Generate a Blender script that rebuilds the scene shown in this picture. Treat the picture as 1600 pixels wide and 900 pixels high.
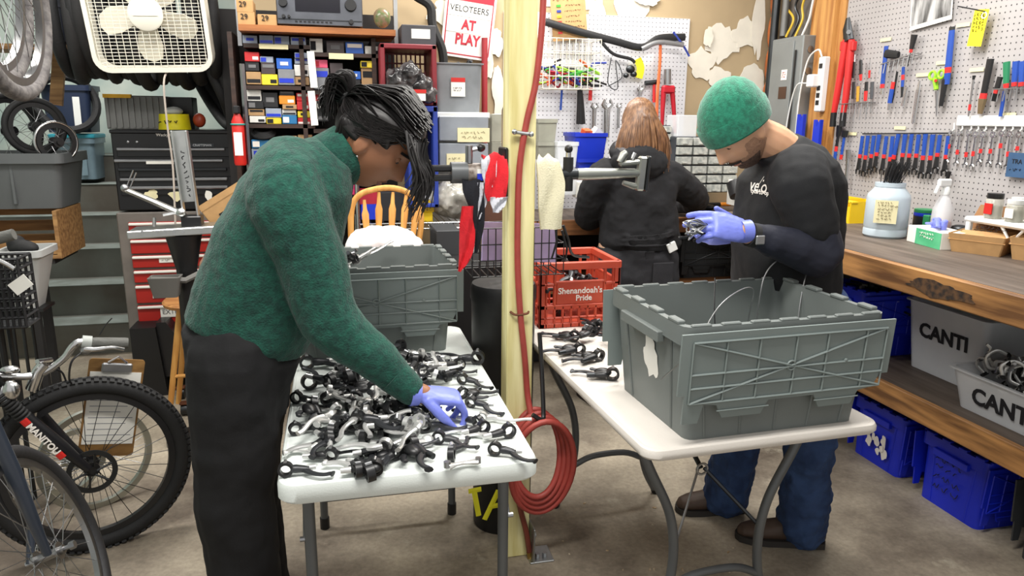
import bpy, math, random
import numpy as np
from mathutils import Vector, Matrix, noise
for o in list(bpy.data.objects): bpy.data.objects.remove(o)
SC = bpy.context.scene
COL = SC.collection
R_ = math.radians
PI = math.pi
V = Vector
rnd = random.Random(7)
# ---------------------------------------------------------------- camera
FPX, HC = 1134.0, 1.55
PITCH, YAW, ROLL = R_(13.15), R_(13.5), R_(0.6)
_F = V((math.sin(YAW)*math.cos(PITCH), math.cos(YAW)*math.cos(PITCH), -math.sin(PITCH)))
_R0 = V((math.cos(YAW), -math.sin(YAW), 0)); _U0 = _R0.cross(_F)
_R = _R0*math.cos(ROLL)+_U0*math.sin(ROLL); _U = -_R0*math.sin(ROLL)+_U0*math.cos(ROLL)
cam = bpy.data.cameras.new('camera'); camo = bpy.data.objects.new('camera', cam); COL.objects.link(camo)
cam.sensor_width = 36; cam.lens = 36*FPX/1600; cam.clip_start = .05
camo.matrix_world = Matrix(((_R.x,_U.x,-_F.x,0),(_R.y,_U.y,-_F.y,0),(_R.z,_U.z,-_F.z,HC),(0,0,0,1)))
SC.camera = camo
# ---------------------------------------------------------------- light
w = bpy.data.worlds.new('world'); SC.world = w; w.use_nodes = True
w.node_tree.nodes['Background'].inputs[0].default_value = (1,.985,.96,1)
w.node_tree.nodes['Background'].inputs[1].default_value = .5
def area(x, y, z, sx, sy, e, col=(1,.97,.92)):
    l = bpy.data.lights.new('ceiling_tube_or_fill', 'AREA'); l.shape = 'RECTANGLE'; l.size = sx; l.size_y = sy
    l.energy = e; l.color = col
    o = bpy.data.objects.new('ceiling_tube_or_fill', l); COL.objects.link(o); o.location = (x,y,z)
area(.1, 1.1, 2.85, 1.3, .35, 42)
area(1.6, 2.5, 2.85, 1.3, .35, 42)
area(-.9, 3.1, 2.85, 1.3, .35, 36)
area(1.2, 4.0, 2.85, 1.3, .35, 30)
area(-1.7, 5.5, 2.9, 1.2, .35, 34)  # unseen fill lamp, added to brighten the dark stair recess
SC.view_settings.view_transform = 'Standard'; SC.view_settings.look = 'None'
SC.view_settings.exposure = .45; SC.view_settings.gamma = 1; SC.view_settings.use_curve_mapping = False

# ---------------------------------------------------------------- pixel of the photograph -> point of the room
def _ray(x, y): return _R*((x-800)/FPX)+_U*((450-y)/FPX)+_F
def PZ(x, y, z): d = _ray(x,y); return V((0,0,HC))+d*((z-HC)/d.z)
def PY(x, y, yy): d = _ray(x,y); return V((0,0,HC))+d*(yy/d.y)
def PX(x, y, xx): d = _ray(x,y); return V((0,0,HC))+d*(xx/d.x)

# ---------------------------------------------------------------- materials
def lin(c):
    return tuple(((v/255)/12.92 if v/255 <= .04045 else ((v/255+.055)/1.055)**2.4) for v in c)
MC = {}
def mat(name, rgb=None, rough=.55, metal=0., var=.12, scale=9., bump=0., bscale=60., trans=0., alpha=1., rgb2=None, stretch=None, sheen=0., ior=None, detail=4., emit=0.):
    if name in MC: return MC[name]
    m = bpy.data.materials.new(name); m.use_nodes = True; nt = m.node_tree; N = nt.nodes; L = nt.links
    b = N['Principled BSDF']; c = lin(rgb)
    tc = N.new('ShaderNodeTexCoord'); mp = N.new('ShaderNodeMapping'); L.new(tc.outputs['Object'], mp.inputs[0])
    if stretch: mp.inputs['Scale'].default_value = stretch
    nz = N.new('ShaderNodeTexNoise'); nz.inputs['Scale'].default_value = scale; nz.inputs['Detail'].default_value = detail
    L.new(mp.outputs[0], nz.inputs['Vector'])
    rp = N.new('ShaderNodeValToRGB'); c2 = lin(rgb2) if rgb2 else None
    if c2: a, d = c, c2
    else: a = tuple(min(1,v*(1+var)) for v in c); d = tuple(v*(1-var) for v in c)
    rp.color_ramp.elements[0].position = .35; rp.color_ramp.elements[1].position = .65
    rp.color_ramp.elements[0].color = (*d,1); rp.color_ramp.elements[1].color = (*a,1)
    L.new(nz.outputs['Fac'], rp.inputs[0]); L.new(rp.outputs[0], b.inputs['Base Color'])
    b.inputs['Roughness'].default_value = rough; b.inputs['Metallic'].default_value = metal
    if trans: b.inputs['Transmission Weight'].default_value = trans
    if ior: b.inputs['IOR'].default_value = ior
    if sheen: b.inputs['Sheen Weight'].default_value = sheen
    if alpha < 1: b.inputs['Alpha'].default_value = alpha
    if emit: L.new(rp.outputs[0], b.inputs['Emission Color']); b.inputs['Emission Strength'].default_value = emit
    if bump:
        n2 = N.new('ShaderNodeTexNoise'); n2.inputs['Scale'].default_value = bscale; n2.inputs['Detail'].default_value = 3
        L.new(mp.outputs[0], n2.inputs['Vector'])
        bp = N.new('ShaderNodeBump'); bp.inputs['Strength'].default_value = bump; bp.inputs['Distance'].default_value = .004
        L.new(n2.outputs['Fac'], bp.inputs['Height']); L.new(bp.outputs[0], b.inputs['Normal'])
    MC[name] = m; return m
def wood(name, rgb, rgb2, axis='x', scale=3., rough=.6):
    st = {'x':(1.2,14,14),'y':(14,1.2,14),'z':(14,14,1.2)}[axis]
    return mat(name, rgb, rough, 0, rgb2=rgb2, scale=scale, stretch=st, bump=.15, bscale=10, detail=6)
def plastic(name, rgb, rough=.45): return mat(name, rgb, rough, 0, var=.05, scale=5, bump=.05, bscale=120)
def metal(name, rgb, rough=.3): return mat(name, rgb, rough, 1., var=.08, scale=14)
BLACK = plastic('black_plastic', (26,26,28), .38); ALLOY=mat('bright_alloy',(206,206,204),.3,.6,var=.1,scale=30); RUBBER = mat('black_rubber', (24,24,25), .75, var=.2, bump=.2, bscale=150)
CHROME = metal('polished_metal', (205,205,205), .22); STEEL = metal('brushed_steel', (165,166,168), .38)
DARKST = metal('dark_steel', (70,72,74), .42); GREYTUBE = mat('grey_paint', (98,101,103), .42, .3, var=.06)
WHITE = plastic('white_plastic', (228,230,228)); RED = plastic('red_plastic', (196,36,30)); BLUE = plastic('blue_plastic', (24,52,190))
CARD = mat('cardboard', (186,146,98), .85, var=.08, scale=20, bump=.08); PAPER = mat('paper', (236,234,226), .8, var=.03)
YELLOW = plastic('yellow_plastic', (238,200,30)); BLUEH = plastic('blue_grip', (26,70,160)); INK = mat('ink', (24,24,28), .8, var=.02)
REDINK = mat('red_ink', (170,30,48), .7, var=.03); GREEN = plastic('green_plastic', (40,130,80)); CREAM = mat('cream_label', (226,218,176), .8, var=.04)

# ---------------------------------------------------------------- mesh builder
def frame(d, up=None):
    d = V(d).normalized(); u = V(up) if up else (V((0,0,1)) if abs(d.z) < .92 else V((0,1,0)))
    x = u.cross(d).normalized(); y = d.cross(x)
    return x, y, d
def basis(o, x, y, z): return Matrix(((x[0],y[0],z[0],o[0]),(x[1],y[1],z[1],o[1]),(x[2],y[2],z[2],o[2]),(0,0,0,1)))
def T(x=0,y=0,z=0,rx=0,ry=0,rz=0): return Matrix.Translation((x,y,z))@Matrix.Rotation(R_(rz),4,'Z')@Matrix.Rotation(R_(ry),4,'Y')@Matrix.Rotation(R_(rx),4,'X')
class MB:
    def __init__(s, M=None): s.v=[]; s.f=[]; s.M=M
    def add(s, vs, fs):
        o=len(s.v); M=s.M
        s.v += [M@V(p) for p in vs] if M else [V(p) for p in vs]
        s.f += [[i+o for i in q] for q in fs]; return s
    def box(s, c, d, M=None, bev=0.):
        hx,hy,hz=d[0]/2,d[1]/2,d[2]/2; b=min(bev,hx*.9,hy*.9,hz*.9)
        if b<=0:
            vs=[(x,y,z) for x in(-hx,hx) for y in(-hy,hy) for z in(-hz,hz)]
            fs=[(0,1,3,2),(4,6,7,5),(0,4,5,1),(2,3,7,6),(0,2,6,4),(1,5,7,3)]
        else:
            vs=[];idx={}
            for i,sx in enumerate((-1,1)):
                for j,sy in enumerate((-1,1)):
                    for k,sz in enumerate((-1,1)):
                        for a in range(3):
                            p=[sx*(hx-(0 if a==0 else b)),sy*(hy-(0 if a==1 else b)),sz*(hz-(0 if a==2 else b))]
                            idx[(i,j,k,a)]=len(vs); vs.append(p)
            I=lambda i,j,k,a: idx[(i,j,k,a)]
            fs=[]
            for t in(0,1):
                fs.append([I(t,0,0,0),I(t,1,0,0),I(t,1,1,0),I(t,0,1,0)][::1 if t else -1])
                fs.append([I(0,t,0,1),I(0,t,1,1),I(1,t,1,1),I(1,t,0,1)][::1 if t else -1])
                fs.append([I(0,0,t,2),I(1,0,t,2),I(1,1,t,2),I(0,1,t,2)][::1 if t else -1])
                for u in(0,1):
                    q=[I(0,t,u,1),I(1,t,u,1),I(1,t,u,2),I(0,t,u,2)]; fs.append(q if t==u else q[::-1])
                    q=[I(t,0,u,0),I(t,1,u,0),I(t,1,u,2),I(t,0,u,2)]; fs.append(q[::-1] if t==u else q)
                    q=[I(t,u,0,0),I(t,u,1,0),I(t,u,1,1),I(t,u,0,1)]; fs.append(q if t==u else q[::-1])
            for i in(0,1):
                for j in(0,1):
                    for k in(0,1):
                        q=[I(i,j,k,0),I(i,j,k,1),I(i,j,k,2)]; fs.append(q if (i+j+k)%2==1 else q[::-1])
        c=V(c)
        if M: vs=[c+(M.to_3x3()@V(p)) for p in vs]
        else: vs=[c+V(p) for p in vs]
        return s.add(vs,fs)
    def loft(s, rings, closed=False, caps=True):
        n=len(rings[0]); vs=[p for r in rings for p in r]; fs=[]; m=len(rings)
        for i in range(m if closed else m-1):
            a=i*n; b=((i+1)%m)*n
            for j in range(n): k=(j+1)%n; fs.append((a+j,a+k,b+k,b+j))
        if caps and not closed: fs.append(list(range(n))[::-1]); fs.append([(m-1)*n+j for j in range(n)])
        return s.add(vs,fs)
    def tube(s, pts, r, n=8, closed=False, flat=1., up=None, caps=True):
        pts=[V(p) for p in pts]; m=len(pts); rr=r if isinstance(r,(list,tuple)) else [r]*m
        rings=[]; px=None
        for i,p in enumerate(pts):
            if closed: d=pts[(i+1)%m]-pts[i-1]
            else: d=pts[min(i+1,m-1)]-pts[max(i-1,0)]
            if d.length<1e-9: d=V((0,0,1))
            d.normalize()
            if px is None: x,y,_=frame(d,up)
            else:
                x=px-d*px.dot(d); x=x.normalized() if x.length>1e-6 else frame(d)[0]; y=d.cross(x)
            px=x
            rings.append([p+x*(math.cos(2*PI*j/n)*rr[i])+y*(math.sin(2*PI*j/n)*rr[i]*flat) for j in range(n)])
        return s.loft(rings,closed,caps)
    def cyl(s, p0, p1, r0, r1=None, n=14): return s.tube([p0,p1],[r0,r0 if r1 is None else r1],n)
    def lathe(s, prof, M=None, n=24, caps=True):
        rings=[[ (r*math.cos(2*PI*j/n), r*math.sin(2*PI*j/n), z) for j in range(n)] for r,z in prof]
        if M: rings=[[M@V(p) for p in r] for r in rings]
        return s.loft(rings,caps=caps)
    def prism(s, poly, z0, z1, M=None):
        n=len(poly); a=sum(poly[i][0]*poly[(i+1)%n][1]-poly[(i+1)%n][0]*poly[i][1] for i in range(n))
        if a<0: poly=poly[::-1]
        vs=[(x,y,z0) for x,y in poly]+[(x,y,z1) for x,y in poly]
        if M: vs=[M@V(p) for p in vs]
        fs=[list(range(n))[::-1],[n+i for i in range(n)]]+[(i,(i+1)%n,n+(i+1)%n,n+i) for i in range(n)]
        return s.add(vs,fs)
    def ell(s, c, r, M=None, n=14, m=9):
        rings=[]
        for i in range(m+1):
            t=PI*i/m; t=min(max(t,.04),PI-.04)
            rings.append([(r[0]*math.sin(t)*math.cos(2*PI*j/n), r[1]*math.sin(t)*math.sin(2*PI*j/n), -r[2]*math.cos(t)) for j in range(n)])
        c=V(c); q=M.to_3x3() if M else None
        return s.loft([[c+((q@V(p)) if q else V(p)) for p in g] for g in rings])
    def torus(s, c, Rr, r, ax=(0,0,1), n=32, m=8, flat=1.):
        x,y,z=frame(ax); c=V(c); rings=[]
        for i in range(n):
            t=2*PI*i/n; e=x*math.cos(t)+y*math.sin(t)
            rings.append([c+e*(Rr+r*math.cos(2*PI*j/m))+z*(r*flat*math.sin(2*PI*j/m)) for j in range(m)])
        return s.loft(rings,closed=True)
    def band(s, c, Rr, t, wd, ax=(0,0,1), n=20):
        x,y,z=frame(ax); c=V(c); rings=[]
        for i in range(n):
            a=2*PI*i/n; e=x*math.cos(a)+y*math.sin(a)
            rings.append([c+e*q+z*h for q,h in((Rr,-wd/2),(Rr+t,-wd/2),(Rr+t,wd/2),(Rr,wd/2))])
        return s.loft(rings,closed=True)
    def mesh(s, name):
        me=bpy.data.meshes.new(name); me.from_pydata([tuple(p) for p in s.v],[],s.f); me.update(); return me
    def build(s, name, m, parent=None, smooth=38, label=None):
        org=V((0,0,0))
        if parent:
            q=parent
            while q: org=org+q.location; q=q.parent
        else:
            xs=[p.x for p in s.v]; ys=[p.y for p in s.v]; org=V(((min(xs)+max(xs))/2,(min(ys)+max(ys))/2,min(p.z for p in s.v)))
        s.v=[p-org for p in s.v]
        me=s.mesh(name); me.materials.append(m)
        if smooth: me.shade_smooth(); me.set_sharp_from_angle(angle=R_(smooth))
        o=bpy.data.objects.new(name,me); COL.objects.link(o)
        if parent: o.parent=parent
        else: o.location=org
        if label: o['label']=label
        return o
def tag(o,label,cat,group=None,kind=None):
    if label: o['label']=label
    if cat: o['category']=cat
    if group: o['group']=group
    if kind: o['kind']=kind
    return o
def thing(name,label,cat,loc=(0,0,0),group=None):
    o=bpy.data.objects.new(name,None); COL.objects.link(o); o.location=loc; o.empty_display_size=.05
    return tag(o,label,cat,group)
def dup(root,loc=None,rot=None,label=None,group=None,scale=None):
    r=root.copy(); COL.objects.link(r)
    if loc is not None: r.location=loc
    if rot is not None: r.rotation_euler=rot
    if label: r['label']=label
    if group: r['group']=group
    if scale: r.scale=(scale,)*3
    for ch in root.children:
        c=ch.copy(); COL.objects.link(c); c.parent=r
        for g in ch.children:
            d=g.copy(); COL.objects.link(d); d.parent=c
    return r
def struct(o,label=None):
    o['kind']='structure'
    if label: o['label']=label
    return o
def text(s,size,M,m,parent,name='lettering',ext=.0008,sx=1.,bold=0.,align='CENTER'):
    cu=bpy.data.curves.new('txt','FONT'); cu.body=s; cu.size=size; cu.extrude=ext; cu.align_x=align; cu.align_y='CENTER'; cu.offset=bold; cu.resolution_u=3
    o=bpy.data.objects.new('txt',cu); COL.objects.link(o)
    me=bpy.data.meshes.new_from_object(o.evaluated_get(bpy.context.evaluated_depsgraph_get()))
    bpy.data.objects.remove(o); bpy.data.curves.remove(cu)
    mb=MB(); mb.add([M@V((p.co.x*sx,p.co.y,p.co.z)) for p in me.vertices],[list(p.vertices) for p in me.polygons]); bpy.data.meshes.remove(me)
    return mb.build(name,m,parent,smooth=0)
def scrawl(M,w,h,rows,m,parent,th=.0012,seed=1,name='handwriting'):
    "unreadable writing: rows of short wavering pen strokes"
    q=random.Random(seed); mb=MB(M)
    for i in range(rows):
        y=h/2-h*(i+.5)/rows; x=-w/2+q.random()*w*.08; e=w/2-q.random()*w*.25; s_=h/rows*.32
        while x<e:
            n=q.randint(3,6); pts=[(x+k*s_*.55,y+q.uniform(-s_,s_),.0006) for k in range(n)]; mb.tube(pts,th,4); x+=n*s_*.55+s_*.7
    o=mb.build(name,m,parent,smooth=0); o['kind']='stuff'; return o
def face_m(o, right, up):
    "matrix whose x runs along right, y along up"
    x=V(right).normalized(); y=V(up); y=(y-x*y.dot(x)).normalized(); return basis(o,x,y,x.cross(y))
FR=lambda o: face_m(o,(1,0,0),(0,0,1))          # on a face that looks at -Y
RW=lambda o: face_m(o,(0,-1,0),(0,0,1))         # on a face that looks at -X (right wall)
def rrect(w,h,r,n=5):
    p=[]
    for cx,cy,a in((w/2-r,h/2-r,0),(-w/2+r,h/2-r,90),(-w/2+r,-h/2+r,180),(w/2-r,-h/2+r,270)):
        p+=[(cx+r*math.cos(R_(a+90*i/n)),cy+r*math.sin(R_(a+90*i/n))) for i in range(n+1)]
    return p
def spline(pts,n=6):
    pts=[V(p) for p in pts]; out=[]; q=[pts[0]*2-pts[1]]+pts+[pts[-1]*2-pts[-2]]
    for i in range(1,len(q)-2):
        a,b,c,d=q[i-1:i+3]
        for k in range(n):
            t=k/n; out.append(.5*((2*b)+(c-a)*t+(2*a-5*b+4*c-d)*t*t+(3*b-a-3*c+d)*t**3))
    out.append(pts[-1]); return out
def remesh(mb,vox,smooth=4,disp=None):
    "one continuous skin over overlapping closed shapes"
    me=mb.mesh('tmp'); o=bpy.data.objects.new('tmp',me); COL.objects.link(o)
    md=o.modifiers.new('r','REMESH'); md.mode='VOXEL'; md.voxel_size=vox
    if smooth: sm=o.modifiers.new('s','SMOOTH'); sm.iterations=smooth; sm.factor=.5
    if disp:
        for size,st in disp:
            tx=bpy.data.textures.new('c','CLOUDS'); tx.noise_scale=size; tx.noise_depth=2
            dm=o.modifiers.new('d','DISPLACE'); dm.texture=tx; dm.strength=st; dm.mid_level=.5; dm.texture_coords='LOCAL'
    dg=bpy.context.evaluated_depsgraph_get(); m2=bpy.data.meshes.new_from_object(o.evaluated_get(dg))
    out=MB(); vs=np.empty(len(m2.vertices)*3); m2.vertices.foreach_get('co',vs)
    out.v=[V(p) for p in vs.reshape(-1,3)]; out.f=[list(p.vertices) for p in m2.polygons]
    bpy.data.objects.remove(o); bpy.data.meshes.remove(m2); bpy.data.meshes.remove(me); return out
# ================================================================ SETTING
def floor_mat():
    m=bpy.data.materials.new('concrete_floor'); m.use_nodes=True; nt=m.node_tree; N=nt.nodes; L=nt.links; b=N['Principled BSDF']
    tc=N.new('ShaderNodeTexCoord')
    def nz(s,d=6,rough=.6):
        n=N.new('ShaderNodeTexNoise'); n.inputs['Scale'].default_value=s; n.inputs['Detail'].default_value=d; n.inputs['Roughness'].default_value=rough; L.new(tc.outputs['Object'],n.inputs['Vector']); return n
    def ramp(src,p0,p1,c0,c1):
        r=N.new('ShaderNodeValToRGB'); e=r.color_ramp.elements; e[0].position=p0;e[1].position=p1;e[0].color=(*lin(c0),1);e[1].color=(*lin(c1),1); L.new(src,r.inputs[0]); return r
    base=ramp(nz(1.05,9,.6).outputs['Fac'],.40,.60,(98,86,74),(182,170,150))
    fine=ramp(nz(55,4).outputs['Fac'],.3,.7,(150,150,150),(255,255,255))
    mx=N.new('ShaderNodeMix'); mx.data_type='RGBA'; mx.blend_type='MULTIPLY'; mx.inputs[0].default_value=.4
    L.new(base.outputs[0],mx.inputs[6]); L.new(fine.outputs[0],mx.inputs[7])
    chip=ramp(nz(5.5,9,.75).outputs['Fac'],.57,.70,(0,0,0),(255,255,255))
    zone=ramp(nz(.75,2).outputs['Fac'],.45,.58,(0,0,0),(255,255,255))
    mu=N.new('ShaderNodeMath'); mu.operation='MULTIPLY'; L.new(chip.outputs[0],mu.inputs[0]); L.new(zone.outputs[0],mu.inputs[1])
    m2=N.new('ShaderNodeMix'); m2.data_type='RGBA'; L.new(mu.outputs[0],m2.inputs[0]); L.new(mx.outputs[2],m2.inputs[6]); m2.inputs[7].default_value=(*lin((176,168,150)),1)
    L.new(m2.outputs[2],b.inputs['Base Color']); b.inputs['Roughness'].default_value=.7
    bp=N.new('ShaderNodeBump'); bp.inputs['Strength'].default_value=.1; bp.inputs['Distance'].default_value=.005
    L.new(nz(30,6).outputs['Fac'],bp.inputs['Height']); L.new(bp.outputs[0],b.inputs['Normal'])
    return m
def peg_mat(name,rgb,hole,ax,pitch=.0254,rad=.0034):
    m=bpy.data.materials.new(name); m.use_nodes=True; nt=m.node_tree; N=nt.nodes; L=nt.links; b=N['Principled BSDF']
    tc=N.new('ShaderNodeTexCoord'); sp=N.new('ShaderNodeSeparateXYZ'); L.new(tc.outputs['Object'],sp.inputs[0])
    def mth(op,a,bv=None):
        n=N.new('ShaderNodeMath'); n.operation=op
        for i,v in enumerate((a,bv)):
            if v is None: continue
            if isinstance(v,(int,float)): n.inputs[i].default_value=v
            else: L.new(v,n.inputs[i])
        return n.outputs[0]
    ds=[]
    for k in ax:
        u=mth('DIVIDE',sp.outputs[k],pitch); fr=mth('SUBTRACT',mth('FRACT',u),.5); ds.append(mth('MULTIPLY',fr,fr))
    d=mth('SQRT',mth('ADD',ds[0],ds[1])); k=mth('LESS_THAN',d,rad/pitch)
    nz=N.new('ShaderNodeTexNoise'); nz.inputs['Scale'].default_value=2.2; nz.inputs['Detail'].default_value=5; L.new(tc.outputs['Object'],nz.inputs['Vector'])
    rp=N.new('ShaderNodeValToRGB'); e=rp.color_ramp.elements; c=lin(rgb); e[0].position=.3;e[1].position=.7; e[0].color=(*[v*.86 for v in c],1); e[1].color=(*c,1); L.new(nz.outputs['Fac'],rp.inputs[0])
    mx=N.new('ShaderNodeMix'); mx.data_type='RGBA'; L.new(k,mx.inputs[0]); L.new(rp.outputs[0],mx.inputs[6]); mx.inputs[7].default_value=(*lin(hole),1)
    L.new(mx.outputs[2],b.inputs['Base Color']); b.inputs['Roughness'].default_value=.55
    return m
fl=MB(); fl.add([(-3.2,-.6,0),(3.3,-.6,0),(3.3,7.1,0),(-3.2,7.1,0)],[(0,1,2,3)])
struct(fl.build('floor',floor_mat(),smooth=0),'brown grey worn concrete workshop floor')
YB=4.38; XR=2.80
TAN=mat('tan_wall_paint',(176,155,122),.85,var=.06,scale=3,bump=.1,bscale=20); PLASTER=mat('white_spackle',(226,220,206),.85,var=.04,scale=12,bump=.15,bscale=30)
WALLW=mat('pale_green_wall',(196,204,194),.85,rgb2=(150,170,166),scale=2.2,bump=.15,bscale=14)
DARKW=mat('dark_wall',(44,42,42),.9,var=.2,scale=3)
wb=struct(MB().box((1.19,YB+.05,1.5),(3.32,.1,3.0)).build('wall_back',TAN,smooth=0),'tan painted drywall with white spackle patches')
wr=struct(MB().box((XR+.05,1.95,1.5),(.1,5.0,3.0)).build('wall_right',mat('right_wall',(120,112,104),.9,var=.1),smooth=0))
struct(MB().box((-2.95,3.4,1.5),(.1,7.4,3.0)).build('wall_left',WALLW,smooth=0))
struct(MB().box((-1.67,6.95,1.5),(2.5,.1,3.0)).build('wall_stair_back',WALLW,smooth=0))
struct(MB().box((-.44,5.68,1.5),(.06,2.5,3.0)).build('wall_stair_side',DARKW,smooth=0))
def blob(cx,cy,rx,ry,seed,n=26):
    out=[]
    for i in range(n):
        a=2*PI*i/n; q=1+.5*noise.noise(V((math.cos(a)*1.3+seed*3.7,math.sin(a)*1.3,seed)))+.22*noise.noise(V((math.cos(a)*4+seed,math.sin(a)*4,3)))
        out.append((cx+rx*q*math.cos(a),cy+ry*q*math.sin(a)))
    return out
def patch(px,py,rx,ry,seed):
    p=PY(px,py,YB); k=p.y/FPX*1.03
    MB().prism(blob(0,0,rx*k,ry*k,seed),0,.002,FR((p.x,YB-.0005-.0009*seed,p.z))).build('plaster_patch',PLASTER,wb,smooth=0)
for i,a in enumerate(((890,3,45,10),(985,16,26,30),(932,20,12,18),(1128,66,30,26),(1162,52,24,20),(1096,100,24,22),(1122,122,20,16),(1172,128,22,24),(1150,165,30,14),(762,100,10,22),(775,65,10,20),(778,150,9,40),(1010,0,22,8),(1185,30,10,60),(1178,190,12,40),(700,20,26,16),(1105,60,8,16))): patch(*a,seed=i+1)
# stairs
st=thing('stairs','grey painted concrete steps between the storage bins and the tool chest',None,(-1.85,5.1,0)); st['kind']='structure'
STEPM=mat('painted_concrete_step',(104,106,100),.8,rgb2=(84,78,70),scale=2.6,bump=.2,bscale=25)
NOSE=mat('worn_step_edge',(128,136,132),.75,rgb2=(104,110,104),scale=6)
for k in range(6):
    h=.205*(k+1); y0=5.1+.27*k
    MB().box((-1.675,(y0+6.9)/2,h-.1025),(2.41,6.9-y0,.205)).build('step',STEPM,st,smooth=0)
    MB().box((-1.675,y0+.10,h+.001),(2.41,.21,.004)).build('tread',NOSE,st,smooth=0)
# timber post
PINE=wood('treated_pine',(236,230,176),(208,196,130),'z',2.2)
post=struct(MB().box((.575,2.318,1.5),(.089,.089,3.0),bev=.004).build('timber_post',PINE,smooth=20),'upright yellow green treated timber post between the tables')
br=thing('post_bracket','galvanised angle bracket bolted at the foot of the timber post','bracket',(.64,2.27,0))
GALV=metal('galvanised',(176,180,182),.4)
MB().box((.655,2.266,.003),(.09,.10,.006),bev=.002).build('plate',GALV,br); MB().box((.624,2.266,.07),(.006,.10,.13),bev=.002).build('upright',GALV,br)
for q in(.645,.672): MB().cyl((q,2.25,.006),(q,2.25,.02),.009,n=6).build('bolt',STEEL,br)
MB().cyl((.628,2.262,.09),(.64,2.262,.09),.01,n=6).build('bolt',STEEL,br)
# right wall: grey pegboard, timber board, corner
PEGG=peg_mat('grey_pegboard',(176,172,172),(62,60,62),(1,2)); PEGW=peg_mat('white_pegboard',(226,226,230),(96,94,98),(0,2))
XP=2.75
pg=struct(MB().box((XP+.003,2.24,1.85),(.006,2.86,1.7)).build('pegboard_right',PEGG,smooth=0),'grey perforated hardboard tool panel on the right wall')
MB().box((XP+.02,3.82,1.7),(.06,.30,2.6)).build('timber_board',wood('stud_timber',(204,152,86),(164,108,54),'z',2.),wr,smooth=0)
MB().box((XP-.02,3.80,1.7),(.035,.145,2.6)).build('timber_board',MC['stud_timber'],wr,smooth=0)
p0=PY(838,30,YB); p1=PY(1077,30,YB); zt=PY(1077,30,YB).z
pgb=struct(MB().box(((p0.x+p1.x)/2-.1,YB-.008,(zt+1.0)/2),(p1.x-p0.x+.2,.006,zt-1.0)).build('pegboard_back',PEGW,smooth=0),'white perforated hardboard on the back wall')
c=MB()
for z in np.linspace(.9,2.5,9): c.ell((XP-.03,YB-.05,z),(.035,.03,.12),n=8,m=6)
c.build('foam_seam',mat('orange_foam',(176,96,44),.9,rgb2=(120,66,34),bump=.4,bscale=40),wr)
MB().cyl((XP-.06,YB-.11,1.05),(XP-.06,YB-.11,2.7),.024).build('conduit',DARKST,wr)
MB().cyl((XP-.045,4.19,2.06),(XP-.045,4.19,2.7),.02).build('conduit',mat('grey_conduit',(120,120,118),.5,.4),wr)
# ================================================================ TABLES
TOPW=mat('table_white',(222,228,224),.5,var=.03,scale=4,bump=.12,bscale=220); TOPB=mat('table_offwhite',(214,208,200),.5,var=.05,scale=3,bump=.12,bscale=220)
def tabletop(mb,w,l,z,th,skirt=False):
    # outline with rounded corners; the edge rolls under; optional raised notch in the end skirts
    pr=rrect(w,l,.045,7); n=len(pr)
    def ring(ins,zz,notch=0):
        out=[]
        for x,y in pr:
            sx=max(0,1-ins/(w/2)); sy=max(0,1-ins/(l/2)); zc=zz
            if notch and abs(abs(y)-l/2)<.03:
                u=abs(x)/(w/2); zc+=notch*(1 if u<.42 else max(0,1-(u-.42)/.1))
            out.append((x*sx,y*sy,zc))
        return out
    nt=.022 if skirt else 0
    mb.loft([ring(.02,z-th+.004,nt),ring(.006,z-th,nt),ring(0,z-th+.008,nt),ring(0,z-.012),ring(.004,z-.003),ring(.011,z),ring(.013,z-.0015),ring(.016,z-.0015),ring(.018,z)])
lt=thing('folding_table','white plastic folding table covered in loose brake levers','table',(.143,2.17,0))
t=MB(Matrix.Translation((.143,2.17,0))); tabletop(t,.616,1.22,.74,.05,True); t.build('tabletop',TOPW,lt)
def leg_frame(y,lab):
    for x in(-.105,.39):
        MB().cyl((x,y,.70),(x-.012*(1 if x<0 else -1)*0,y+(.0),.035),.0145).build('leg',GREYTUBE,lt)
        MB().cyl((x,y,.045),(x,y,0),.018).build('foot_cap',BLACK,lt)
    MB().cyl((-.105,y,.12 if y>2 else .69),(.39,y,.12 if y>2 else .69),.011).build('crossbar',GREYTUBE,lt)
leg_frame(1.70,0); leg_frame(2.62,1)
for x in(-.118,.405):
    MB().tube([(x,1.70,.52),(x,1.78,.60),(x,1.92,.69)],.005,6).build('brace',STEEL,lt); MB().cyl((x-.012,1.70,.52),(x+.012,1.70,.52),.007,n=8).build('rivet',STEEL,lt)
# right table
ra=R_(-3.5)
rt=thing('folding_table','off-white folding table with bowed legs holding the large grey tote and red crate','table',(1.055,2.17,0))
RM=Matrix.Translation((1.055,2.17,0))@Matrix.Rotation(R_(2.5),4,'Z')
t=MB(RM); tabletop(t,.72,1.22,.74,.03); t.build('tabletop',TOPB,rt)
for yy,flip in((-.40,1),(.42,1)):
    for s in(-1,1):
        p=spline([(s*.30,yy,.715),(s*.24,yy,.58),(s*.165,yy,.42),(s*.145,yy,.27),(s*.17,yy,.12),(s*.23,yy,0)],7)
        MB(RM).tube(p,.0145,12).build('leg',GREYTUBE,rt)
        MB(RM).cyl((s*.222,yy,.02),(s*.23,yy,0),.018).build('foot_cap',BLACK,rt)
    MB(RM).tube(spline([(-.157,yy,.17),(-.07,yy,.205),(.07,yy,.205),(.157,yy,.17)],5),.0125,10).build('crossbar',GREYTUBE,rt)
MB(RM).tube([(-.145,-.40,.30),(-.02,-.30,.50)],.004,6).build('brace',STEEL,rt); MB(RM).tube([(.15,-.40,.33),(0,-.30,.50)],.006,6).build('brace',DARKST,rt)
MB(RM).tube([(-.01,-.30,.50),(-.07,-.1,.71)],.010,8,flat=.5).build('brace',DARKST,rt)
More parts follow.
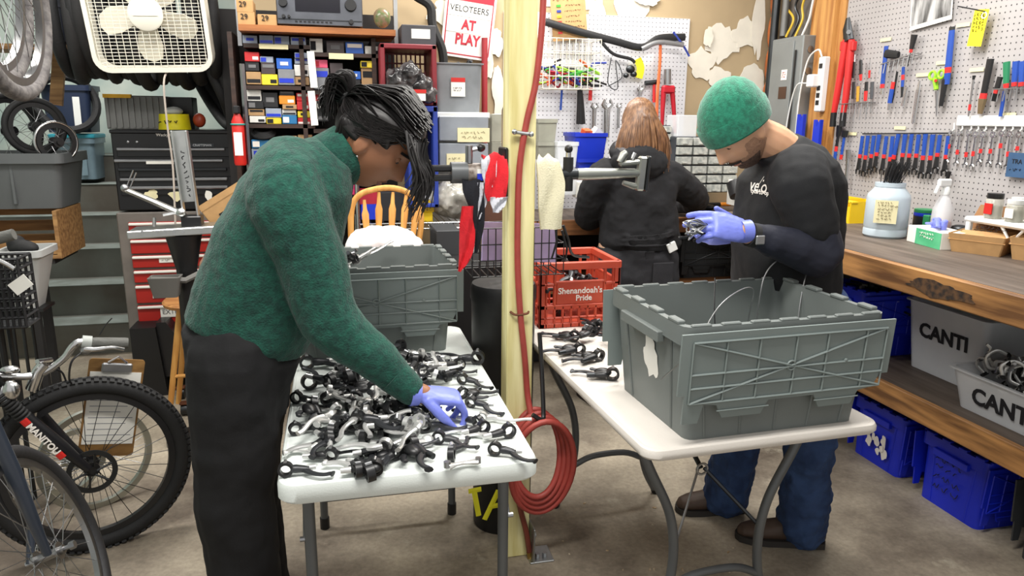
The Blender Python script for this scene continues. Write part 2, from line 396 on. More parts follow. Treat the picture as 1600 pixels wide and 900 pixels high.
MB(RM).torus((-.01,-.305,.50),.018,.004,(0,1,0),20,6).build('lock_ring',STEEL,rt)
MB(RM).tube([(-.3,.42,.70),(-.26,.2,.70)],.01,8).build('brace',DARKST,rt)

# ================================================================ TOTES with attached lids
def tote(name,label,loc,rz,bw,bd,tw,td,h,m,lidm=None,group=None,lid=True,cat='storage bin',lidh=.19):
    r=thing(name,label,cat,(0,0,0),group); lidm=lidm or m
    def rg(w_,d_,z): return [(x,y,z) for x,y in rrect(w_,d_,.025,3)]
    b=MB(); b.loft([rg(bw-.03,bd-.03,.004),rg(bw,bd,0),rg(bw,bd,.004),rg(tw-.03,td-.03,h-.045),rg(tw-.028,td-.028,h-.003),rg(tw-.036,td-.036,h-.003),rg(bw-.012,bd-.012,.008)])
    for f in np.linspace(-.4,.4,5):      # upright ribs on the long sides
        for s in(-1,1):
            b.tube([(f*bw,s*(bd/2+.001),.006),(f*tw,s*(td/2-.014),h-.05)],.0035,4)
    for f in(-.3,.3):
        for s in(-1,1): b.tube([(s*(bw/2+.001),f*bd,.006),(s*(tw/2-.014),f*td,h-.05)],.0035,4)
    b.build('body',m,r)
    q=MB(); o=rrect(tw,td,.03,3); i_=rrect(tw-.036,td-.036,.025,3)
    q.loft([[(x,y,h-.05) for x,y in o],[(x,y,h) for x,y in o],[(x,y,h) for x,y in i_],[(x,y,h-.05) for x,y in i_]],closed=True)
    q.build('rim',m,r)
    tm=[]
    for s in(-1,1):
        for f in np.linspace(-.36,.36,4): tm.append(((s*(tw/2-.010),f*td,h+.004),(.022,td*.12,.010)))
        tm.append(((s*(tw/2+.004),0,h-.055),(.022,td*.5,.03)))
        for f in np.linspace(-.42,.42,7): tm.append(((f*tw,s*(td/2-.008),h+.002),(tw*.09,.014,.007)))
    for q_,z_ in tm: MB().box(q_,z_,bev=.0025).build('hinge_tooth' if z_[2]<.02 else 'end_handle',m,r)
    if lid:
        for s in(-1,1):
            ly=s*(td/2+.014); L_=MB(); lw=tw+.03; zc=h-.012
            tl=R_(3)*s
            A=Matrix.Translation((0,ly,zc))@Matrix.Rotation(-tl,4,'X')
            L_.M=A; ft=lidh
            poly=[(-lw/2,0),(lw/2,0),(lw/2,-ft*.8),(lw*.46,-ft*.8),(lw*.43,-ft),(lw*.41,-ft),(lw*.36,-ft-.005),(lw*.33,-ft-.042),(lw*.17,-ft-.042),(lw*.14,-ft-.005),(-lw*.08,-ft-.005),(-lw*.11,-ft-.042),(-lw*.29,-ft-.042),(-lw*.32,-ft-.005),(-lw*.38,-ft),(-lw*.40,-ft-.05),(-lw*.47,-ft-.05),(-lw*.47,-ft*.85),(-lw/2,-ft*.85)]
            Q=Matrix(((1,0,0,0),(0,0,-1*1.,0),(0,1,0,0),(0,0,0,1)))
            L_.M=A@Q; L_.prism(poly,-.003,.003); lo=L_.build('lid',lidm,r,smooth=0)
            rb=MB(A@Q); e=s*-1*-1
            zz=.006 if s<0 else -.006
            def bar(x0,y0,x1,y1,rr=.0035): rb.tube([(x0,y0,zz),(x1,y1,zz)],rr,4)
            X0,X1,Y0,Y1=-lw*.45,lw*.46,-.022,-ft+.006
            for x in(X0,-lw*.30,-lw*.15,lw*.02,lw*.17,lw*.36,X1): bar(x,Y0,x,Y1,.0028)
            for y in(Y0,Y0*.6+Y1*.4-.02,Y0*.25+Y1*.75,Y1): bar(X0,y,X1,y,.0035)
            bar(X0,Y0,X1,Y1); bar(X0,Y1,X1,Y0); rb.torus(((X0+X1)/2,(Y0+Y1)/2,zz),.012,.003,(0,0,1),16,5); rb.ell((lw*.27,(Y0+Y1)/2,zz),(.006,.006,.004),n=8,m=5)
            for a0,a1 in((lw*.36,lw*.14),(-lw*.08,-lw*.32)): bar(a0,-ft-.02,a1,-ft-.02,.002)
            rb.build('lid_rib',lidm,lo,smooth=30)
    r.location=loc; r.rotation_euler=(0,0,rz); return r
TG=plastic('tote_grey',(108,114,112)); TGL=plastic('tote_lid_grey',(120,130,128)); TDK=plastic('tote_charcoal',(58,60,62))
# big tote on right table
bt=tote('tote','large open grey tote with hanging ribbed lids on the right folding table',(1.10,1.80,.74),R_(2.5),.52,.40,.60,.46,.315,TG,TGL)
lb=MB(RM)
tote('tote','open grey tote with ribbed lids at the far end of the lever table',(.10,2.635,.74),R_(1.5),.50,.36,.575,.42,.315,TG,TGL)
# torn paper label on the big tote's end
s_=MB(); s_.prism(blob(0,0,.045,.06,5,30),0,.001,Matrix.Translation((.823,1.775,.915))@Matrix.Rotation(R_(2.5),4,'Z')@Matrix.Rotation(R_(-7),4,'Y')@Matrix(((0,0,-1,0),(-1,0,0,0),(0,1,0,0),(0,0,0,1)))); 
lo=s_.build('torn_label',PAPER,None,smooth=0); bpy.context.view_layer.update()
lo.parent=bt; lo.matrix_parent_inverse=bt.matrix_world.inverted()
# loose cables springing out of the big tote
for i,(pts,m) in enumerate(((((995,600),(1060,520),(1105,500),(1165,488),(1180,505)),'w'),((1110,500),(1125,460),(1135,452)),) if 0 else ()): pass
def cable(name,label,pts,r,m): return tag(MB().tube(spline(pts,8),r,6).build(name,m),label,'cable')
cable('brake_cable','thin silver cable looping over the left rim of the large grey tote',[(.79,1.63,.90),(.84,1.575,.99),(.93,1.62,1.085),(1.03,1.68,1.115),(1.09,1.72,1.10),(1.11,1.76,1.03),(1.11,1.80,.80)],.0017,STEEL)
cable('brake_cable','black cable rising out of the middle of the large grey tote',[(1.06,1.80,.80),(1.06,1.86,.98),(1.09,1.93,1.09)],.002,BLACK)
cable('brake_cable','pale cable standing up behind the large tote toward the forearm',[(1.22,1.90,.80),(1.24,1.92,1.02),(1.27,1.94,1.10),(1.33,1.95,1.15)],.002,STEEL)
cable('brake_cable','thin cable standing at the right end of the large grey tote',[(1.33,1.85,.85),(1.37,1.9,1.02),(1.43,1.96,1.13)],.0018,STEEL)
# red crate
CR=mat('crate_red',(206,84,58),.5,rgb2=(186,66,44),scale=7,bump=.08)
cr=thing('milk_crate','red plastic milk crate with white lettering holding black levers','crate',(.915,2.80,.74))
def crate(r,cx,cy,z,w_,d_,h,m,open_front=False):
    t=.012
    for nm,(ux,uy),(nx,ny),ww,off in(('front',(1,0),(0,-1),w_,d_/2),('back',(1,0),(0,1),w_,d_/2),('side',(0,1),(-1,0),d_,w_/2),('side',(0,1),(1,0),d_,w_/2)):
        b=MB(); 
        def bx(u0,u1,z0,z1,tt=t):
            c=((u0+u1)/2,(z0+z1)/2); b.box((cx+ux*c[0]+nx*(off-t/2),cy+uy*c[0]+ny*(off-t/2),z+c[1]),(abs(u1-u0) if ux else tt,abs(u1-u0) if uy else tt,abs(z1-z0)),bev=.003)
        H=ww/2
        bx(-H,H,h-.03,h,t+.008); bx(-H,H,0,.02); bx(-H,-H+.025,0,h); bx(H-.025,H,0,h)
        bx(-H,H,.075,.095); bx(-H,H,.035,.045)
        for u in np.linspace(-H+.03,H-.03,9): bx(u-.005,u+.005,.0,.09)
        bx(-H*.58,H*.58,.095,.185,t-.003); bx(-H*.62,H*.62,.18,.19)
        for u in(-.62,.62): bx(H*u-.006,H*u+.006,.09,h-.02)
        for u in(-.82,.82): bx(H*u-.004,H*u+.004,.09,h-.02)
        bx(-H,-H*.6,.17,.182); bx(H*.6,H,.17,.182)
        b.build('wall_panel',m,r)
    MB().box((cx,cy,z+.006),(w_-.01,d_-.01,.01)).build('base',m,r)
crate(cr,.915,2.815,.74,.335,.32,.265,CR)
WINK=mat('white_print',(238,232,224),.7,var=.02)
text("Shenandoah's",.034,FR((.915,2.652,.74+.15)),WINK,cr,bold=.0006); text('Pride',.032,FR((.93,2.652,.74+.12)),WINK,cr,bold=.0006)

# ================================================================ BRAKE LEVERS
def make_lever(kind):
    body=BLACK; bl=BLACK
    name='brake_lever'
    r=thing(name,'lever','brake lever')
    silver=kind in('B','D')
    if kind in 'ABC':
        LC=mat('lever_charcoal',(46,47,50),.35,.3)
        MB().band((0,0,.0195),.0130,.0065,.017,(0,1,0),20).build('clamp',BLACK,r)
        MB().tube(spline([(.012,0,.019),(.026,.002,.018),(.044,.002,.016),(.058,0,.015)],4),[.010,.011,.012,.0125,.0125,.012,.0115,.011,.0105,.010,.0095,.009,.009],10,flat=.85).build('body',LC if kind=='A' else BLACK,r)
        MB().cyl((.0,.007,.040),(.0,-.007,.040),.0042,n=8).build('bolt',STEEL,r)
        blm=ALLOY if kind=='B' else LC
        if kind=='C':
            MB().ell((.028,-.017,.017),(.026,.018,.013),n=14,m=9).build('shifter_pod',BLACK,r)
            MB().tube(spline([(.03,-.036,.010),(.046,-.050,.010),(.066,-.055,.012)],4),[.006,.008,.008,.008,.008,.007,.007,.008,.005],8,flat=.6).build('trigger',LC,r)
        p=spline([(.048,0,.015),(.060,-.014,.013),(.078,-.027,.012),(.098,-.031,.011),(.112,-.028,.011),(.120,-.031,.011)],4)
        k=len(p); MB().tube(p,[.0110-.0042*math.sin(i/(k-1)*2.5)+(.002 if i>k-4 else 0) for i in range(k)],8,flat=.62,up=(0,0,1)).build('blade',blm,r)
        MB().cyl((.052,.006,.016),(.074,.010,.016),.0080,.0070,n=10).build('barrel_adjuster',ALLOY if kind!='C' else DARKST,r)
    elif kind=='D':   # polished lever with band clamp
        MB().band((0,0,.018),.0125,.0045,.012,(.3,1,0),16).build('clamp',ALLOY,r)
        MB().tube(spline([(.010,0,.014),(.03,.004,.014),(.045,0,.012)],4),.0115,8,flat=.8).build('body',ALLOY,r)
        p=spline([(.04,0,.012),(.06,-.012,.012),(.09,-.018,.010),(.13,-.012,.009),(.15,-.014,.009)],4); k=len(p)
        MB().tube(p,[.0105-.004*math.sin(i/(k-1)*2.5) for i in range(k)],8,flat=.62,up=(0,0,1)).build('blade',ALLOY,r)
    elif kind=='E':   # dog-bone brake arm
        MB().tube(spline([(0,0,.012),(.03,.006,.012),(.06,.006,.012),(.085,0,.012)],4),[.017,.015,.011,.009,.008,.008,.008,.008,.009,.010,.012,.012,.013],10,flat=.6).build('arm',ALLOY,r)
        MB().cyl((0,0,.01),(0,0,.026),.010,n=12).build('boss',STEEL,r); MB().cyl((.085,0,.008),(.085,0,.024),.008,n=12).build('boss',STEEL,r)
    return r
PROTO={k:make_lever(k) for k in 'ABCDE'}
used=set()
LVN={'A':'brake_lever','B':'brake_lever','C':'shift_lever','D':'brake_lever','E':'brake_arm'}
def lever(kind,loc,rot,label,group=None,scale=1.):
    if kind not in used: used.add(kind); o=PROTO[kind]; o.location=loc; o.rotation_euler=rot; o.scale=(scale,)*3
    else: o=dup(PROTO[kind],loc,rot,scale=scale)
    o['label']=label
    if 'group' in o: del o['group']
    if group: o['group']=group
    o.name=LVN[kind]; o['category']={'C':'shift lever','E':'brake arm'}.get(kind,'brake lever')
    return o
def lp(cx,cy): return 420+cx/3.6, 530+cy/3.6      # crop of the lever table
def lever_px(kind,a,b,label,dz=0,tilt=0,z=.741):
    p=PZ(*lp(*a),z+.012); q=PZ(*lp(*b),z+.012); d=q-p; L_=d.length
    lever(kind,(p.x,p.y,z+dz),(R_(tilt),0,math.atan2(d.y,d.x)+(.2 if kind in'ABC' else .06)),label,scale=min(1.1 if kind=='C' else 1.25,max(.9,L_/(.122 if kind in'ABC' else .15 if kind=='D' else .09))))
FRONT=[('A',(95,745),(300,748),'black brake lever lying at the near left corner of the lever table'),
('B',(600,735),(310,705),'silver bladed lever along the near edge pointing to the left table corner'),
('A',(500,750),(495,650),'short black lever standing on its clamp near the front edge'),
('C',(575,770),(545,600),'grey black shifter lever with its clamp at the front edge of the table'),
('B',(350,660),(130,628),'silver blade lever reaching toward the left table edge'),
('A',(150,515),(330,500),'black lever with ring clamp on the left edge halfway along'),
('A',(155,340),(330,380),'black lever whose ring clamp sits at the left edge beside the trousers'),
('A',(215,150),(480,140),'long black lever at the far left below the grey tote'),
('B',(230,262),(520,235),'silver and black lever lying across the far left part of the table'),
('C',(720,650),(520,700),'black shift lever with round clamp in the front middle'),
('C',(800,610),(935,765),'black lever whose curved blade points at the near table edge'),
('E',(1005,715),(1190,690),'polished silver dog-bone brake arm near the front edge'),
('A',(1272,628),(1445,665),'black lever with ring clamp near the right front table corner'),
('B',(1350,530),(1090,545),'lever with a black clamp and long silver blade near the right edge'),
('A',(955,565),(1090,590),'black ring clamp lever behind the silver dog-bone arm'),
('A',(1030,660),(1090,580),'short black lever leaning over the silver dog-bone arm'),
('D',(1200,445),(1310,442),'polished silver lever overhanging the right table edge'),
('A',(1140,360),(1275,395),'black lever beside the gloved hand on the right'),
('C',(1090,310),(1240,290),'black shifter lever with ring clamp beyond the gloved hand'),
('A',(1090,232),(1225,262),'black lever with ring clamp at the right edge beyond the hand'),
('B',(1210,505),(980,525),'silver bladed lever with a grey cap in front of the gloved hand'),
('A',(1180,470),(1095,430),'black lever under the fingertips of the gloved hand'),
('A',(880,500),(1060,485),'straight black lever just left of the fingertips'),
('A',(855,98),(1000,115),'black ring clamp lever at the far end beside the tote'),
('A',(1175,120),(940,95),'large black lever at the far right corner of the table'),
('D',(670,105),(812,52),'silver blade sticking up against the far grey tote'),
('C',(980,190),(1112,180),'black shifter lever at the far right of the pile'),
('B',(470,385),(760,375),'long silver blade lying across the middle of the pile'),
('B',(820,235),(950,225),'silver black lever beyond the green sleeve'),
('D',(200,410),(330,385),'small silver lever end near the left edge of the pile'),]
for i,(k,a,b,l) in enumerate(FRONT): lever_px(k,a,b,l,tilt=rnd.uniform(-8,8))
G='jumbled brake levers in the pile'
cnt=0
KD={'A':'charcoal clamp lever','B':'silver bladed black lever','C':'black shifter lever','D':'all silver lever','E':'silver brake arm'}
for cx,cy,n,where in((330,560,3,'near the front left of the table'),(430,470,5,'left of the middle of the table'),(560,520,5,'at the front middle of the table'),(700,480,5,'in the very middle of the table'),(820,540,4,'before the gloved hand'),(640,600,3,'closest to the front edge'),(300,390,4,'at the left edge halfway back'),(430,320,5,'left of the forearm'),(560,300,5,'just under the forearm'),(330,290,3,'at the left behind the middle'),(760,140,6,'beyond the forearm'),(880,170,6,'beyond the wrist'),(930,240,4,'behind the gloved hand'),(400,190,4,'at the far left below the tote'),(620,440,4,'in front of the cuff'),(760,420,4,'under the wrist'),(860,440,3,'under the fingers'),(520,420,3,'below the elbow'),(1010,140,3,'at the far right of the table')):
    for j in range(n):
        x=cx+rnd.uniform(-75,75); y=cy+rnd.uniform(-42,42); p=PZ(*lp(x,y),.76)
        k=rnd.choice('ABBDDABC'); cnt+=1
        az=rnd.uniform(0,6.28)
        for _t in range(20):
            tx,ty=p.x+.13*math.cos(az),p.y+.13*math.sin(az)
            if -.15<tx<.43 and 1.60<ty<2.42: break
            az=rnd.uniform(0,6.28)
        lever(k,(p.x,p.y,.742+.013*(j%4)),(R_(rnd.uniform(-28,28)),R_(rnd.uniform(-14,10)),az),f'{KD[k]} lying in the heap {where}',f'{KD[k]}s in the heap {where}',rnd.uniform(.9,1.08))
def shift(px,py,rz,lab,dz=0): 
    p=PZ(px,py,.75); lever('C',(p.x,p.y,.741+dz),(R_(rnd.uniform(-8,8)),0,R_(rz)),lab,scale=1.1)
shift(957,590,160,'black shift lever nearest the big tote on the right table'); shift(935,560,200,'black shift lever with upturned ring in the middle of the right table row')
shift(905,550,185,'black shift lever with a long blade on the left edge of the right table'); shift(897,530,150,'black shift lever below the red crate corner')
for i,(x,y,a) in enumerate(((915,520,30),(935,518,120),(955,520,60),(972,527,10),(925,530,210),(945,532,280))): 
    p=PZ(x,y,.75); lever('C',(p.x,p.y,.742+.016*(i%3)),(R_(rnd.uniform(-30,30)),0,R_(a)),'black shift lever heaped against the front of the red crate','shift levers heaped before the red crate')
for i in range(16): k_=rnd.choice('ACC'); lever(k_,(.915+rnd.uniform(-.1,.1),2.815+rnd.uniform(-.09,.09),.76+.012*i),(R_(rnd.uniform(-50,50)),R_(rnd.uniform(-30,30)),rnd.uniform(0,6)),f'{KD[k_]} piled inside the red milk crate',f'{KD[k_]}s inside the red crate',1.05)
for i in range(12): k_=rnd.choice('ABCD'); lever(k_,(.0+rnd.uniform(-.08,.09),2.62+rnd.uniform(-.07,.08),.93+.010*i),(R_(rnd.uniform(-40,40)),R_(rnd.uniform(-30,20)),rnd.uniform(0,6)),f'{KD[k_]} heaped inside the far grey tote',f'{KD[k_]}s inside the far tote',1.05)
for k in PROTO:
    if k not in used: bpy.data.objects.remove(PROTO[k])
# ================================================================ PEOPLE
def skinm(n,c): 
    m=mat(n,c,.5,0,var=.06,scale=14,bump=.05,bscale=200); m.node_tree.nodes['Principled BSDF'].inputs['Subsurface Weight'].default_value=.08; return m
GLOVE=mat('nitrile_glove',(120,132,222),.42,var=.06,scale=25,bump=.25,bscale=45)
def limb(mb,pts,rad,n=16,k=5):
    "tapering limb through its joints"
    q=spline(pts,k); m=len(q); r=[]
    for i in range(m):
        t=i/(m-1)*(len(rad)-1); a=min(int(t),len(rad)-2); u=t-a; u=u*u*(3-2*u); r.append(rad[a]*(1-u)+rad[a+1]*u)
    mb.tube(q,r,n)
    mb.ell(q[0],(r[0],)*3,n=12,m=8); mb.ell(q[-1],(r[-1],)*3,n=12,m=8)
def torso(mb,secs,side,n=28,pw=2.4):
    "sections: (back point, front point, half width); side = unit vector across the body"
    rings=[]
    for B,F,hw in secs:
        c=(B+F)/2; a=(F-B)/2; s=V(side)*hw; g=[]
        for j in range(n):
            t=2*PI*j/n; ct,sn=math.cos(t),math.sin(t)
            g.append(c+a*(math.copysign(abs(ct)**(2/pw),ct))+s*(math.copysign(abs(sn)**(2/pw),sn)))
        rings.append(g)
    d=(rings[1][0]-rings[0][0]).cross(rings[0][7]-rings[0][0])
    mb.loft(rings)
def fixn(mb):   # make all closed shells face outward (needed after mirrored lofts)
    import bmesh
    bm=bmesh.new(); me=mb.mesh('t'); bm.from_mesh(me); bmesh.ops.recalc_face_normals(bm,faces=bm.faces[:]); bm.to_mesh(me); bm.free()
    o=MB(); o.v=[p.co.copy() for p in me.vertices]; o.f=[list(p.vertices) for p in me.polygons]; bpy.data.meshes.remove(me); return o
g_=lambda x,s: math.exp(-(x/s)**2)
def head_pt(a,b,fem=0.):
    "head surface; a = longitude (0 = face), b = latitude; y forward, z up, x sideways"
    dx,dy,dz=math.sin(a)*math.cos(b),math.cos(a)*math.cos(b),math.sin(b)
    x,y,z=.074*dx,.098*dy,.120*dz
    if dz<0:
        k=min(1,-dz/.95); x*=1-.28*k*k
        if y<0: y*=1-.5*k
        else: y*=1-.05*k
    if y>0:
        y=y*.97
        nz_=0
        if -.046<z<.024: nz_=((.024-z)/.056)**1.3 if z>-.032 else max(0,1-(-.032-z)/.014)
        y+=.027*nz_*g_(x,.010+.005*max(0,nz_)) 
        y+=.005*g_(z-.030,.010)*g_(abs(x)-.025,.028)
        y-=.010*g_(z-.010,.012)*g_(abs(x)-.031,.014)
        y+=.006*g_(z+.058,.006)*g_(x,.019)+.007*g_(z+.071,.006)*g_(x,.017)-.004*g_(z+.0645,.0025)*g_(x,.02)
        y+=.008*g_(z+.100,.016)*g_(x,.022); y+=.003*g_(z+.022,.018)*g_(abs(x)-.042,.016)
    return V((x,y,z))
def head_mesh(mb,M,n=84,m=60):
    rings=[]
    for i in range(m+1):
        b=-PI/2+.03+(PI-.06)*i/m
        rings.append([M@head_pt(2*PI*j/n,b) for j in range(n)])
    mb.loft(rings)
    for s in(-1,1):
        E=M@T(s*.071,-.008,-.012,0,0,s*-18)
        mb.ell(E.translation,(.009,.019,.032),E,n=12,m=9)
        mb.ell(E@V((s*.006,-.006,.004)),(.006,.014,.026),E,n=10,m=8)
def head_cap(M,f,off,n=110,m=84,k=1.2,amp=0.,fr=60.):
    "shell whose edge sinks smoothly into the head where f drops below zero"
    return head_patch(M,lambda p:f(p)>-.008,lambda p:max(-.004,min(off(p) if callable(off) else off,f(p)*k)),n,m,amp,fr)
def head_patch(M,pred,off,n=96,m=72,amp=0.,fr=60.):
    "a shell lying on the head where pred(x,y,z) holds"
    mb=MB(); P=[[head_pt(2*PI*j/n,-PI/2+.02+(PI-.04)*i/m) for j in range(n)] for i in range(m+1)]
    id_={}
    def vid(i,j):
        j%=n
        if (i,j) not in id_:
            p=P[i][j]; d=V((p.x,p.y,p.z*.7)).normalized(); o=off(p) if callable(off) else off
            if amp: o+=amp*noise.noise(V((p.x*fr,p.y*fr*.3,p.z*fr*.6)))
            id_[(i,j)]=len(mb.v); mb.v.append(M@(p+d*o))
        return id_[(i,j)]
    for i in range(m):
        for j in range(n):
            q=[P[i][j],P[i][(j+1)%n],P[i+1][(j+1)%n],P[i+1][j]]
            if all(pred(p) for p in q): mb.f.append([vid(i,j),vid(i,j+1),vid(i+1,j+1),vid(i+1,j)])
    return mb
def head_frame(c,fwd,tilt=0.):
    f=V(fwd).normalized(); up=V((0,0,1)); x=f.cross(up).normalized(); u=x.cross(f)
    return basis(c,x,f,u)@Matrix.Rotation(tilt,4,'Y')
def hand(mb,M,curl,side=1,thumb=(.5,.35),spread=.06,sc=1.):
    """palm in the xy plane, fingers along +y, back of the hand +z, thumb on the +x side times side"""
    def Q(p): return M@V((p[0]*side*sc,p[1]*sc,p[2]*sc))
    rings=[]
    for y,w_,t,zc in((-.035,.026,.021,0),(0,.030,.021,0),(.03,.039,.019,.001),(.065,.042,.017,.002),(.092,.040,.014,.002),(.100,.036,.010,0)):
        rings.append([Q((w_*math.cos(2*PI*j/18),y,zc+t*math.sin(2*PI*j/18))) for j in range(18)])
    mb.loft(rings)
    for i,(x,L_,r) in enumerate(((.030,.074,.0098),(.010,.084,.0100),(-.010,.077,.0096),(-.029,.060,.0088))):
        a=spread*(x/.03)*-1; p=V((x,.090-.004*abs(i-1),0)); pts=[V((x,.06,0)),p.copy()]; ang=0
        c=curl[i] if isinstance(curl[i],(tuple,list)) else (curl[i],curl[i]*1.1,curl[i]*.7)
        for k,fr in enumerate((.45,.31,.24)):
            ang+=c[k]; p=p+V((-math.sin(a)*fr*L_,math.cos(ang)*fr*L_,-math.sin(ang)*fr*L_)); pts.append(p.copy())
        q=[Q(v) for v in pts]; m=spline(q,4); rr=[r*sc*(1.08-.28*j/(len(m)-1)) for j in range(len(m))]
        mb.tube(m,rr,10); mb.ell(m[-1],(rr[-1],)*3,n=10,m=7)
    t0=V((.022,.008,-.004)); d=V((math.sin(thumb[0]+.4),math.cos(thumb[0]+.4),-math.sin(thumb[1]))).normalized(); d2=V((math.sin(thumb[0]-.1),math.cos(thumb[0]-.1),-math.sin(thumb[1]+.2))).normalized()
    pts=[t0,t0+d*.045,t0+d*.045+d2*.034,t0+d*.045+d2*.060]; m=spline([Q(v) for v in pts],4); rr=[sc*(.0155-.0062*j/(len(m)-1)) for j in range(len(m))]
    mb.tube(m,rr,10); mb.ell(m[-1],(rr[-1],)*3,n=10,m=7)
def strands(mb,roots,rng,r0=.0035,n=5):
    for pts in roots:
        q=spline(pts,5); k=len(q); mb.tube(q,[r0*(1-.75*(i/(k-1))**2) for i in range(k)],n,flat=.6)
def face_parts(M,person,skin_c,lip_c,brow=BLACK,closed=.5):
    EW=mat('eye_white',(225,220,212),.3); IR=mat('iris',(38,26,20),.25)
    for s in(-1,1):
        c=M@V((s*.031,.0685,.010)); e=MB().ell(c,(.0118,.0118,.0118),M,n=14,m=10).build('eye',EW,person)
        MB().ell(M@V((s*.031,.0785,.0045)),(.0055,.0028,.0055),M,n=10,m=6).build('iris',IR,e)
        lid=MB(); lid.M=None
        # upper lid: part of a slightly larger ball
        rings=[]
        for i in range(6):
            b=R_(-38+i*24); rings.append([M@(V((s*.031,.0685,.010))+V((math.sin(a)*math.cos(b),math.cos(a)*math.cos(b),math.sin(b)))*.0128) for a in np.linspace(-1.5,1.5,12)])
        vs=[p for r in rings for p in r]; lid.add(vs,[(i*12+j,i*12+j+1,(i+1)*12+j+1,(i+1)*12+j) for i in range(5) for j in range(11)])
        lid.build('eyelid',skin_c,e)
        MB().tube([p+(M.to_3x3()@V((0,.0015,-.0008))) for p in rings[0][1:-1]],.0011,5).build('eyelashes',brow,e)
    head_patch(M,lambda p:p.y>0 and .026<p.z<.036 and .012<abs(p.x)<.050,.0022,n=160,m=110,amp=.001).build('eyebrow',brow,person)
    head_patch(M,lambda p:p.y>0 and -.078<p.z<-.054 and abs(p.x)<.024-1.2*abs(p.z+.065),.0008,n=180,m=130).build('lips',lip_c,person)

# ---------------------------------------------------------------- woman at the lever table
YW=2.05
P=lambda x,y,yy=YW: PY(x,y,yy)
w1=thing('person','person in a green turtleneck sweater bent over the lever table wearing a blue glove','person',(-.30,2.05,0))
SK1=skinm('skin_brown',(150,102,74)); HAIRB=mat('black_hair',(24,21,21),.5,var=.4,scale=30,stretch=(3,3,3))
SWEAT=mat('green_knit',(17,78,64),.95,rgb2=(10,56,48),scale=60,bump=.9,bscale=190,sheen=.12)
TROU=mat('black_trousers',(9,9,12),.85,var=.15,scale=12,bump=.15,bscale=140)
HS=Matrix.Scale(1.12,4)
HM=head_frame(V((.103,2.045,1.488)),(math.cos(R_(43))*math.cos(R_(16)),-math.cos(R_(43))*math.sin(R_(16)),-math.sin(R_(43))),R_(0))@HS
b=MB(); head_mesh(b,HM)
limb(b,[P(505,262),P(535,245),HM@V((0,-.03,-.05))],[.062,.055,.055])
limb(b,[P(370,430),P(440,340),P(495,275)],[.10,.12,.075]); limb(b,[P(372,560),P(365,470)],[.10,.10])
aR=[P(448,305,1.90),P(515,498,1.86),P(640,608,1.835)]
limb(b,[P(470,285),aR[0],aR[1],aR[2]],[.06,.055,.042,.029]); wr1=P(661,616,1.833); limb(b,[aR[2],wr1],[.029,.027])
aL=[P(470,290,2.20),V((-.10,2.22,1.08)),V((.0,2.2,.93))]
limb(b,[P(480,280,2.1)]+aL,[.06,.05,.04,.03]); hand(b,T(0,2.2,.93,-70,0,-60),(.3,.3,.3,.3),-1,sc=.9)
for s in(-.085,.085): limb(b,[(-.285,YW+s,.95),(-.325,YW+s,.55),(-.30,YW+s,.09)],[.085,.055,.035]); limb(b,[(-.31,YW+s,.05),(-.17,YW+s,.035)],[.035,.03])
b=remesh(fixn(b),.0045,2); b.build('body',SK1,w1,smooth=60)
face_parts(HM,w1,SK1,mat('lips_brown',(120,66,58),.45),HAIRB)
s=MB(); sd=(0,1,0)
torso(s,[(P(290,490),P(470,552),.165),(P(296,470),P(480,540),.175),(P(312,420),P(498,500),.178),(P(340,345),P(520,430),.185),(P(378,278),P(538,370),.19),(P(418,238),P(550,310),.18),(P(458,220),P(552,280),.13),(P(492,212),P(556,268),.085)],sd)
limb(s,[P(455,275,2.0),aR[0]+V((0,0,-.01)),(aR[0]+aR[1])/2+V((.005,0,.0)),aR[1],(aR[1]*.5+aR[2]*.5),aR[2]],[.105,.100,.088,.078,.062,.041])
limb(s,[P(470,285,2.12)]+aL[:2]+[aL[2]],[.10,.095,.07,.045])
s=remesh(fixn(s),.006,5,[(.11,.016),(.03,.003)]); sw=s.build('sweater',SWEAT,w1,smooth=60)
c=MB()   # ribbed roll collar and cuff
ca,cb=(P(512,258)),(P(547,236)); 
ax=(cb-ca).normalized(); X_,Y_,_=frame(ax,(0,1,0))
rings=[]
for t,ra_ in((-.5,.088),(0,.082),(.5,.079),(1,.077),(1.12,.074),(1.1,.066),(.5,.065)):
    rings.append([ca.lerp(cb,t)+X_*(ra_*(1+.018*(j%2))*math.cos(2*PI*j/96))+Y_*(ra_*.92*(1+.018*(j%2))*math.sin(2*PI*j/96)) for j in range(96)])
c.loft(rings,caps=False); c.build('collar',SWEAT,w1,smooth=80)
c=MB(); d=(wr1-aR[1]).normalized(); c.tube([aR[2]-d*.06,aR[2]-d*.02,aR[2]+d*.012,aR[2]+d*.012],[.047,.043,.039,.031],20); c.build('cuff',SWEAT,w1,smooth=60)
t=MB(); torso(t,[(P(302,500),P(462,548),.165),(P(288,505),P(470,560),.172),(P(292,560),P(458,600),.175),(P(305,620),P(452,640),.16)],sd)
for s_ in(-.085,.085):
    Y2=YW+s_
    limb(t,[(-.285,Y2,.92),(-.300,Y2,.72),(-.315,Y2,.52),(-.305,Y2,.28),(-.30,Y2,.05)],[.125,.118,.108,.098,.098])
t=remesh(fixn(t),.007,5,[(.13,.022)]); t.build('trousers',TROU,w1,smooth=60)
for s_ in(-.085,.085):
    MB().loft([[(x-.02,YW+s_+y,z) for x,y in rrect(l_,w_,.04,4)] for l_,w_,z in((.25,.09,0),(.26,.095,.015),(.25,.09,.04),(.18,.08,.07))]).build('shoe',RUBBER,w1).location.x=-.23
h=MB(); HW=basis(wr1-V((.006,0,-.004)),V((0.05,-1,.05)).normalized(),V((.95,.03,-.28)).normalized(),V((0,0,1)))
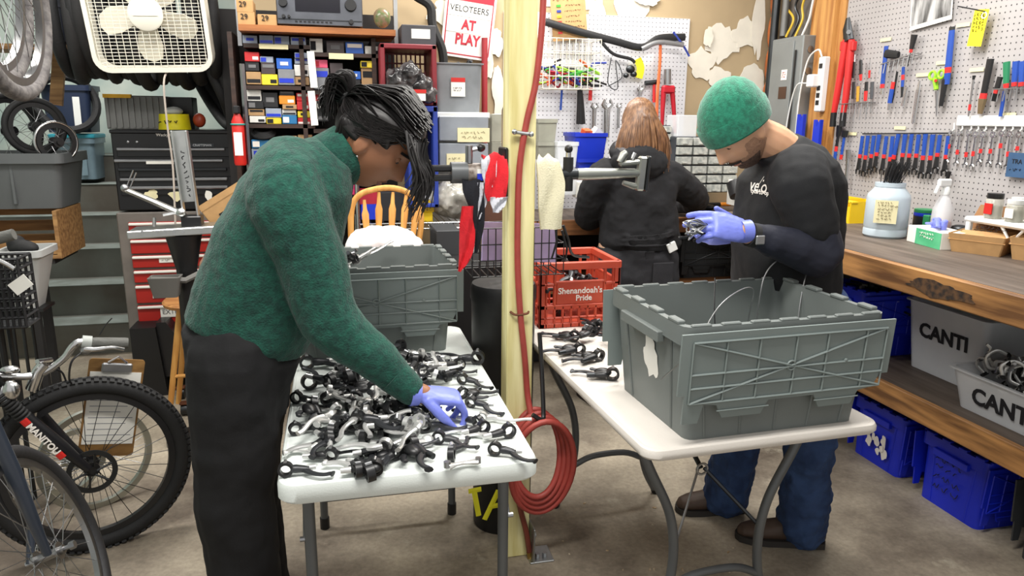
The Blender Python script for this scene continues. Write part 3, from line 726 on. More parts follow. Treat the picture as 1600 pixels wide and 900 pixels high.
x=V((.06,-1,-.12)).normalized(); y=V((.96,.02,-.22)); y=(y-x*y.dot(x)).normalized(); z=x.cross(y)
hand(h,basis(wr1+V((-.004,0,0)),-x,y,-z) if z.z<0 else basis(wr1,x,y,z),((.75,.6,.4),(.85,.6,.4),(.95,.7,.4),(1.0,.7,.5)),1 if z.z>0 else -1,(.25,.6),sc=1.04)
h=remesh(fixn(h),.0028,3,[(.02,.0018)]); h.build('glove',GLOVE,w1,smooth=60)
MB().tube([wr1-y*.035,wr1-y*.028,wr1-y*.01],[.036,.0345,.031],20,caps=False).build('glove_cuff',GLOVE,w1)
# hair: cap, bun, fringe
hl=lambda p: (p.z>.055-.55*max(0,p.y)+(0 if p.y>0 else .0)) if p.y>.02 else (p.z>-.02+.25*p.y if p.y>-.03 else p.z>-.075)
hc=head_cap(HM,lambda p:max(p.z-.054,min(.046-p.y,p.z-.014),min(-.012-p.y,p.z+.024),min(-.045-p.y,p.z+.075)),lambda p:.013+.005*max(0,p.z/.1),amp=.003,fr=90)
rr=random.Random(3)
def hp(x,y,z): return HM@V((x,y,z))
S=[]
for i in range(230):                # combed back from the parting to the bun
    a=rr.uniform(-1,1); x0=a*.075; y0=rr.uniform(-.02,.085); z0=.1*math.sqrt(max(0,1-(x0/.085)**2-(y0/.125)**2))+.043
    S.append([hp(x0,y0,z0+.004),hp(x0*1.14,y0*.3-.03,z0*.88+.020),hp(x0*.9,-.096,.055+.03*rr.random()),hp(x0*.3,-.115,.03)])
for i in range(130):                # side hair over the temple to the bun
    sx=rr.choice((-1,1)); S.append([hp(sx*.055,.075-rr.random()*.03,.055+rr.random()*.03),hp(sx*.083,.02,.035+rr.uniform(-.02,.035)),hp(sx*.075,-.05,.02+rr.uniform(-.03,.03)),hp(sx*.02,-.11,.025)])
for i in range(170):                # nape and temple swept up to the bun
    sx=rr.choice((-1,1)); a=rr.random(); S.append([hp(sx*(.076-.03*a),.02-.085*a,.02-.075*a+rr.uniform(-.01,.02)),hp(sx*(.086-.02*a),-.03-.05*a,.022-.03*a),hp(sx*(.06-.02*a),-.088,.025+rr.uniform(-.02,.02)),hp(sx*.01,-.12,.03)])
strands(hc,S,rr,.0042)
S=[]
for i in range(170):                # bun and loose tail at the back
    a=rr.uniform(0,6.28); r1=rr.uniform(.01,.045)
    c0=V((0,-.125,.03)); S.append([HM@(c0+V((math.cos(a)*.01,.02,math.sin(a)*.01))),HM@(c0+V((math.cos(a)*r1,-.015,math.sin(a)*r1+.01))),HM@(c0+V((math.cos(a)*r1*1.3,-.030-rr.random()*.02,math.sin(a)*r1*1.0)))+V((-.004,0,-.012)),HM@(c0+V((math.cos(a)*r1*1.2,-.030,math.sin(a)*r1*.5)))+V((-.012-rr.random()*.022,rr.uniform(-.015,.015),-.035-rr.random()*.055))])
strands(hc,S,rr,.0036)
S=[]
for i in range(150):                # fringe falling straight down in front of the face
    sx=rr.uniform(-.075,.075); y0=rr.uniform(.05,.10); p=hp(sx,y0*(1-abs(sx)*2.5),.095-.2*abs(sx)-.25*max(0,y0-.07)); q=hp(sx*1.18,.106+rr.uniform(-.02,.012),.050); L_=rr.uniform(.08,.165)
    S.append([p,q,q+V((.012+rr.uniform(-.008,.012),rr.uniform(-.012,.006),-L_*.5)),q+V((rr.uniform(-.022,.012),rr.uniform(-.01,.01),-L_))])
strands(hc,S,rr,.0034)
hc.build('hair',HAIRB,w1,smooth=60)
MB().torus(HM@V((0,-.118,.03)),.022,.006,HM.to_3x3()@V((0,1,0)),20,7).build('hair_tie',RUBBER,w1)
MB().ell(HM@V((.079,.006,-.042)),(.003,.003,.003),n=8,m=6).build('earring',CHROME,w1)

# ---------------------------------------------------------------- man with the green beanie
YM=2.15
P=lambda x,y,yy=YM: PY(x,y,yy)
m1=thing('person','bearded person in a green beanie and black t-shirt holding levers beside the large tote','person',(1.58,2.25,0))
SK2=skinm('skin_light',(208,160,126)); STUB=mat('dark_beard',(62,47,39),.85,rgb2=(96,72,58),scale=140)
TEE=mat('black_tee',(20,21,24),.9,var=.12,scale=14,bump=.12,bscale=160); NAVY=mat('navy_sleeve',(24,27,42),.7,var=.1,scale=14,bump=.1,bscale=120)
JEAN=mat('blue_denim',(50,74,116),.9,rgb2=(32,52,88),scale=14,bump=.3,bscale=240); BOOT=mat('brown_leather',(72,56,46),.6,var=.2,scale=12,bump=.2,bscale=50)
hcn=P(1154,202); HM=head_frame(hcn,(-math.cos(R_(47)),-.10,-math.sin(R_(47))))@Matrix.Scale(1.08,4)
b=MB(); head_mesh(b,HM)
limb(b,[P(1240,262),P(1213,228),HM@V((0,-.03,-.055))],[.085,.064,.062]); limb(b,[P(1240,460),P(1245,340),P(1245,285)],[.12,.13,.10])
sh=P(1252,298,1.99); el=P(1280,398,1.95); wr=P(1176,368,1.93); wh=P(1160,362,1.93)
limb(b,[P(1250,285),sh,el,wr],[.06,.055,.046,.03]); limb(b,[wr,wh],[.031,.029])
sh2=P(1248,290,2.33); el2=V((1.60,2.37,1.10)); wr2=V((1.36,2.28,1.16))
limb(b,[P(1250,285,2.2),sh2,el2,wr2],[.06,.055,.046,.03])
LEGS=(((1.585,2.10,.90),(1.62,2.12,.50),(1.645,2.135,.09)),((1.55,2.28,.90),(1.51,2.35,.50),(1.475,2.40,.09)))
for l in LEGS: limb(b,l,[.09,.06,.04])
b=remesh(fixn(b),.0045,2); b.build('body',SK2,m1,smooth=60)
face_parts(HM,m1,SK2,mat('lips_pink',(170,108,92),.5),mat('dark_moustache',(36,27,23),.8))
head_cap(HM,lambda p:max(min(-.052-p.z,p.y+.03,max(abs(p.x)-.024,abs(p.z+.066)-.010) if p.y>0 else 1),min(.05-p.y,p.y+.02,-.012-p.z,abs(p.x)-.04)),.0022,n=150,m=110,k=.25,amp=.0008,fr=240).build('stubble',mat('cheek_stubble',(150,114,90),.8,rgb2=(172,132,104),scale=160),m1)
head_cap(HM,lambda p:min(-.060-p.z,p.y-.01,max(abs(p.x)-.022,abs(p.z+.067)-.008)),.005,n=150,m=110,k=.4,amp=.0012,fr=240).build('beard',STUB,m1)
head_patch(HM,lambda p:p.y>.05 and -.060<p.z<-.047 and abs(p.x)<.036,.005,n=150,m=110,amp=.002,fr=240).build('moustache',mat('dark_moustache',(36,27,23),.8),m1)
# beanie
BEAN=mat('green_beanie',(34,128,100),.95,rgb2=(22,98,76),scale=70,bump=.6,bscale=220,sheen=.3)
bc=P(1153,200); up=(P(1110,116)-bc).normalized(); fw=(P(1105,233)-P(1207,181)).normalized(); sdv=up.cross(fw).normalized(); fw=sdv.cross(up)
def hat(rows,name,n=72,cap=True):
    q=MB(); rings=[[bc+up*t+fw*(a*math.cos(2*PI*j/n)+o_)+sdv*(bb*math.sin(2*PI*j/n)) for j in range(n)] for t,a,bb,o_ in rows]; q.loft(rings,caps=cap); return fixn(q)
hat([(-.01,.108,.094,0),(.03,.116,.100,0),(.07,.112,.098,-.002),(.105,.098,.088,-.006),(.130,.078,.070,-.010),(.150,.050,.046,-.014),(.160,.022,.02,-.016)],'crown').build('beanie',BEAN,m1,smooth=60)
hat([(-.002,.106,.094,0),(-.004,.115,.101,0),(.025,.121,.105,0),(.054,.121,.105,0),(.059,.118,.103,0),(.056,.112,.099,0)],'cuff',cap=False).build('beanie_cuff',BEAN,m1,smooth=60)
t=MB()
torso(t,[(P(1290,475),P(1160,475),.165),(P(1294,440),P(1157,440),.175),(P(1295,380),P(1158,385),.175),(P(1296,320),P(1166,325),.185),(P(1292,278),P(1176,285),.195),(P(1280,248),P(1188,268),.18),(P(1268,225),P(1192,256),.13),(P(1245,208),P(1184,250),.075)],sd)
limb(t,[P(1250,275,2.05),sh+V((0,0,.005)),sh.lerp(el,.55)],[.10,.092,.082]); limb(t,[P(1250,275,2.25),sh2,sh2.lerp(el2,.5)],[.10,.09,.08])
t=remesh(fixn(t),.006,5,[(.12,.018)]); tee=t.build('t_shirt',TEE,m1,smooth=60)
t=MB(); limb(t,[sh.lerp(el,.3),el+V((.006,0,0)),el.lerp(wr,.35),el.lerp(wr,.7),wr+V((.006,0,0))],[.074,.068,.062,.050,.037])
# creases of the sleeve at the elbow
for k in range(9):
    q=el.lerp(wr,.12+.08*k); dd=(wr-el).normalized(); t.torus(q,.060-.0026*k,.0042,dd+V((rnd.uniform(-.25,.25),0,rnd.uniform(-.25,.25))),28,6)
t=remesh(fixn(t),.005,3,[(.05,.006)]); t.build('sleeve',NAVY,m1,smooth=60)
t=MB(); limb(t,[sh2.lerp(el2,.3),el2,wr2],[.07,.062,.037]); remesh(fixn(t),.007,3).build('sleeve',NAVY,m1,smooth=60)
d=(wh-el).normalized(); MB().tube([wr-d*.006,wr+d*.014],[.0375,.036],24).build('watch_band',RUBBER,m1); MB().box(wr+V((.004,-.036,-.008)),(.03,.008,.028),bev=.003).build('watch',STEEL,m1)
x=V((.2,.55,.8)).normalized(); y=V((-1,-.05,.10)); y=(y-x*y.dot(x)).normalized(); z=x.cross(y)
h=MB(); hand(h,basis(wh+V((.01,0,0)),x,y,z),((.35,.35,.2),(.45,.4,.3),(.55,.45,.3),(.6,.5,.3)),1,(.15,.5),sc=1.12); h=remesh(fixn(h),.003,3,[(.02,.002)]); h.build('glove',GLOVE,m1,smooth=60)
MB().tube([wh+V((.022,0,0)),wh+V((.005,0,0)),wh+V((-.01,0,0))],[.0355,.034,.033],20,caps=False).build('glove_cuff',GLOVE,m1)
h=MB(); hand(h,basis(wr2,V((0,-.5,.8)).normalized(),V((-1,0,0)),V((0,-.8,-.5)).normalized()),(.4,.4,.4,.4),1,sc=1.05); remesh(fixn(h),.004,2).build('glove',GLOVE,m1,smooth=60)
t=MB()
torso(t,[(P(1308,470),P(1166,470),.165),(V((1.74,2.18,.86)),V((1.42,2.2,.86)),.17),(V((1.72,2.18,.76)),V((1.43,2.2,.76)),.16)],sd)
for l in LEGS: limb(t,[V(l[0]),V(l[0]).lerp(V(l[1]),.5),V(l[1]),V(l[1]).lerp(V(l[2]),.5),V(l[2])+V((0,0,-.02))],[.125,.108,.092,.088,.092])
for l in LEGS:
    for k in range(5): t.torus(V(l[1]).lerp(V(l[2]),.45+.12*k),.082,.010,(rnd.uniform(-.35,.35),rnd.uniform(-.3,.3),1),26,6)
t=remesh(fixn(t),.007,4,[(.07,.034),(.03,.006)]); t.build('jeans',JEAN,m1,smooth=60)
def boot(heel,toe,parent,m,sm):
    d=(V(toe)-V(heel)); L_=d.length; a=math.atan2(d.y,d.x); A=Matrix.Translation(heel)@Matrix.Rotation(a,4,'Z')
    def sec(f,w_,h0,h1,n=16): return [A@V((f*L_,w_*math.cos(2*PI*j/n),(h0+h1)/2+(h1-h0)/2*math.sin(2*PI*j/n))) for j in range(n)]
    b=MB(); b.loft([sec(-.02,.015,.03,.06),sec(.0,.034,.015,.10),sec(.12,.040,.012,.135),sec(.28,.041,.012,.125),sec(.45,.042,.012,.100),sec(.65,.047,.012,.082),sec(.82,.046,.012,.072),sec(.95,.034,.014,.058),sec(1.0,.016,.02,.042)]); limb(b,[A@V((.16*L_,0,.08)),A@V((.15*L_,0,.15))],[.045,.048])
    o=remesh(fixn(b),.004,3).build('boot',m,parent,smooth=60)
    s=MB(); pr=[(-.02,.012),(0,.036),(.15,.043),(.4,.043),(.65,.051),(.85,.049),(.98,.033),(1.02,.01)]; pl=[(f*L_,w_) for f,w_ in pr]+[(f*L_,-w_) for f,w_ in pr[::-1]]
    s.prism(pl,0,.024,A); s.build('sole',sm,o,smooth=40)
    l=MB()
    for k in range(4): l.tube([A@V(((.3+.07*k)*L_,-.025,.118-.008*k)),A@V(((.3+.07*k)*L_,0,.127-.010*k)),A@V(((.3+.07*k)*L_,.025,.118-.008*k))],.0028,5)
    l.build('laces',mat('tan_lace',(150,120,80),.8),o)
SOLE=plastic('dark_sole',(46,42,40),.7)
boot((1.715,2.10,0),(1.425,2.215,0),m1,BOOT,SOLE); boot((1.555,2.395,0),(1.285,2.44,0),m1,BOOT,SOLE)
# print on the shirt, laid onto the cloth
from mathutils.bvhtree import BVHTree
def on_cloth(px,py,word,size,sx,obj,off,parent,m):
    bv=BVHTree.FromPolygons([v.co+off for v in obj.data.vertices],[list(p.vertices) for p in obj.data.polygons]); o0=V((0,0,HC)); h=bv.ray_cast(o0,_ray(px,py).normalized())
    if h[0] is None: return
    N_=h[1]; N_.z*=.3; N_.normalize(); X_=V((0,0,1)).cross(N_).normalized(); A=face_m(h[0],X_,(0,0,1)); t=text(word,size,A,m,parent,'shirt_print',sx=sx,bold=.0006,ext=.0)
    base=parent.location
    for v in t.data.vertices:
        w_=v.co+base; q=bv.ray_cast(w_+N_*.05,-N_,.12)
        if q[0]: v.co=q[0]+N_*.0015-base
on_cloth(1186,291,'velo',.056,1.,tee,m1.location,m1,WINK); on_cloth(1187,300,'cycle co-op',.020,1.,tee,m1.location,m1,WINK); on_cloth(1191,281,'|',.03,.7,tee,m1.location,m1,WINK)
# levers in the hand
HL='bundle of small levers with silver cables held in the blue glove'
p=P(1104,352,1.93); lever('C',(p.x+.02,p.y,p.z-.01),(R_(60),R_(10),R_(170)),'black lever pinched between thumb and fingers of the blue glove',scale=.8)
cb_=MB(); rr=random.Random(5)
for i in range(9): cb_.tube(spline([p+V((0,0,0)),p+V((-.03-rr.random()*.03,rr.uniform(-.02,.02),rr.uniform(-.03,.02))),p+V((-.05-rr.random()*.02,rr.uniform(-.02,.02),rr.uniform(-.04,.01))),p+V((-.02,rr.uniform(-.02,.02),-.02))],5),.0022,5)
tag(cb_.build('cable_bundle',STEEL),'tangle of short silver cable ends held in the blue glove','cable')

# ---------------------------------------------------------------- woman at the back bench
YK=3.55
P=lambda x,y,yy=YK: PY(x,y,yy)
w2=thing('person','person with long brown hair and a black hoodie seen from behind at the back bench','person',(1.50,3.55,0))
HOOD=mat('black_hoodie',(25,25,28),.95,var=.12,scale=14,bump=.2,bscale=120); LIN=mat('grey_hood_lining',(88,86,88),.95,var=.12,scale=20,bump=.3,bscale=160)
BJ=mat('black_jeans',(38,38,42),.9,var=.2,scale=14,bump=.3,bscale=200); HAIRN=mat('brown_hair',(138,100,68),.42,rgb2=(88,58,38),scale=20,stretch=(4,4,.7))
HM=head_frame(P(999,195),(.05,1,-.35))
b=MB(); head_mesh(b,HM,48,36); limb(b,[P(988,262),P(990,240),HM@V((0,-.03,-.05))],[.07,.055,.055]); limb(b,[P(1000,420),P(990,300)],[.09,.10])
A1=[P(940,280),P(918,338,3.68),P(950,335,3.95)]; A2=[P(1052,280),P(1088,312,3.68),P(1060,322,3.98)]
for A in(A1,A2): limb(b,A,[.055,.045,.032])
L2=(((1.40,3.55,.88),(1.385,3.55,.47),(1.36,3.58,.08)),((1.585,3.55,.88),(1.60,3.55,.47),(1.61,3.58,.08)))
for l in L2: limb(b,l,[.085,.055,.04])
for A,sg in((A1,1),(A2,-1)): hand(b,T(A[2].x,A[2].y,A[2].z,-10,0,sg*-20),(.4,.4,.4,.4),sg)
remesh(fixn(b),.006,2).build('body',skinm('skin_fair',(216,174,146)),w2,smooth=60)
t=MB()
def ts(mb,rows,dep,yc=YK):
    rings=[]
    for (xl,xr,y),dp in zip(rows,dep):
        a=P(xl,y,yc); c=P(xr,y,yc); m_=(a+c)/2; h_=(c-a)/2
        rings.append([m_+h_*(math.copysign(abs(math.cos(2*PI*j/28))**.8,math.cos(2*PI*j/28)))+V((0,dp*math.copysign(abs(math.sin(2*PI*j/28))**.8,math.sin(2*PI*j/28)),0)) for j in range(28)])
    mb.loft(rings)
ts(t,[(941,1058,388),(938,1060,378),(940,1057,350),(942,1054,315),(938,1056,285),(944,1050,263),(962,1030,250),(972,1016,240)],[.12,.13,.13,.135,.13,.115,.085,.065])
limb(t,[P(955,275),A1[0],A1[1],A1[1].lerp(A1[2],.9)],[.09,.088,.072,.048]); limb(t,[P(1038,275),A2[0],A2[1],A2[1].lerp(A2[2],.9)],[.09,.088,.072,.048])
for k,(y,rx) in enumerate(((360,.178),(368,.182),(376,.184))): t.torus(P(999,y),rx*.98,.007,(rnd.uniform(-.08,.08),rnd.uniform(-.05,.05),1),40,6,)
t=remesh(fixn(t),.007,4,[(.10,.026)]); t.build('hoodie',HOOD,w2,smooth=60)
c=P(989,252); hd=MB(); hd.ell((c.x,c.y-.085,c.z-.005),(.150,.085,.095),T(0,0,0,22),n=26,m=16); hd.torus((c.x,c.y-.04,c.z+.045),.105,.036,(0,-.35,1),40,10)
remesh(fixn(hd),.007,4,[(.07,.02)]).build('hood',HOOD,w2,smooth=60)
MB().torus((c.x,c.y-.045,c.z+.058),.092,.030,(0,-.35,1),40,10).build('hood_lining',LIN,w2)
t=MB(); ts(t,[(945,1054,384),(943,1056,400),(942,1057,430),(945,1054,455)],[.115,.13,.14,.125])
for l in L2: limb(t,[V(l[0])+V((0,0,-.06)),V(l[1]),V(l[2])],[.115,.078,.065])
remesh(fixn(t),.008,4,[(.09,.016)]).build('jeans',BJ,w2,smooth=60)
for sx in(955,1036):
    q=P(sx,428,YK-.143); MB().box((q.x,q.y,q.z),(.115,.012,.12),bev=.004).build('back_pocket',BJ,w2)
q=P(1050,386,YK-.135); ph=MB().box((q.x,q.y,q.z),(.05,.012,.05),T(0,0,0,0,-25,0),bev=.003).build('phone',WHITE); tag(ph,'white phone sticking out of the black jeans back pocket','phone')
MB().box((P(1000,392).x,YK-.128,P(1000,392).z),(.05,.008,.04),bev=.003).build('belt_loop',BJ,w2)
hc=head_cap(HM,lambda p:max(min(.05-p.y,p.z+.1),p.z-.04),.014,n=60,m=44,amp=.004,fr=60)
S=[]; rr=random.Random(11)
for i in range(420):
    a=rr.uniform(-1.25,1.25); x0=math.sin(a)*.088; yb=-math.cos(a)*.108; top=HM@V((rr.uniform(-.015,.015)+x0*.15,.01-rr.random()*.05,.128)); mid=HM@V((x0,yb,.03)); 
    L_=.265+rr.uniform(-.05,.05)-.03*abs(a); e=HM@V((x0*1.15,yb,0)); end=V((e.x+x0*.6+rr.uniform(-.012,.012),e.y-.02+rr.uniform(-.02,.01),mid.z-L_)); S.append([top,HM@V((x0*.72,yb*.72,.100)),mid,(mid+end)/2+V((x0*.15,-.012,0)),end])
strands(hc,S,rr,.0055,5); hc.build('hair',HAIRN,w2,smooth=60)
for l in L2: boot((l[2][0],l[2][1]-.06,0),(l[2][0]+(-.03 if l[2][0]<1.5 else .03),l[2][1]+.2,0),w2,RUBBER,SOLE)
# ================================================================ RIGHT BENCH
BT=wood('bench_top_wood',(106,94,84),(80,69,60),'y',2.); BE=wood('bench_edge_wood',(182,132,78),(104,70,40),'y',2.4)
bench=thing('workbench','long stained timber workbench with a lower shelf along the pegboard wall','workbench',(2.36,2.15,0))
MB().box((2.365,2.15,1.03),(.75,3.1,.04)).build('worktop',BT,bench,smooth=0)
MB().box((1.975,2.15,1.002),(.03,3.1,.096),bev=.004).build('edge_board',BE,bench,smooth=0)
MB().box((2.465,2.15,.482),(.55,3.1,.035)).build('shelf',BT,bench,smooth=0); MB().box((2.185,2.15,.452),(.03,3.1,.095),bev=.004).build('edge_board',BE,bench,smooth=0)
for y in(.68,3.62):
    for x in(2.25,2.69): MB().box((x,y,.505),(.07,.07,1.01)).build('leg',BE,bench,smooth=0)
MB().box((2.765,2.15,.5),(.02,3.1,1.0)).build('back_panel',DARKW,bench,smooth=0)
q=PX(1472,418,1.96); MB().prism(blob(0,0,.14,.026,4,40),0,.0012,RW((1.9595,q.y,1.0))).build('burn_stain',mat('scorched_wood',(38,31,27),.9,rgb2=(96,68,42),scale=45),bench,smooth=0)
bb=thing('workbench','dark timber workbench along the back wall below the white pegboard','workbench',(1.83,4.1,0))
EB=wood('bench_edge_back',(150,100,58),(104,66,38),'x')
MB().box((1.83,4.09,.975),(1.80,.54,.05)).build('worktop',BT,bb,smooth=0); MB().box((1.83,3.805,.965),(1.80,.03,.085),bev=.004).build('edge_board',EB,bb,smooth=0)
MB().box((1.83,4.10,.60),(1.80,.50,.04)).build('shelf',EB,bb,smooth=0)
for x in(.98,1.82,2.66): MB().box((x,3.88,.475),(.08,.08,.95)).build('leg',EB,bb,smooth=0)
MB().box((1.83,4.365,.48),(1.80,.02,.95)).build('back_panel',DARKW,bb,smooth=0)
# totes under the benches
BT1=mat('tote_blue',(24,44,196),.42,var=.06,scale=5); 
SCR=mat('marker_scrawl',(14,20,60),.7,var=.02)
tb1=tote('tote','blue tote with a white scuffed end nearest the man on the floor under the bench',(2.555,2.63,0),0,.36,.29,.38,.34,.28,BT1)
tb2=tote('tote','blue tote with dark marker scrawl on the floor at the front of the bench',(2.545,2.20,0),0,.36,.29,.38,.34,.29,BT1)
tb3=tote('tote','blue tote of loose parts on the lower shelf beside the clear bins',(2.475,2.82,.50),0,.38,.24,.44,.29,.31,BT1)
for l,(yy,zz) in zip((),()):
    pass
scrawl(RW((2.357,2.20,.15)),.16,.16,4,SCR,tb2,.0022)
for i in range(10): MB().prism(blob(0,0,rnd.uniform(.008,.02),rnd.uniform(.012,.028),i+30,14),0,.001,RW((2.368-.0012*i,2.62+rnd.uniform(-.08,.08),.12+rnd.uniform(-.06,.09)))).build('paint_scuff',WINK,tb1,smooth=0)
tote('tote','charcoal grey tote at the right edge of the picture on the floor',(2.56,1.74,0),0,.36,.28,.38,.33,.30,TDK)
tote('tote','dark grey tote on the shelf of the back workbench behind the blue glove',(2.20,4.07,.62),0,.40,.28,.44,.33,.28,TDK)
CLR=mat('clear_plastic',(240,243,246),.35,0,var=.03,alpha=.5)
def clearbin(label,loc,bw,bd,tw,td,h,word=None,wz=.5,cat='storage bin',m=None):
    r=thing('clear_bin',label,cat,loc); cx,cy,cz=loc
    rg=lambda a,b_,z:[(cx+x,cy+y,cz+z) for x,y in rrect(a,b_,.03,4)]
    MB().loft([rg(bw-.03,bd-.03,.003),rg(bw,bd,0),rg(tw,td,h),rg(tw-.006,td-.006,h),rg(bw-.006,bd-.006,.006)]).build('body',m or CLR,r)
    o=MB(); o.loft([rg(tw+.022,td+.022,h-.003),rg(tw+.022,td+.022,h+.003),rg(tw-.008,td-.008,h+.003),rg(tw-.008,td-.008,h-.003)],closed=True); o.build('rim',m or CLR,r)
    if word: text(word,.085,face_m((cx-(bw+(tw-bw)*wz)/2-.003,cy,cz+h*wz),(0,-1,0),(-.08,0,1)),INK,r,bold=.0028)
    return r
clearbin('clear plastic bin marked CANTI on the lower shelf',(2.575,2.40,.50),.27,.36,.32,.42,.30,'CANTI',.60)
clearbin('low clear plastic bin heaped with silver calipers at the shelf front',(2.385,1.94,.50),.23,.40,.28,.46,.15,'CANTI',.45)
def caliper(loc,rot,lab,grp):
    global CAL
    if CAL is None:
        CAL=thing('brake_caliper',lab,'brake caliper',(0,0,0))
        MB().tube(spline([(-.03,0,0),(-.035,0,.035),(0,0,.055),(.035,0,.035),(.03,0,0)],5),.007,8,flat=.7).build('arm',ALLOY,CAL); MB().tube(spline([(-.028,.012,-.005),(-.01,.012,.04),(.03,.012,.05),(.045,.012,.07)],4),.006,8,flat=.7).build('arm',ALLOY,CAL)
        MB().cyl((0,-.015,.05),(0,.03,.05),.006,n=8).build('pivot_bolt',STEEL,CAL); MB().box((-.03,0,-.005),(.012,.03,.012),bev=.002).build('brake_pad',RUBBER,CAL); MB().box((.03,0,-.005),(.012,.03,.012),bev=.002).build('brake_pad',RUBBER,CAL)
        o=CAL
    else: o=dup(CAL)
    o.location=loc; o.rotation_euler=rot; o['label']=lab; o['group']=grp; return o
CAL=None
for i in range(46):
    caliper((2.385+rnd.uniform(-.09,.09),1.94+rnd.uniform(-.16,.16),.53+.0036*i+rnd.uniform(0,.02)),(rnd.uniform(0,6),rnd.uniform(0,6),rnd.uniform(0,6)),'silver brake caliper heaped in the low clear bin','calipers in the low clear bin')
for i in range(14): caliper((2.575+rnd.uniform(-.09,.09),2.40+rnd.uniform(-.13,.13),.53+.006*i),(rnd.uniform(0,6),rnd.uniform(0,6),rnd.uniform(0,6)),'silver brake caliper at the bottom of the bin marked CANTI','calipers in the marked bin')
for i in range(18): lever(rnd.choice('AACD'),(2.475+rnd.uniform(-.13,.13),2.82+rnd.uniform(-.07,.07),.68+.007*i),(rnd.uniform(-.6,.6),rnd.uniform(-.5,.5),rnd.uniform(0,6)),'small black lever heaped in the blue tote on the lower shelf','levers in the blue tote',1.)
# things on the bench
ZB=1.05
def on(x,y,z=ZB,mx=2.60):
    p=PZ(x,y,z)
    if p.x>mx: p=PX(x,y,mx); p.z=z
    return p
p=on(1381,369); jar=thing('plastic_jar','large translucent plastic jar of black zip ties on the bench','jar',(p.x,p.y,ZB))
JM=mat('jar_plastic',(190,204,214),.35,0,var=.04,alpha=.9)
MB().lathe([(.075,0),(.083,.008),(.083,.03),(.080,.036),(.083,.045),(.083,.16),(.079,.175),(.06,.198),(.056,.205),(.058,.207),(.058,.222),(.053,.222)],Matrix.Translation(p)@Matrix.Scale(1.08,4),36).build('body',JM,jar)
z=MB()
MB().prism([(-.045,-.05),(.045,-.05),(.045,.05),(-.045,.05)],0,.0012,face_m((p.x-.070,p.y-.074,ZB+.12),(.72,-.69,0),(0,0,1))).build('paper_label',CREAM,jar,smooth=0)
scrawl(face_m((p.x-.0725,p.y-.0765,ZB+.125),(.72,-.69,0),(0,0,1)),.07,.085,6,mat('faded_ink',(120,110,80),.8),jar)
zt_=thing('zip_tie_bundle','bundle of black zip ties standing in the plastic jar','zip ties',(p.x,p.y,ZB+.02)); z=MB(); rr=random.Random(2)
for i in range(70):
    a=rr.uniform(0,6.28); q=rr.uniform(0,.04); z.tube([(p.x+q*math.cos(a),p.y+q*math.sin(a),ZB+.03),(p.x+q*math.cos(a),p.y+q*math.sin(a),ZB+.23),(p.x+q*1.35*math.cos(a)+rr.uniform(.0,.03),p.y+q*1.35*math.sin(a)-rr.uniform(0,.03),ZB+.30+rr.uniform(0,.035))],.0022,4)
z.build('ties',BLACK,zt_)['kind']='stuff'
p=on(1447,384); gb=thing('glove_box','white and green box of disposable gloves on the bench','box',(p.x+.05,p.y,ZB)); A=Matrix.Translation((p.x+.05,p.y,ZB))@Matrix.Rotation(R_(-10),4,'Z')
MB(A).box((0,0,.035),(.12,.23,.07),bev=.002).build('carton',PAPER,gb,smooth=0); MB(A).box((-.0605,-.03,.034),(.001,.168,.066)).build('green_panel',mat('mint_print',(96,190,140),.6,rgb2=(70,168,118)),gb,smooth=0)
scrawl(A@face_m((-.0615,-.03,.045),(0,-1,0),(0,0,1)),.12,.03,2,WINK,gb)
g=MB(A); rr=random.Random(4)
for i in range(7): g.tube(spline([(rr.uniform(-.02,.02),rr.uniform(-.05,.03),.068),(rr.uniform(-.03,.03),rr.uniform(-.05,.05),.095+rr.random()*.015),(rr.uniform(-.05,.03),rr.uniform(-.07,.07),.085)],5),.011,8,flat=.5)
tag(remesh(fixn(g),.004,2).build('disposable_glove',GLOVE,smooth=60),'blue glove pulled halfway out of the glove box','glove')
def openbox(label,p,w_,d_,h,rz,words=None):
    r=thing('cardboard_tray',label,'box',p); A=Matrix.Translation(p)@Matrix.Rotation(R_(rz),4,'Z')
    b=MB(A); t=.003
    lo=rrect(w_-.03,d_-.03,.004,1); hi=rrect(w_,d_,.004,1); 
    b.loft([[(x,y,0) for x,y in lo],[(x,y,h) for x,y in hi],[(x*.97,y*.97,h) for x,y in hi],[(x*.97,y*.97,.004) for x,y in lo]]); b.build('tray',CARD,r,smooth=0)
    f=MB(A); f.prism([(-w_/2,-d_/2),(w_/2,-d_/2),(w_/2-.03,-d_/2+d_*.52),(-w_/2+.02,-d_/2+d_*.52)],0,.002,Matrix.Translation((0,0,h+.001))@Matrix.Rotation(R_(14),4,'X')); f.build('flap',CARD,r,smooth=0)
    f=MB(A); f.prism([(-w_/2,0),(w_/2,0),(w_/2-.03,.10),(-w_/2+.03,.10)],0,.002,Matrix.Translation((0,d_/2,h))@Matrix.Rotation(R_(75),4,'X')); f.build('flap',mat('cardboard_inner',(150,108,70),.85),r,smooth=0)
    if words:
        scrawl(A@Matrix.Translation((.02,-d_/2+.07,h+.0205))@Matrix.Rotation(R_(14),4,'X'),.10,.06,3,INK,r)
    return r
p=on(1516,396); openbox('open cardboard tray with handwriting beside the glove box',(p.x+.09,p.y+.03,ZB),.20,.22,.075,-62,('bits','small'))
p=on(1590,404); openbox('open cardboard tray at the right edge of the picture',(p.x+.10,p.y-.03,ZB),.20,.24,.085,-62)
p=on(1466,376,mx=2.5); sp=thing('spray_bottle','clear spray bottle with white trigger and orange liquid on the bench','bottle',(p.x+.04,p.y+.04,ZB)); c=Matrix.Translation((p.x+.04,p.y+.04,ZB))
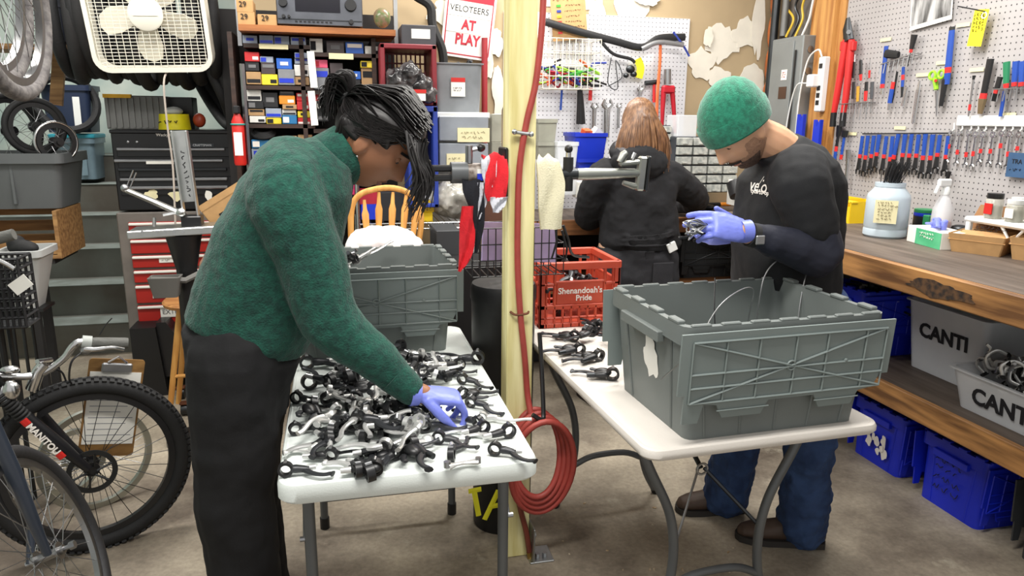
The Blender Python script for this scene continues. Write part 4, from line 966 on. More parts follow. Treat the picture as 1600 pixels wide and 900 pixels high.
MB().lathe([(.036,0),(.042,.008),(.042,.10),(.040,.14),(.022,.185),(.015,.20),(.015,.205)],c,28).build('bottle',CLR,sp); MB().lathe([(.030,.006),(.037,.01),(.037,.085),(.034,.086)],c,24).build('liquid',mat('orange_liquid',(226,110,50),.3,alpha=.75),sp)
b=MB(c); b.lathe([(.018,.20),(.018,.225),(.012,.235)],None,16); b.box((-.012,0,.25),(.065,.022,.034),bev=.006); b.box((-.045,0,.225),(.012,.016,.045),T(0,0,0,0,20,0),bev=.004); b.build('trigger_head',WHITE,sp)
p=on(1441,358,mx=2.56); tb=thing('tub','blue and green striped tub behind the spray bottle','tub',(p.x+.03,p.y,ZB)); c=Matrix.Translation((p.x+.05,p.y+.05,ZB))
for nm,z0,z1,m in(('base',0,.035,BLUE),('label_band',.035,.085,BLACK),('top_band',.085,.10,BLUE),('lid',.10,.115,GREEN)): MB().lathe([(.045,z0),(.046,z0+.002),(.046,z1)],c,24).build(nm,m,tb)
p=on(1438,368,mx=2.52); tag(MB().box((p.x+.03,p.y,ZB+.05),(.03,.035,.10),bev=.003).build('bottle',GREEN),'slim green bottle beside the blue striped tub','bottle')
p=on(1490,380); bj=thing('tin','black tin of small parts between the spray bottle and cardboard tray','tin',(p.x+.03,p.y,ZB)); c=Matrix.Translation((p.x+.04,p.y+.02,ZB)); MB().lathe([(.04,0),(.042,.004),(.042,.05),(.044,.052),(.044,.058),(.03,.058)],c,24).build('can',BLACK,bj); MB(c).ell((0,0,.062),(.035,.035,.014),n=12,m=6).build('parts',DARKST,bj)
# white step shelf with jars
p=on(1510,374,mx=2.42); sh_=thing('plastic_shelf','low white plastic shelf carrying small jars on the bench','shelf',(p.x+.2,p.y-.1,ZB)); SX,SY=2.61,PX(1508,320,2.5).y-.22
MB().box((SX,SY,ZB+.118),(.22,.44,.022),bev=.008).build('top',WHITE,sh_)
for dx in(-.095,.095):
    for dy in(-.2,.2): MB().box((SX+dx,SY+dy,ZB+.055),(.02,.024,.11),bev=.004).build('leg',WHITE,sh_)
MB().tube([(SX-.095,SY-.05,ZB+.11),(SX-.095,SY+.0,ZB+.05),(SX-.095,SY+.05,ZB+.11)],.006,6).build('brace',WHITE,sh_)
GLASS=mat('jar_glass',(214,212,198),.12,alpha=.5,var=.04)
def smalljar(x,y,h,lab,lid,fill,label_m=PAPER,r0=.032):
    r=thing('small_jar',lab,'jar',(x,y,ZB+.129)); c=Matrix.Translation((x,y,ZB+.129))
    MB().lathe([(r0-.003,0),(r0,.003),(r0,h*.74),(r0*.86,h*.8)],c,20).build('glass',GLASS,r); MB().lathe([(r0-.004,.003),(r0-.004,h*.5)],c,16).build('contents',fill,r)
    MB().lathe([(r0*.92,h*.8),(r0*.94,h*.82),(r0*.94,h),(r0*.88,h)],c,20).build('lid',lid,r); MB(c).box((-r0+.0005,-.004,h*.4),(.004,.036,h*.42)).build('label',label_m,r,smooth=0)
smalljar(SX-.06,SY+.13,.10,'small jar with black lid and red label on the white shelf',BLACK,DARKST,RED); smalljar(SX-.065,SY+.03,.085,'small jar with white lid in the middle of the white shelf',WHITE,DARKST)
smalljar(SX-.06,SY-.06,.10,'small jar with black lid near the right of the white shelf',BLACK,BLACK); smalljar(SX-.06,SY-.15,.10,'small dark filled jar at the right end of the white shelf',BLACK,BLACK)
smalljar(SX+.03,SY+.10,.085,'small white lidded jar at the back of the white shelf',WHITE,STEEL); smalljar(SX+.03,SY-.02,.085,'second white lidded jar behind the front row on the white shelf',WHITE,CREAM)
tag(MB().box((SX+.05,SY-.12,ZB+.05),(.08,.14,.10),bev=.003).build('blue_box',mat('slate_blue',(52,84,120),.6)),'slate blue box under the white plastic shelf','box')
# yellow bins
for i,(px,py,l) in enumerate(((1326,333,'yellow open-front parts bin half hidden behind the man'),(1346,328,'yellow parts bin with a white label beside the large jar'))):
    p=V((2.50,3.30-.14*i,ZB)); r=thing('parts_bin',l,'parts bin',(p.x+.08,p.y,ZB)); A=Matrix.Translation((p.x+.09,p.y+.05,ZB))
    w_,d_,h=.18,.12,.11
    b=MB(A); b.box((0,0,.003),(w_,d_,.006)); b.box((0,d_/2,h/2),(w_,.004,h)); b.box((0,-d_/2,h/2),(w_,.004,h)); b.box((w_/2,0,h/2),(.004,d_,h)); b.box((-w_/2,0,h*.38),(.004,d_,h*.76)); b.box((-w_/2+.02,0,h-.004),(.04,d_+.012,.012),bev=.003); b.build('bin',YELLOW,r,smooth=0)
    MB(A).box((-w_/2-.003,0,.04),(.001,.07,.035)).build('label',PAPER,r,smooth=0)
# ================================================================ TOOLS ON THE GREY PEGBOARD
XT=XP-.012
def wp(x,y,dx=0.): return PX(x,y,XT-dx)
SILV=CHROME; BRED=plastic('grip_red',(204,40,40)); BGRN=plastic('grip_green',(30,120,80)); LIME=plastic('grip_lime',(150,214,40)); TANM=mat('tan_steel',(130,112,84),.5,.5)
def tool(name,label,cat,a,b,segs,group=None,dx=.008):
    A_,B_=wp(*a,dx),wp(*b,dx); d=B_-A_; r=thing(name,label,cat,(B_.x,B_.y,B_.z),group)
    for nm,t0,t1,w0,w1,m in segs:
        k=5; pts=[A_+d*(t0+(t1-t0)*i/k) for i in range(k+1)]; MB().tube(pts,[w0+(w1-w0)*i/k for i in range(k+1)],8,flat=.55,up=(1,0,0)).build(nm,m,r)
    return r
def fork_end(r,c,d,m,s=.016):
    "open jaw at a spanner end"
    d=V(d).normalized(); n=V((1,0,0)); t=d.cross(n).normalized()
    b=MB(); 
    for sg in(-1,1): b.tube([c,c+d*s*.6+t*sg*s*.75,c+d*s*1.7+t*sg*s*.62],[s*.42,s*.36,s*.22],6,flat=.6,up=(1,0,0))
    b.build('jaw',m,r)
for i,cx in enumerate((155,190,228,262,308,348,385,428,470,515,558,605,650,705)):   # blue cone spanners
    x=1310+cx/4.09; lean=8 if i!=6 else 14; a=(x,210+rnd.uniform(-1,3)); b_=(x-lean,272+rnd.uniform(-3,8)-(0 if i>3 else 4))
    ords=['first','second','third','fourth','fifth','sixth','seventh','eighth','ninth','tenth','eleventh','twelfth','thirteenth','last']
    r=tool('cone_spanner',f'{ords[i]} blue handled spanner from the left in the long row on the grey pegboard','spanner',a,b_,[('grip',0,.48,.012+.0008*(i%4),.012,BLUEH),('red_band',.48,.58,.0125,.0125,BRED),('shank',.58,.86,.011,.015,BLACK)],'blue cone spanners in a row')
    e=wp(*b_,.008); s=wp(*a,.008); fork_end(r,s.lerp(e,.84),e-s,BLACK,.02)
br_=thing('tool_rail','thin black rail holding the blue spanners','rail',tuple(wp(1415,209))); MB().cyl(wp(1348,209,.0),wp(1488,208,.0),.004,n=6).build('bar',BLACK,br_)
rk=thing('spanner_rack','white rail with hooks holding the chrome combination spanners','rack',tuple(wp(1550,190))); MB().box((wp(1550,189).lerp(wp(1605,187),.0)),(.012,wp(1492,190).y-wp(1606,187).y,.045),bev=.003).build('rail',WHITE,rk)
for i,x in enumerate((1487,1500,1514,1525,1537,1552,1566,1579,1593)):
    MB().tube([wp(x+4,192),wp(x+4,202),wp(x+1,204,.02)],.0035,6).build('hook',WHITE,rk)
    a=(x,206+rnd.uniform(-2,2)); b_=(x-6-rnd.random()*3,255+(i%4)*2.5); k=.3+.35*rnd.random()
    ords=['first','second','third','fourth','fifth','sixth','seventh','eighth','last']
    r=tool('combination_spanner',f'{ords[i]} chrome spanner with red tape under the white rail counted from the left','spanner',a,b_,[('shaft',.1,.9,.0065,.0065,CHROME),('red_tape',k,k+.14,.0085,.0085,BRED)],'chrome combination spanners')
    A_,B_=wp(*a,.008),wp(*b_,.008); MB().torus(A_.lerp(B_,.06),.010,.0048,(1,0,0),14,6).build('ring_end',CHROME,r); fork_end(r,A_.lerp(B_,.9),B_-A_,CHROME,.013)
# bolt cutter
bc_=thing('bolt_cutter','large bolt cutter with long red handles and black grips','bolt cutter',tuple(wp(1312,190)))
for l,pts in(('l',((1322,62),(1318,90),(1306,160),(1303,176))),('r',((1331,62),(1328,90),(1322,150),(1318,176)))):
    MB().tube([wp(*q,.03) for q in pts],[.017,.020,.018,.015],10).build('handle',BRED,bc_); MB().tube([wp(*pts[-1],.03),wp(pts[-1][0]-2,198,.03)],.017,10).build('grip',BLACK,bc_)
MB().tube([wp(1326,64,.03),wp(1324,45,.03),wp(1325,28,.03)],[.035,.032,.014],10,flat=.5,up=(1,0,0)).build('jaw',DARKST,bc_); MB().cyl(wp(1326,50,.05),wp(1326,50,.01),.012,n=8).build('pivot_bolt',STEEL,bc_)
for q in((1318,72),(1333,72)): MB().box(wp(*q,.03),(.03,.03,.05),bev=.005).build('clamp',BRED,bc_)
def wire_rack(label,a,b,h,n):
    A_,B_=wp(*a),wp(*b); r=thing('wire_rack',label,'rack',tuple(A_.lerp(B_,.5)-V((0,0,h))))
    for k in(0,.045):
        MB().tube([A_-V((k,0,0)),B_-V((k,0,0))],.003,5).build('rail',STEEL,r)
    for i in range(n):
        q=A_.lerp(B_,i/(n-1)); MB().tube([q,q-V((.045,0,0)),q-V((.05,0,h))],.0024,5).build('prong',STEEL,r)
    return r
wire_rack('wire rack holding screwdrivers beside the bolt cutter',(1322,163),(1368,160),.09,6); wire_rack('empty wire shelf below the black tipped driver',(1388,101),(1440,84),.05,8); wire_rack('wire rack holding the green and blue drivers at the far right',(1566,140),(1604,138),.05,5)
TS=[('screwdriver','black handled screwdriver in the wire rack next to the bolt cutter','screwdriver',(1334,128),(1331,176),[('handle',0,.55,.011,.010,BLACK),('shaft',.55,1,.003,.003,STEEL)]),
('screwdriver','amber handled screwdriver in the wire rack','screwdriver',(1341,135),(1339,178),[('handle',0,.55,.011,.010,mat('amber_handle',(196,150,50),.3)),('shaft',.55,1,.003,.003,STEEL)]),
('screwdriver','red black screwdriver in the wire rack','screwdriver',(1354,128),(1351,176),[('handle',0,.3,.012,.012,BLACK),('red_sleeve',.3,.62,.013,.011,BRED),('shaft',.62,1,.003,.003,STEEL)]),
('screwdriver','dark grey driver at the right end of the wire rack','screwdriver',(1363,128),(1360,176),[('handle',0,.55,.013,.010,mat('grey_grip',(74,76,80),.5)),('shaft',.55,1,.003,.003,STEEL)]),
('pliers','chrome pliers with dark grips above the wire rack','pliers',(1335,86),(1333,122),[('jaw',0,.3,.006,.008,CHROME),('grip',.3,1,.010,.008,BLACK)]),
('pliers','black pliers with red collar above the wire rack','pliers',(1345,94),(1345,126),[('grip',0,.7,.011,.011,BLACK),('collar',.7,1,.011,.008,BRED)]),
('t_handle_key','thin steel hook tool with a red sleeve above the wire rack','tool',(1360,92),(1358,122),[('shaft',0,.6,.003,.003,STEEL),('sleeve',.6,1,.008,.006,BRED)]),
('spanner','tall blue handled spanner with red collar and chrome jaw','spanner',(1385,72),(1377,152),[('grip',0,.74,.014,.014,BLUEH),('red_band',.74,.82,.014,.014,BRED),('shank',.82,.95,.009,.010,CHROME)]),
('mallet','black mallet head lying across the blue handled spanner','hammer',(1384,84),(1404,86),[('head',0,1,.022,.018,RUBBER)]),
('spanner','blue and red handled chrome hammer spanner below the mallet','spanner',(1396,128),(1388,172),[('red_band',0,.25,.012,.012,BRED),('grip',.25,.75,.014,.014,BLUEH),('shank',.75,1,.010,.008,CHROME)]),
('pliers','needle pliers with blue and red grips in the middle of the board','pliers',(1412,98),(1409,152),[('tip',0,.12,.003,.005,STEEL),('grip',.12,.35,.010,.010,BLUEH),('red_band',.35,.5,.010,.010,BRED),('grip_end',.5,.7,.010,.009,BLUEH),('jaw',.7,1,.009,.006,DARKST)]),
('pliers','dark curved pliers beside the blue and red spanner','pliers',(1402,112),(1394,160),[('handle',0,.7,.007,.007,DARKST),('jaw',.7,1,.009,.004,DARKST)]),
('spanner','short chrome spanner hanging beneath the needle pliers','spanner',(1417,136),(1410,166),[('shaft',0,1,.009,.011,CHROME)]),
('driver','thin driver with a flared black bristle head near the photo print','tool',(1429,54),(1418,104),[('head',0,.45,.020,.013,BLACK),('red_collar',.45,.56,.010,.010,BRED),('shaft',.56,1,.003,.003,DARKST)]),
('locking_pliers','long chrome locking pliers hanging alone','pliers',(1437,126),(1426,196),[('jaw',0,.2,.006,.010,CHROME),('handle',.2,.95,.013,.010,CHROME)]),
('chain_whip','long flat blue handled tool with red band hanging tall','tool',(1488,42),(1479,132),[('ring',0,.06,.016,.016,DARKST),('handle',.06,.7,.016,.018,BLUEH),('red_band',.7,.8,.018,.018,BRED),('end',.8,1,.018,.015,BLUEH)]),
('pliers','black perforated plier jaw below the long blue tool','pliers',(1477,124),(1470,166),[('handle',0,1,.018,.012,BLACK)]),
('scissors','lime green handled shears hanging beside the long blue tool','scissors',(1464,138),(1463,182),[('blade',.1,1,.010,.003,STEEL)]),
('spoke_gauge','thin steel rod gauge with red end','tool',(1522,118),(1513,182),[('hook',0,.1,.009,.006,DARKST),('rod',.1,.7,.006,.005,STEEL),('red_end',.7,.85,.007,.007,BRED),('tip',.85,1,.005,.004,STEEL)]),
('pliers','large black and red pliers with tan jaws','pliers',(1548,92),(1531,178),[('handle',0,.62,.018,.016,BLACK),('red_band',.62,.72,.018,.018,BRED),('jaw',.72,1,.022,.012,TANM)]),
('pliers','black and red ratchet tool next to the tan jawed pliers','pliers',(1563,120),(1552,158),[('handle',0,.5,.014,.014,BLACK),('red_band',.5,.68,.015,.015,BRED),('jaw',.68,1,.022,.014,DARKST)]),
('screwdriver','green handled driver at the far right of the board','screwdriver',(1573,97),(1571,172),[('handle',0,.45,.017,.014,BGRN),('red_collar',.45,.55,.014,.012,BRED),('shaft',.55,1,.0035,.003,STEEL)]),
('screwdriver','navy handled driver next to the green one','screwdriver',(1588,96),(1583,150),[('handle',0,.6,.017,.013,BLUEH),('red_collar',.6,.72,.013,.012,BRED),('shaft',.72,1,.0035,.003,STEEL)]),
('screwdriver','blue handled driver at the very edge of the picture','screwdriver',(1598,96),(1594,150),[('handle',0,.6,.015,.013,BLUEH),('red_collar',.6,.72,.013,.012,BRED),('shaft',.72,1,.0035,.003,STEEL)]),
('allen_key','short blue lever tool hanging under the ratchet tool','tool',(1570,142),(1563,182),[('handle',0,1,.009,.009,BLUEH)]),
('adjustable_wrench','black adjustable wrench with red and blue band low by the shoulder','wrench',(1312,196),(1304,250),[('jaw',0,.3,.022,.016,DARKST),('shank',.3,.6,.011,.010,BLACK),('red_band',.6,.75,.012,.012,BRED),('grip',.75,1,.012,.012,BLUEH)]),
('hammer','small hammer with a blue handle low by the shoulder','hammer',(1321,204),(1313,254),[('head',0,.2,.024,.020,DARKST),('handle',.2,.75,.010,.010,BLUEH),('red_band',.75,.9,.011,.011,BRED)]),
('adjustable_wrench','chrome adjustable wrench above the yellow bins','wrench',(1326,234),(1321,292),[('jaw',0,.25,.020,.015,CHROME),('shaft',.25,1,.011,.010,CHROME)]),
('pry_tool','small black hooked tool above the spray bottle','tool',(1484,268),(1476,292),[('handle',0,.5,.011,.010,BLACK),('red_collar',.5,.65,.010,.010,BRED),('tip',.65,1,.008,.003,STEEL)])]
for a in TS:
    r_=tool(*a,dx=.014+.006*rnd.random())
    if a[0]=='scissors': sc_=r_
MB().torus(wp(1457,118,.012),.018,.006,(1,0,0),20,7).build('loop',LIME,sc_); MB().torus(wp(1471,116,.012),.018,.006,(1,0,0),20,7).build('loop',LIME,sc_); MB().tube([wp(1461,122,.012),wp(1463,140,.012)],[.012,.010],8).build('shank',LIME,sc_); MB().cyl(wp(1462,126,.03),wp(1462,126,0),.007,n=8).build('rivet',BRED,sc_)
for i,(x,y,l) in enumerate(((1298,66,'bolt cutter'),(1384,62,'blue spanner'),(1505,39,'long blue tool'),(1473,98,'lime shears'),(1441,117,'locking pliers'),(1526,109,'rod gauge'),(1575,179,'far right drivers'),(1406,200,'blue spanner row'),(1331,209,'small hammer'))):
    p=wp(x,y,-.006); o=MB().box(p,(.002,.075,.016)).build('name_strip',CREAM,smooth=0); tag(o,f'cream name strip on the board next to the {l}','label')
p=wp(1537,44); yt=thing('hang_tag','yellow handwritten tag hanging from a wire hook','tag',tuple(p))
MB().box(p-V((.03,0,0)),(.001,.075,.15),T(0,0,0,6,0,0)).build('tag',mat('yellow_tag',(250,232,40),.7,var=.03),yt,smooth=0); MB().tube([wp(1497,10),wp(1497,10,.03),wp(1540,18,.03)],.003,5).build('hook',DARKST,yt); MB().torus(wp(1538,24,.03),.012,.003,(1,0,0),14,5).build('ring',WHITE,yt)
scrawl(face_m(p-V((.0318,0,-.02)),(0,0,-1),(0,-1,0)),.09,.06,4,INK,yt,.0014)
p=wp(1456,10); ph=thing('photo_print','black and white photograph print pinned to the pegboard','picture',tuple(p)); A=face_m(p-V((.004,0,0)),(0,-1,.10),(0,0,1))
MB(A).box((0,.05,0),(.25,.27,.001)).build('sheet',PAPER,ph,smooth=0); 
PHM=mat('photo_greys',(205,205,205),.5,rgb2=(30,30,30),scale=9,stretch=(1,2.4,.5)); MB(A).box((0,.055,.001),(.235,.24,.001)).build('image',PHM,ph,smooth=0)
p=wp(1592,258); bs=thing('sign_card','slate blue card with dark handwriting on the pegboard','sign',tuple(p)); MB().box((p.x-.01,p.y-.03,p.z),(.004,.15,.10)).build('card',MC['slate_blue'],bs,smooth=0); text('TRA',.026,RW((p.x-.013,p.y+.0,p.z+.014)),INK,bs); scrawl(RW((p.x-.013,p.y,p.z-.018)),.06,.022,1,INK,bs)
# breaker panel, power strip
a0=PX(1207,64,XP-.1); a1=PX(1256,54,XP-.1); zb=1.22
pn=thing('breaker_panel','grey steel electrical breaker panel beside the timber board','panel',(XP-.05,(a0.y+a1.y)/2,zb)); PGR=mat('panel_grey',(138,142,142),.45,.3,var=.04)
yc=(a0.y+a1.y)/2; wd=a0.y-a1.y; zt_=a1.z
MB().box((XP-.05,yc,(zb+zt_)/2),(.098,wd,zt_-zb),bev=.006).build('box',PGR,pn); MB().box((XP-.102,yc+.03,(zb+zt_)/2),(.006,wd-.10,zt_-zb-.05),bev=.003).build('door',PGR,pn)
MB().box((XP-.106,yc-wd/2+.055,(zb+zt_)/2-.02),(.004,.014,zt_-zb-.12)).build('door_gap',BLACK,pn,smooth=0)
q=PX(1225,117,XP-.107); MB().box(q,(.001,.06,.06)).build('warning_sticker',PAPER,pn,smooth=0); scrawl(RW(q-V((.001,0,0))),.045,.04,3,REDINK,pn); q=PX(1222,145,XP-.107); MB().box(q,(.001,.08,.07)).build('brown_plate',mat('brown_plate',(74,50,36),.5),pn,smooth=0)
for z in(zt_-.08,zt_-.2): MB().cyl((XP-.05,yc-wd/2-.001,z),(XP-.05,yc-wd/2-.006,z),.02,n=16).build('knockout',GALV,pn)
p=PX(1287,132,XP-.05); ps=thing('power_strip','white power strip with plugs screwed to the timber board','power strip',tuple(p)); MB().box((XP-.06,p.y,p.z),(.04,.055,.30),bev=.006).build('case',WHITE,ps)
for dz in(-.10,-.06,-.02,.10): MB().box((XP-.081,p.y,p.z+dz),(.003,.028,.026)).build('socket',BLACK,ps,smooth=0)
MB().box((XP-.10,p.y+.03,p.z+.02),(.05,.06,.07),bev=.006).build('plug',WHITE,ps); MB().tube(spline([(XP-.08,p.y,p.z+.15),(XP-.08,p.y+.04,p.z+.19),(XP-.08,p.y+.13,p.z+.13),(XP-.09,p.y+.16,p.z-.1),(XP-.09,p.y+.16,p.z-.45)],6),.005,6).build('cord',WHITE,ps); MB().tube(spline([(XP-.12,p.y+.05,p.z+.01),(XP-.13,p.y+.15,p.z-.02),(XP-.12,p.y+.22,p.z-.3),(XP-.1,p.y+.22,p.z-.6)],6),.004,6).build('cord',WHITE,ps)
for i,(x,c_,m) in enumerate(((1232,'yellow',mat('yellow_cable',(222,186,60),.5)),(1240,'grey',DARKST),(1246,'yellow',MC['yellow_cable']),(1256,'white',WHITE))):
    pts=[PX(x-4,58,XP-.05),PX(x+8,30,XP-.03),PX(x-2+5*i,8,XP-.03),PX(x+20,-25,XP-.03)]; tag(MB().tube(spline(pts,6),.007,6).build('electrical_cable',m),f'{("left ","dark ","right ","")[i]}{c_} cable rising out of the breaker panel top','cable')
for i,(x,y) in enumerate(((1254,195),(1280,204))):
    p=PX(x,y,XP-.08); r=MB(); r.prism([(-.03,-.12),(.03,-.12),(.03,.06),(.022,.06),(0,.02),(-.022,.06),(-.03,.06)],0,.02,RW(p)); tag(r.build('tyre_lever_holder',BLUE,smooth=0),('notched blue plastic holder left of the power strip cord','notched blue plastic holder just behind the black t-shirt shoulder')[i],'holder')
# ================================================================ ON AND AROUND THE POST
HOSE=mat('red_hose',(160,64,56),.5,var=.08,scale=20)
hz_=thing('air_hose','red rubber air hose clipped down the post and coiled on a hook','hose',(.66,2.25,.3))
q=[PY(x,y,2.262) for x,y in((850,-20),(846,50),(837,130),(823,190),(812,260),(809,340),(809,420),(813,490),(820,560),(824,615))]+[PY(830,650,2.235)]
MB().tube(spline(q,5),.0105,10).build('run',HOSE,hz_)
c=PY(838,700,2.235)
for i in range(4):
    w_,h_=.085+.009*i,.150+.011*i; cc=c+V((.004*i,-.014*i,-.02-.012*i)); MB().tube([cc+V((w_*math.sin(t),-.02*math.cos(t)*(i-1.5),h_*math.cos(t))) for t in np.linspace(0,2*PI,37)[:-1]],.0105,10,closed=True).build('loop',HOSE,hz_)
MB().tube(spline([PY(806,740,2.25),PY(812,790,2.25),PY(822,830,2.25),PY(828,868,2.25)],5),.010,8).build('tail',mat('brown_hose',(110,50,36),.5),hz_); MB().cyl(PY(827,862,2.25),PY(831,884,2.25),.011,n=8).build('brass_fitting',metal('brass',(170,140,80),.35),hz_)
hk=thing('hose_hook','black bent steel hook carrying the hose coil','hook',tuple(PY(842,600,2.25))); MB().tube(spline([PY(843,520,2.265),PY(846,570,2.25),PY(849,640,2.2),PY(847,656,2.18),PY(832,648,2.18)],5),.008,8).build('hook',BLACK,hk)
cl=thing('hose_clamp','galvanised pipe clamp fixing the red hose to the post','clamp',tuple(PY(816,208,2.25))); MB().cyl(PY(803,206,2.255),PY(831,210,2.255),.006,n=8).build('bar',GALV,cl)
for x,y in((804,206),(830,210)): MB().ell(PY(x,y,2.25),(.009,.009,.009),n=10,m=6).build('bolt',GALV,cl)
tag(MB().tube(spline([PY(797,487,2.27),PY(806,492,2.258),PY(823,490,2.25),PY(826,487,2.26)],4),.004,6).build('rusty_nail',mat('rusted_iron',(110,66,44),.7,.4)),'rusty bent nail sticking out across the post','nail')
# repair stand head on the left of the post
rs=thing('repair_clamp','black bicycle repair stand clamp fixed to the left of the post','clamp',tuple(PY(760,272,2.3))); zc=PY(740,270,2.3).z
MB().box((.523,2.318,zc),(.012,.10,.16),bev=.004).build('mount_plate',BLACK,rs)
x0,x1,x2,x3=[PY(v,270,2.3).x for v in(788,728,705,650)]
MB().cyl((x0,2.31,zc),(x1,2.31,zc),.030,n=20).build('barrel',mat('camo_barrel',(84,70,62),.4,rgb2=(180,170,160),scale=40),rs); MB().cyl((x1+.005,2.31,zc),(x2,2.31,zc),.034,n=20).build('collar',GREYTUBE,rs)
MB().box(((x1+x0)/2-.005,2.278,zc-.012),(.05,.004,.022)).build('blue_badge',BLUE,rs,smooth=0); MB().box(((x1+x0)/2-.005,2.279,zc+.006),(.05,.004,.014)).build('white_badge',PAPER,rs,smooth=0)
for dz in(.014,-.016): MB().box(((x2+x3)/2,2.31,zc+dz),(x2-x3+.02,.03,.02),bev=.005).build('jaw',BLACK,rs)
MB().ell((x3+.02,2.31,zc+.034),(.03,.016,.013),n=12,m=7).build('cam_lever',BLACK,rs); MB().cyl((x1+.012,2.31,zc+.03),(x1+.012,2.31,zc+.085),.012,n=12).build('stem',STEEL,rs); MB().cyl((x1+.012,2.31,zc+.07),(x1+.05,2.31,zc+.078),.007,n=8).build('crank',STEEL,rs); MB().ell((x1+.05,2.31,zc+.078),(.015,.013,.013),n=12,m=8).build('knob',BLACK,rs)
# torn sock-like cloth over the clamp
cloth=thing('torn_jersey','torn red black and white cloth draped over the repair clamp','cloth',tuple(PY(750,340,2.26)))
def ribbon(pts,wd,m,nm,parent,wdir=(1,0,0),th=.004):
    b=MB(); L_=spline(pts,6); n=len(L_); W=V(wdir).normalized(); rings=[]
    for i,p in enumerate(L_):
        t=i/(n-1); a=t*(len(wd)-1); k=min(int(a),len(wd)-2); w_=wd[k]*(1-(a-k))+wd[k+1]*(a-k)
        d=(L_[min(i+1,n-1)]-L_[max(i-1,0)]).normalized(); N_=d.cross(W).normalized(); g=[]
        for s in np.linspace(-1,1,7): g.append(p+W*w_*s+N_*(.008*math.sin(s*4+t*7)+th))
        for s in np.linspace(1,-1,7): g.append(p+W*w_*s+N_*(.008*math.sin(s*4+t*7)-th))
        rings.append(g)
    b.loft(rings); return b.build(nm,m,parent,smooth=50)
CRED=mat('red_fleece',(214,36,46),.95,var=.1,scale=25,bump=.4,bscale=200); CBLK=mat('black_fleece',(24,25,32),.95,bump=.4,bscale=200); CWHT=mat('white_fleece',(206,208,216),.95,bump=.4,bscale=200)
ribbon([PY(768,246,2.33),PY(773,244,2.28),PY(776,270,2.255),PY(774,300,2.255),PY(776,314,2.255)],[.034,.036,.036,.036,.03],CRED,'red_panel',cloth)
ribbon([PY(762,250,2.33),PY(764,250,2.27),PY(764,275,2.262),PY(766,292,2.262)],[.024,.024,.022,.015],CWHT,'white_lining',cloth); ribbon([PY(780,308,2.25),PY(778,320,2.25),PY(776,332,2.25)],[.03,.022,.012],CWHT,'torn_edge',cloth)
ribbon([PY(738,282,2.28),PY(740,300,2.265),PY(746,330,2.262),PY(748,360,2.262),PY(744,395,2.262)],[.034,.032,.022,.014,.006],CBLK,'black_panel',cloth)
ribbon([PY(752,285,2.27),PY(753,315,2.268),PY(748,342,2.268)],[.014,.014,.006],CWHT,'white_panel',cloth)
ribbon([PY(732,322,2.26),PY(731,350,2.255),PY(729,385,2.255),PY(724,410,2.255),PY(718,424,2.255)],[.022,.025,.023,.016,.005],CRED,'red_tail',cloth)
# arm on the right of the post
ra_=thing('clamp_arm','grey cast repair stand arm with jaw reaching right from the post','clamp',tuple(PY(950,270,2.3))); CAST=metal('cast_grey',(158,160,154),.45); zc=PY(950,272,2.3).z
xa,xb,xc=[PY(v,270,2.3).x for v in(856,905,1002)]
MB().cyl((xa-.03,2.31,zc),(xb,2.31,zc),.018,n=14).build('pipe',DARKST,ra_); MB().tube([(xb-.004,2.31,zc),(xb+.03,2.31,zc),(xc-.02,2.31,zc+.002),(xc,2.31,zc)],[.019,.020,.015,.013],14).build('arm',CAST,ra_)
MB().box((xc+.004,2.31,zc+.0),(.030,.028,.115),T(0,0,0,0,4,0),bev=.006).build('jaw',CAST,ra_); MB().box((xc+.024,2.31,zc+.0),(.010,.034,.118),T(0,0,0,0,4,0),bev=.003).build('jaw_pad',DARKST,ra_)
MB().box((xc-.04,2.31,zc+.036),(.075,.024,.016),T(0,0,0,0,-6,0),bev=.005).build('cam_lever',CAST,ra_); MB().tube([(xc-.075,2.31,zc+.038),(xc-.062,2.31,zc+.062),(xc-.052,2.31,zc+.068)],[.012,.015,.013],10).build('spring_knob',CAST,ra_)
MB().tube([(xc-.06,2.31,zc-.03),(xc-.02,2.31,zc-.042),(xc+.0,2.31,zc-.04)],[.008,.011,.010],8).build('lower_lever',CAST,ra_); MB().tube([(xc-.03,2.31,zc+.045),(xc-.02,2.31,zc+.068)],[.008,.009],8).build('pin',CHROME,ra_)
xg=PY(889,270,2.3).x; MB().cyl((xg,2.31,zc-.055),(xg,2.31,zc+.055),.017,n=16).build('grip',RUBBER,ra_); MB().cyl((xg,2.31,zc+.055),(xg,2.31,zc+.07),.009,n=12).build('stem',CHROME,ra_); MB().ell((xg,2.31,zc+.082),(.014,.014,.014),n=12,m=8).build('knob',BLACK,ra_)
rag=thing('rag','cream terry rag hanging from the right side of the post','cloth',tuple(PY(860,300,2.26))); ribbon([PY(852,246,2.30),PY(856,252,2.268),PY(861,285,2.255),PY(860,320,2.25),PY(861,358,2.25)],[.022,.036,.043,.042,.036],mat('cream_terry',(218,212,182),.95,var=.06,bump=.6,bscale=180),'cloth',rag,th=.006)
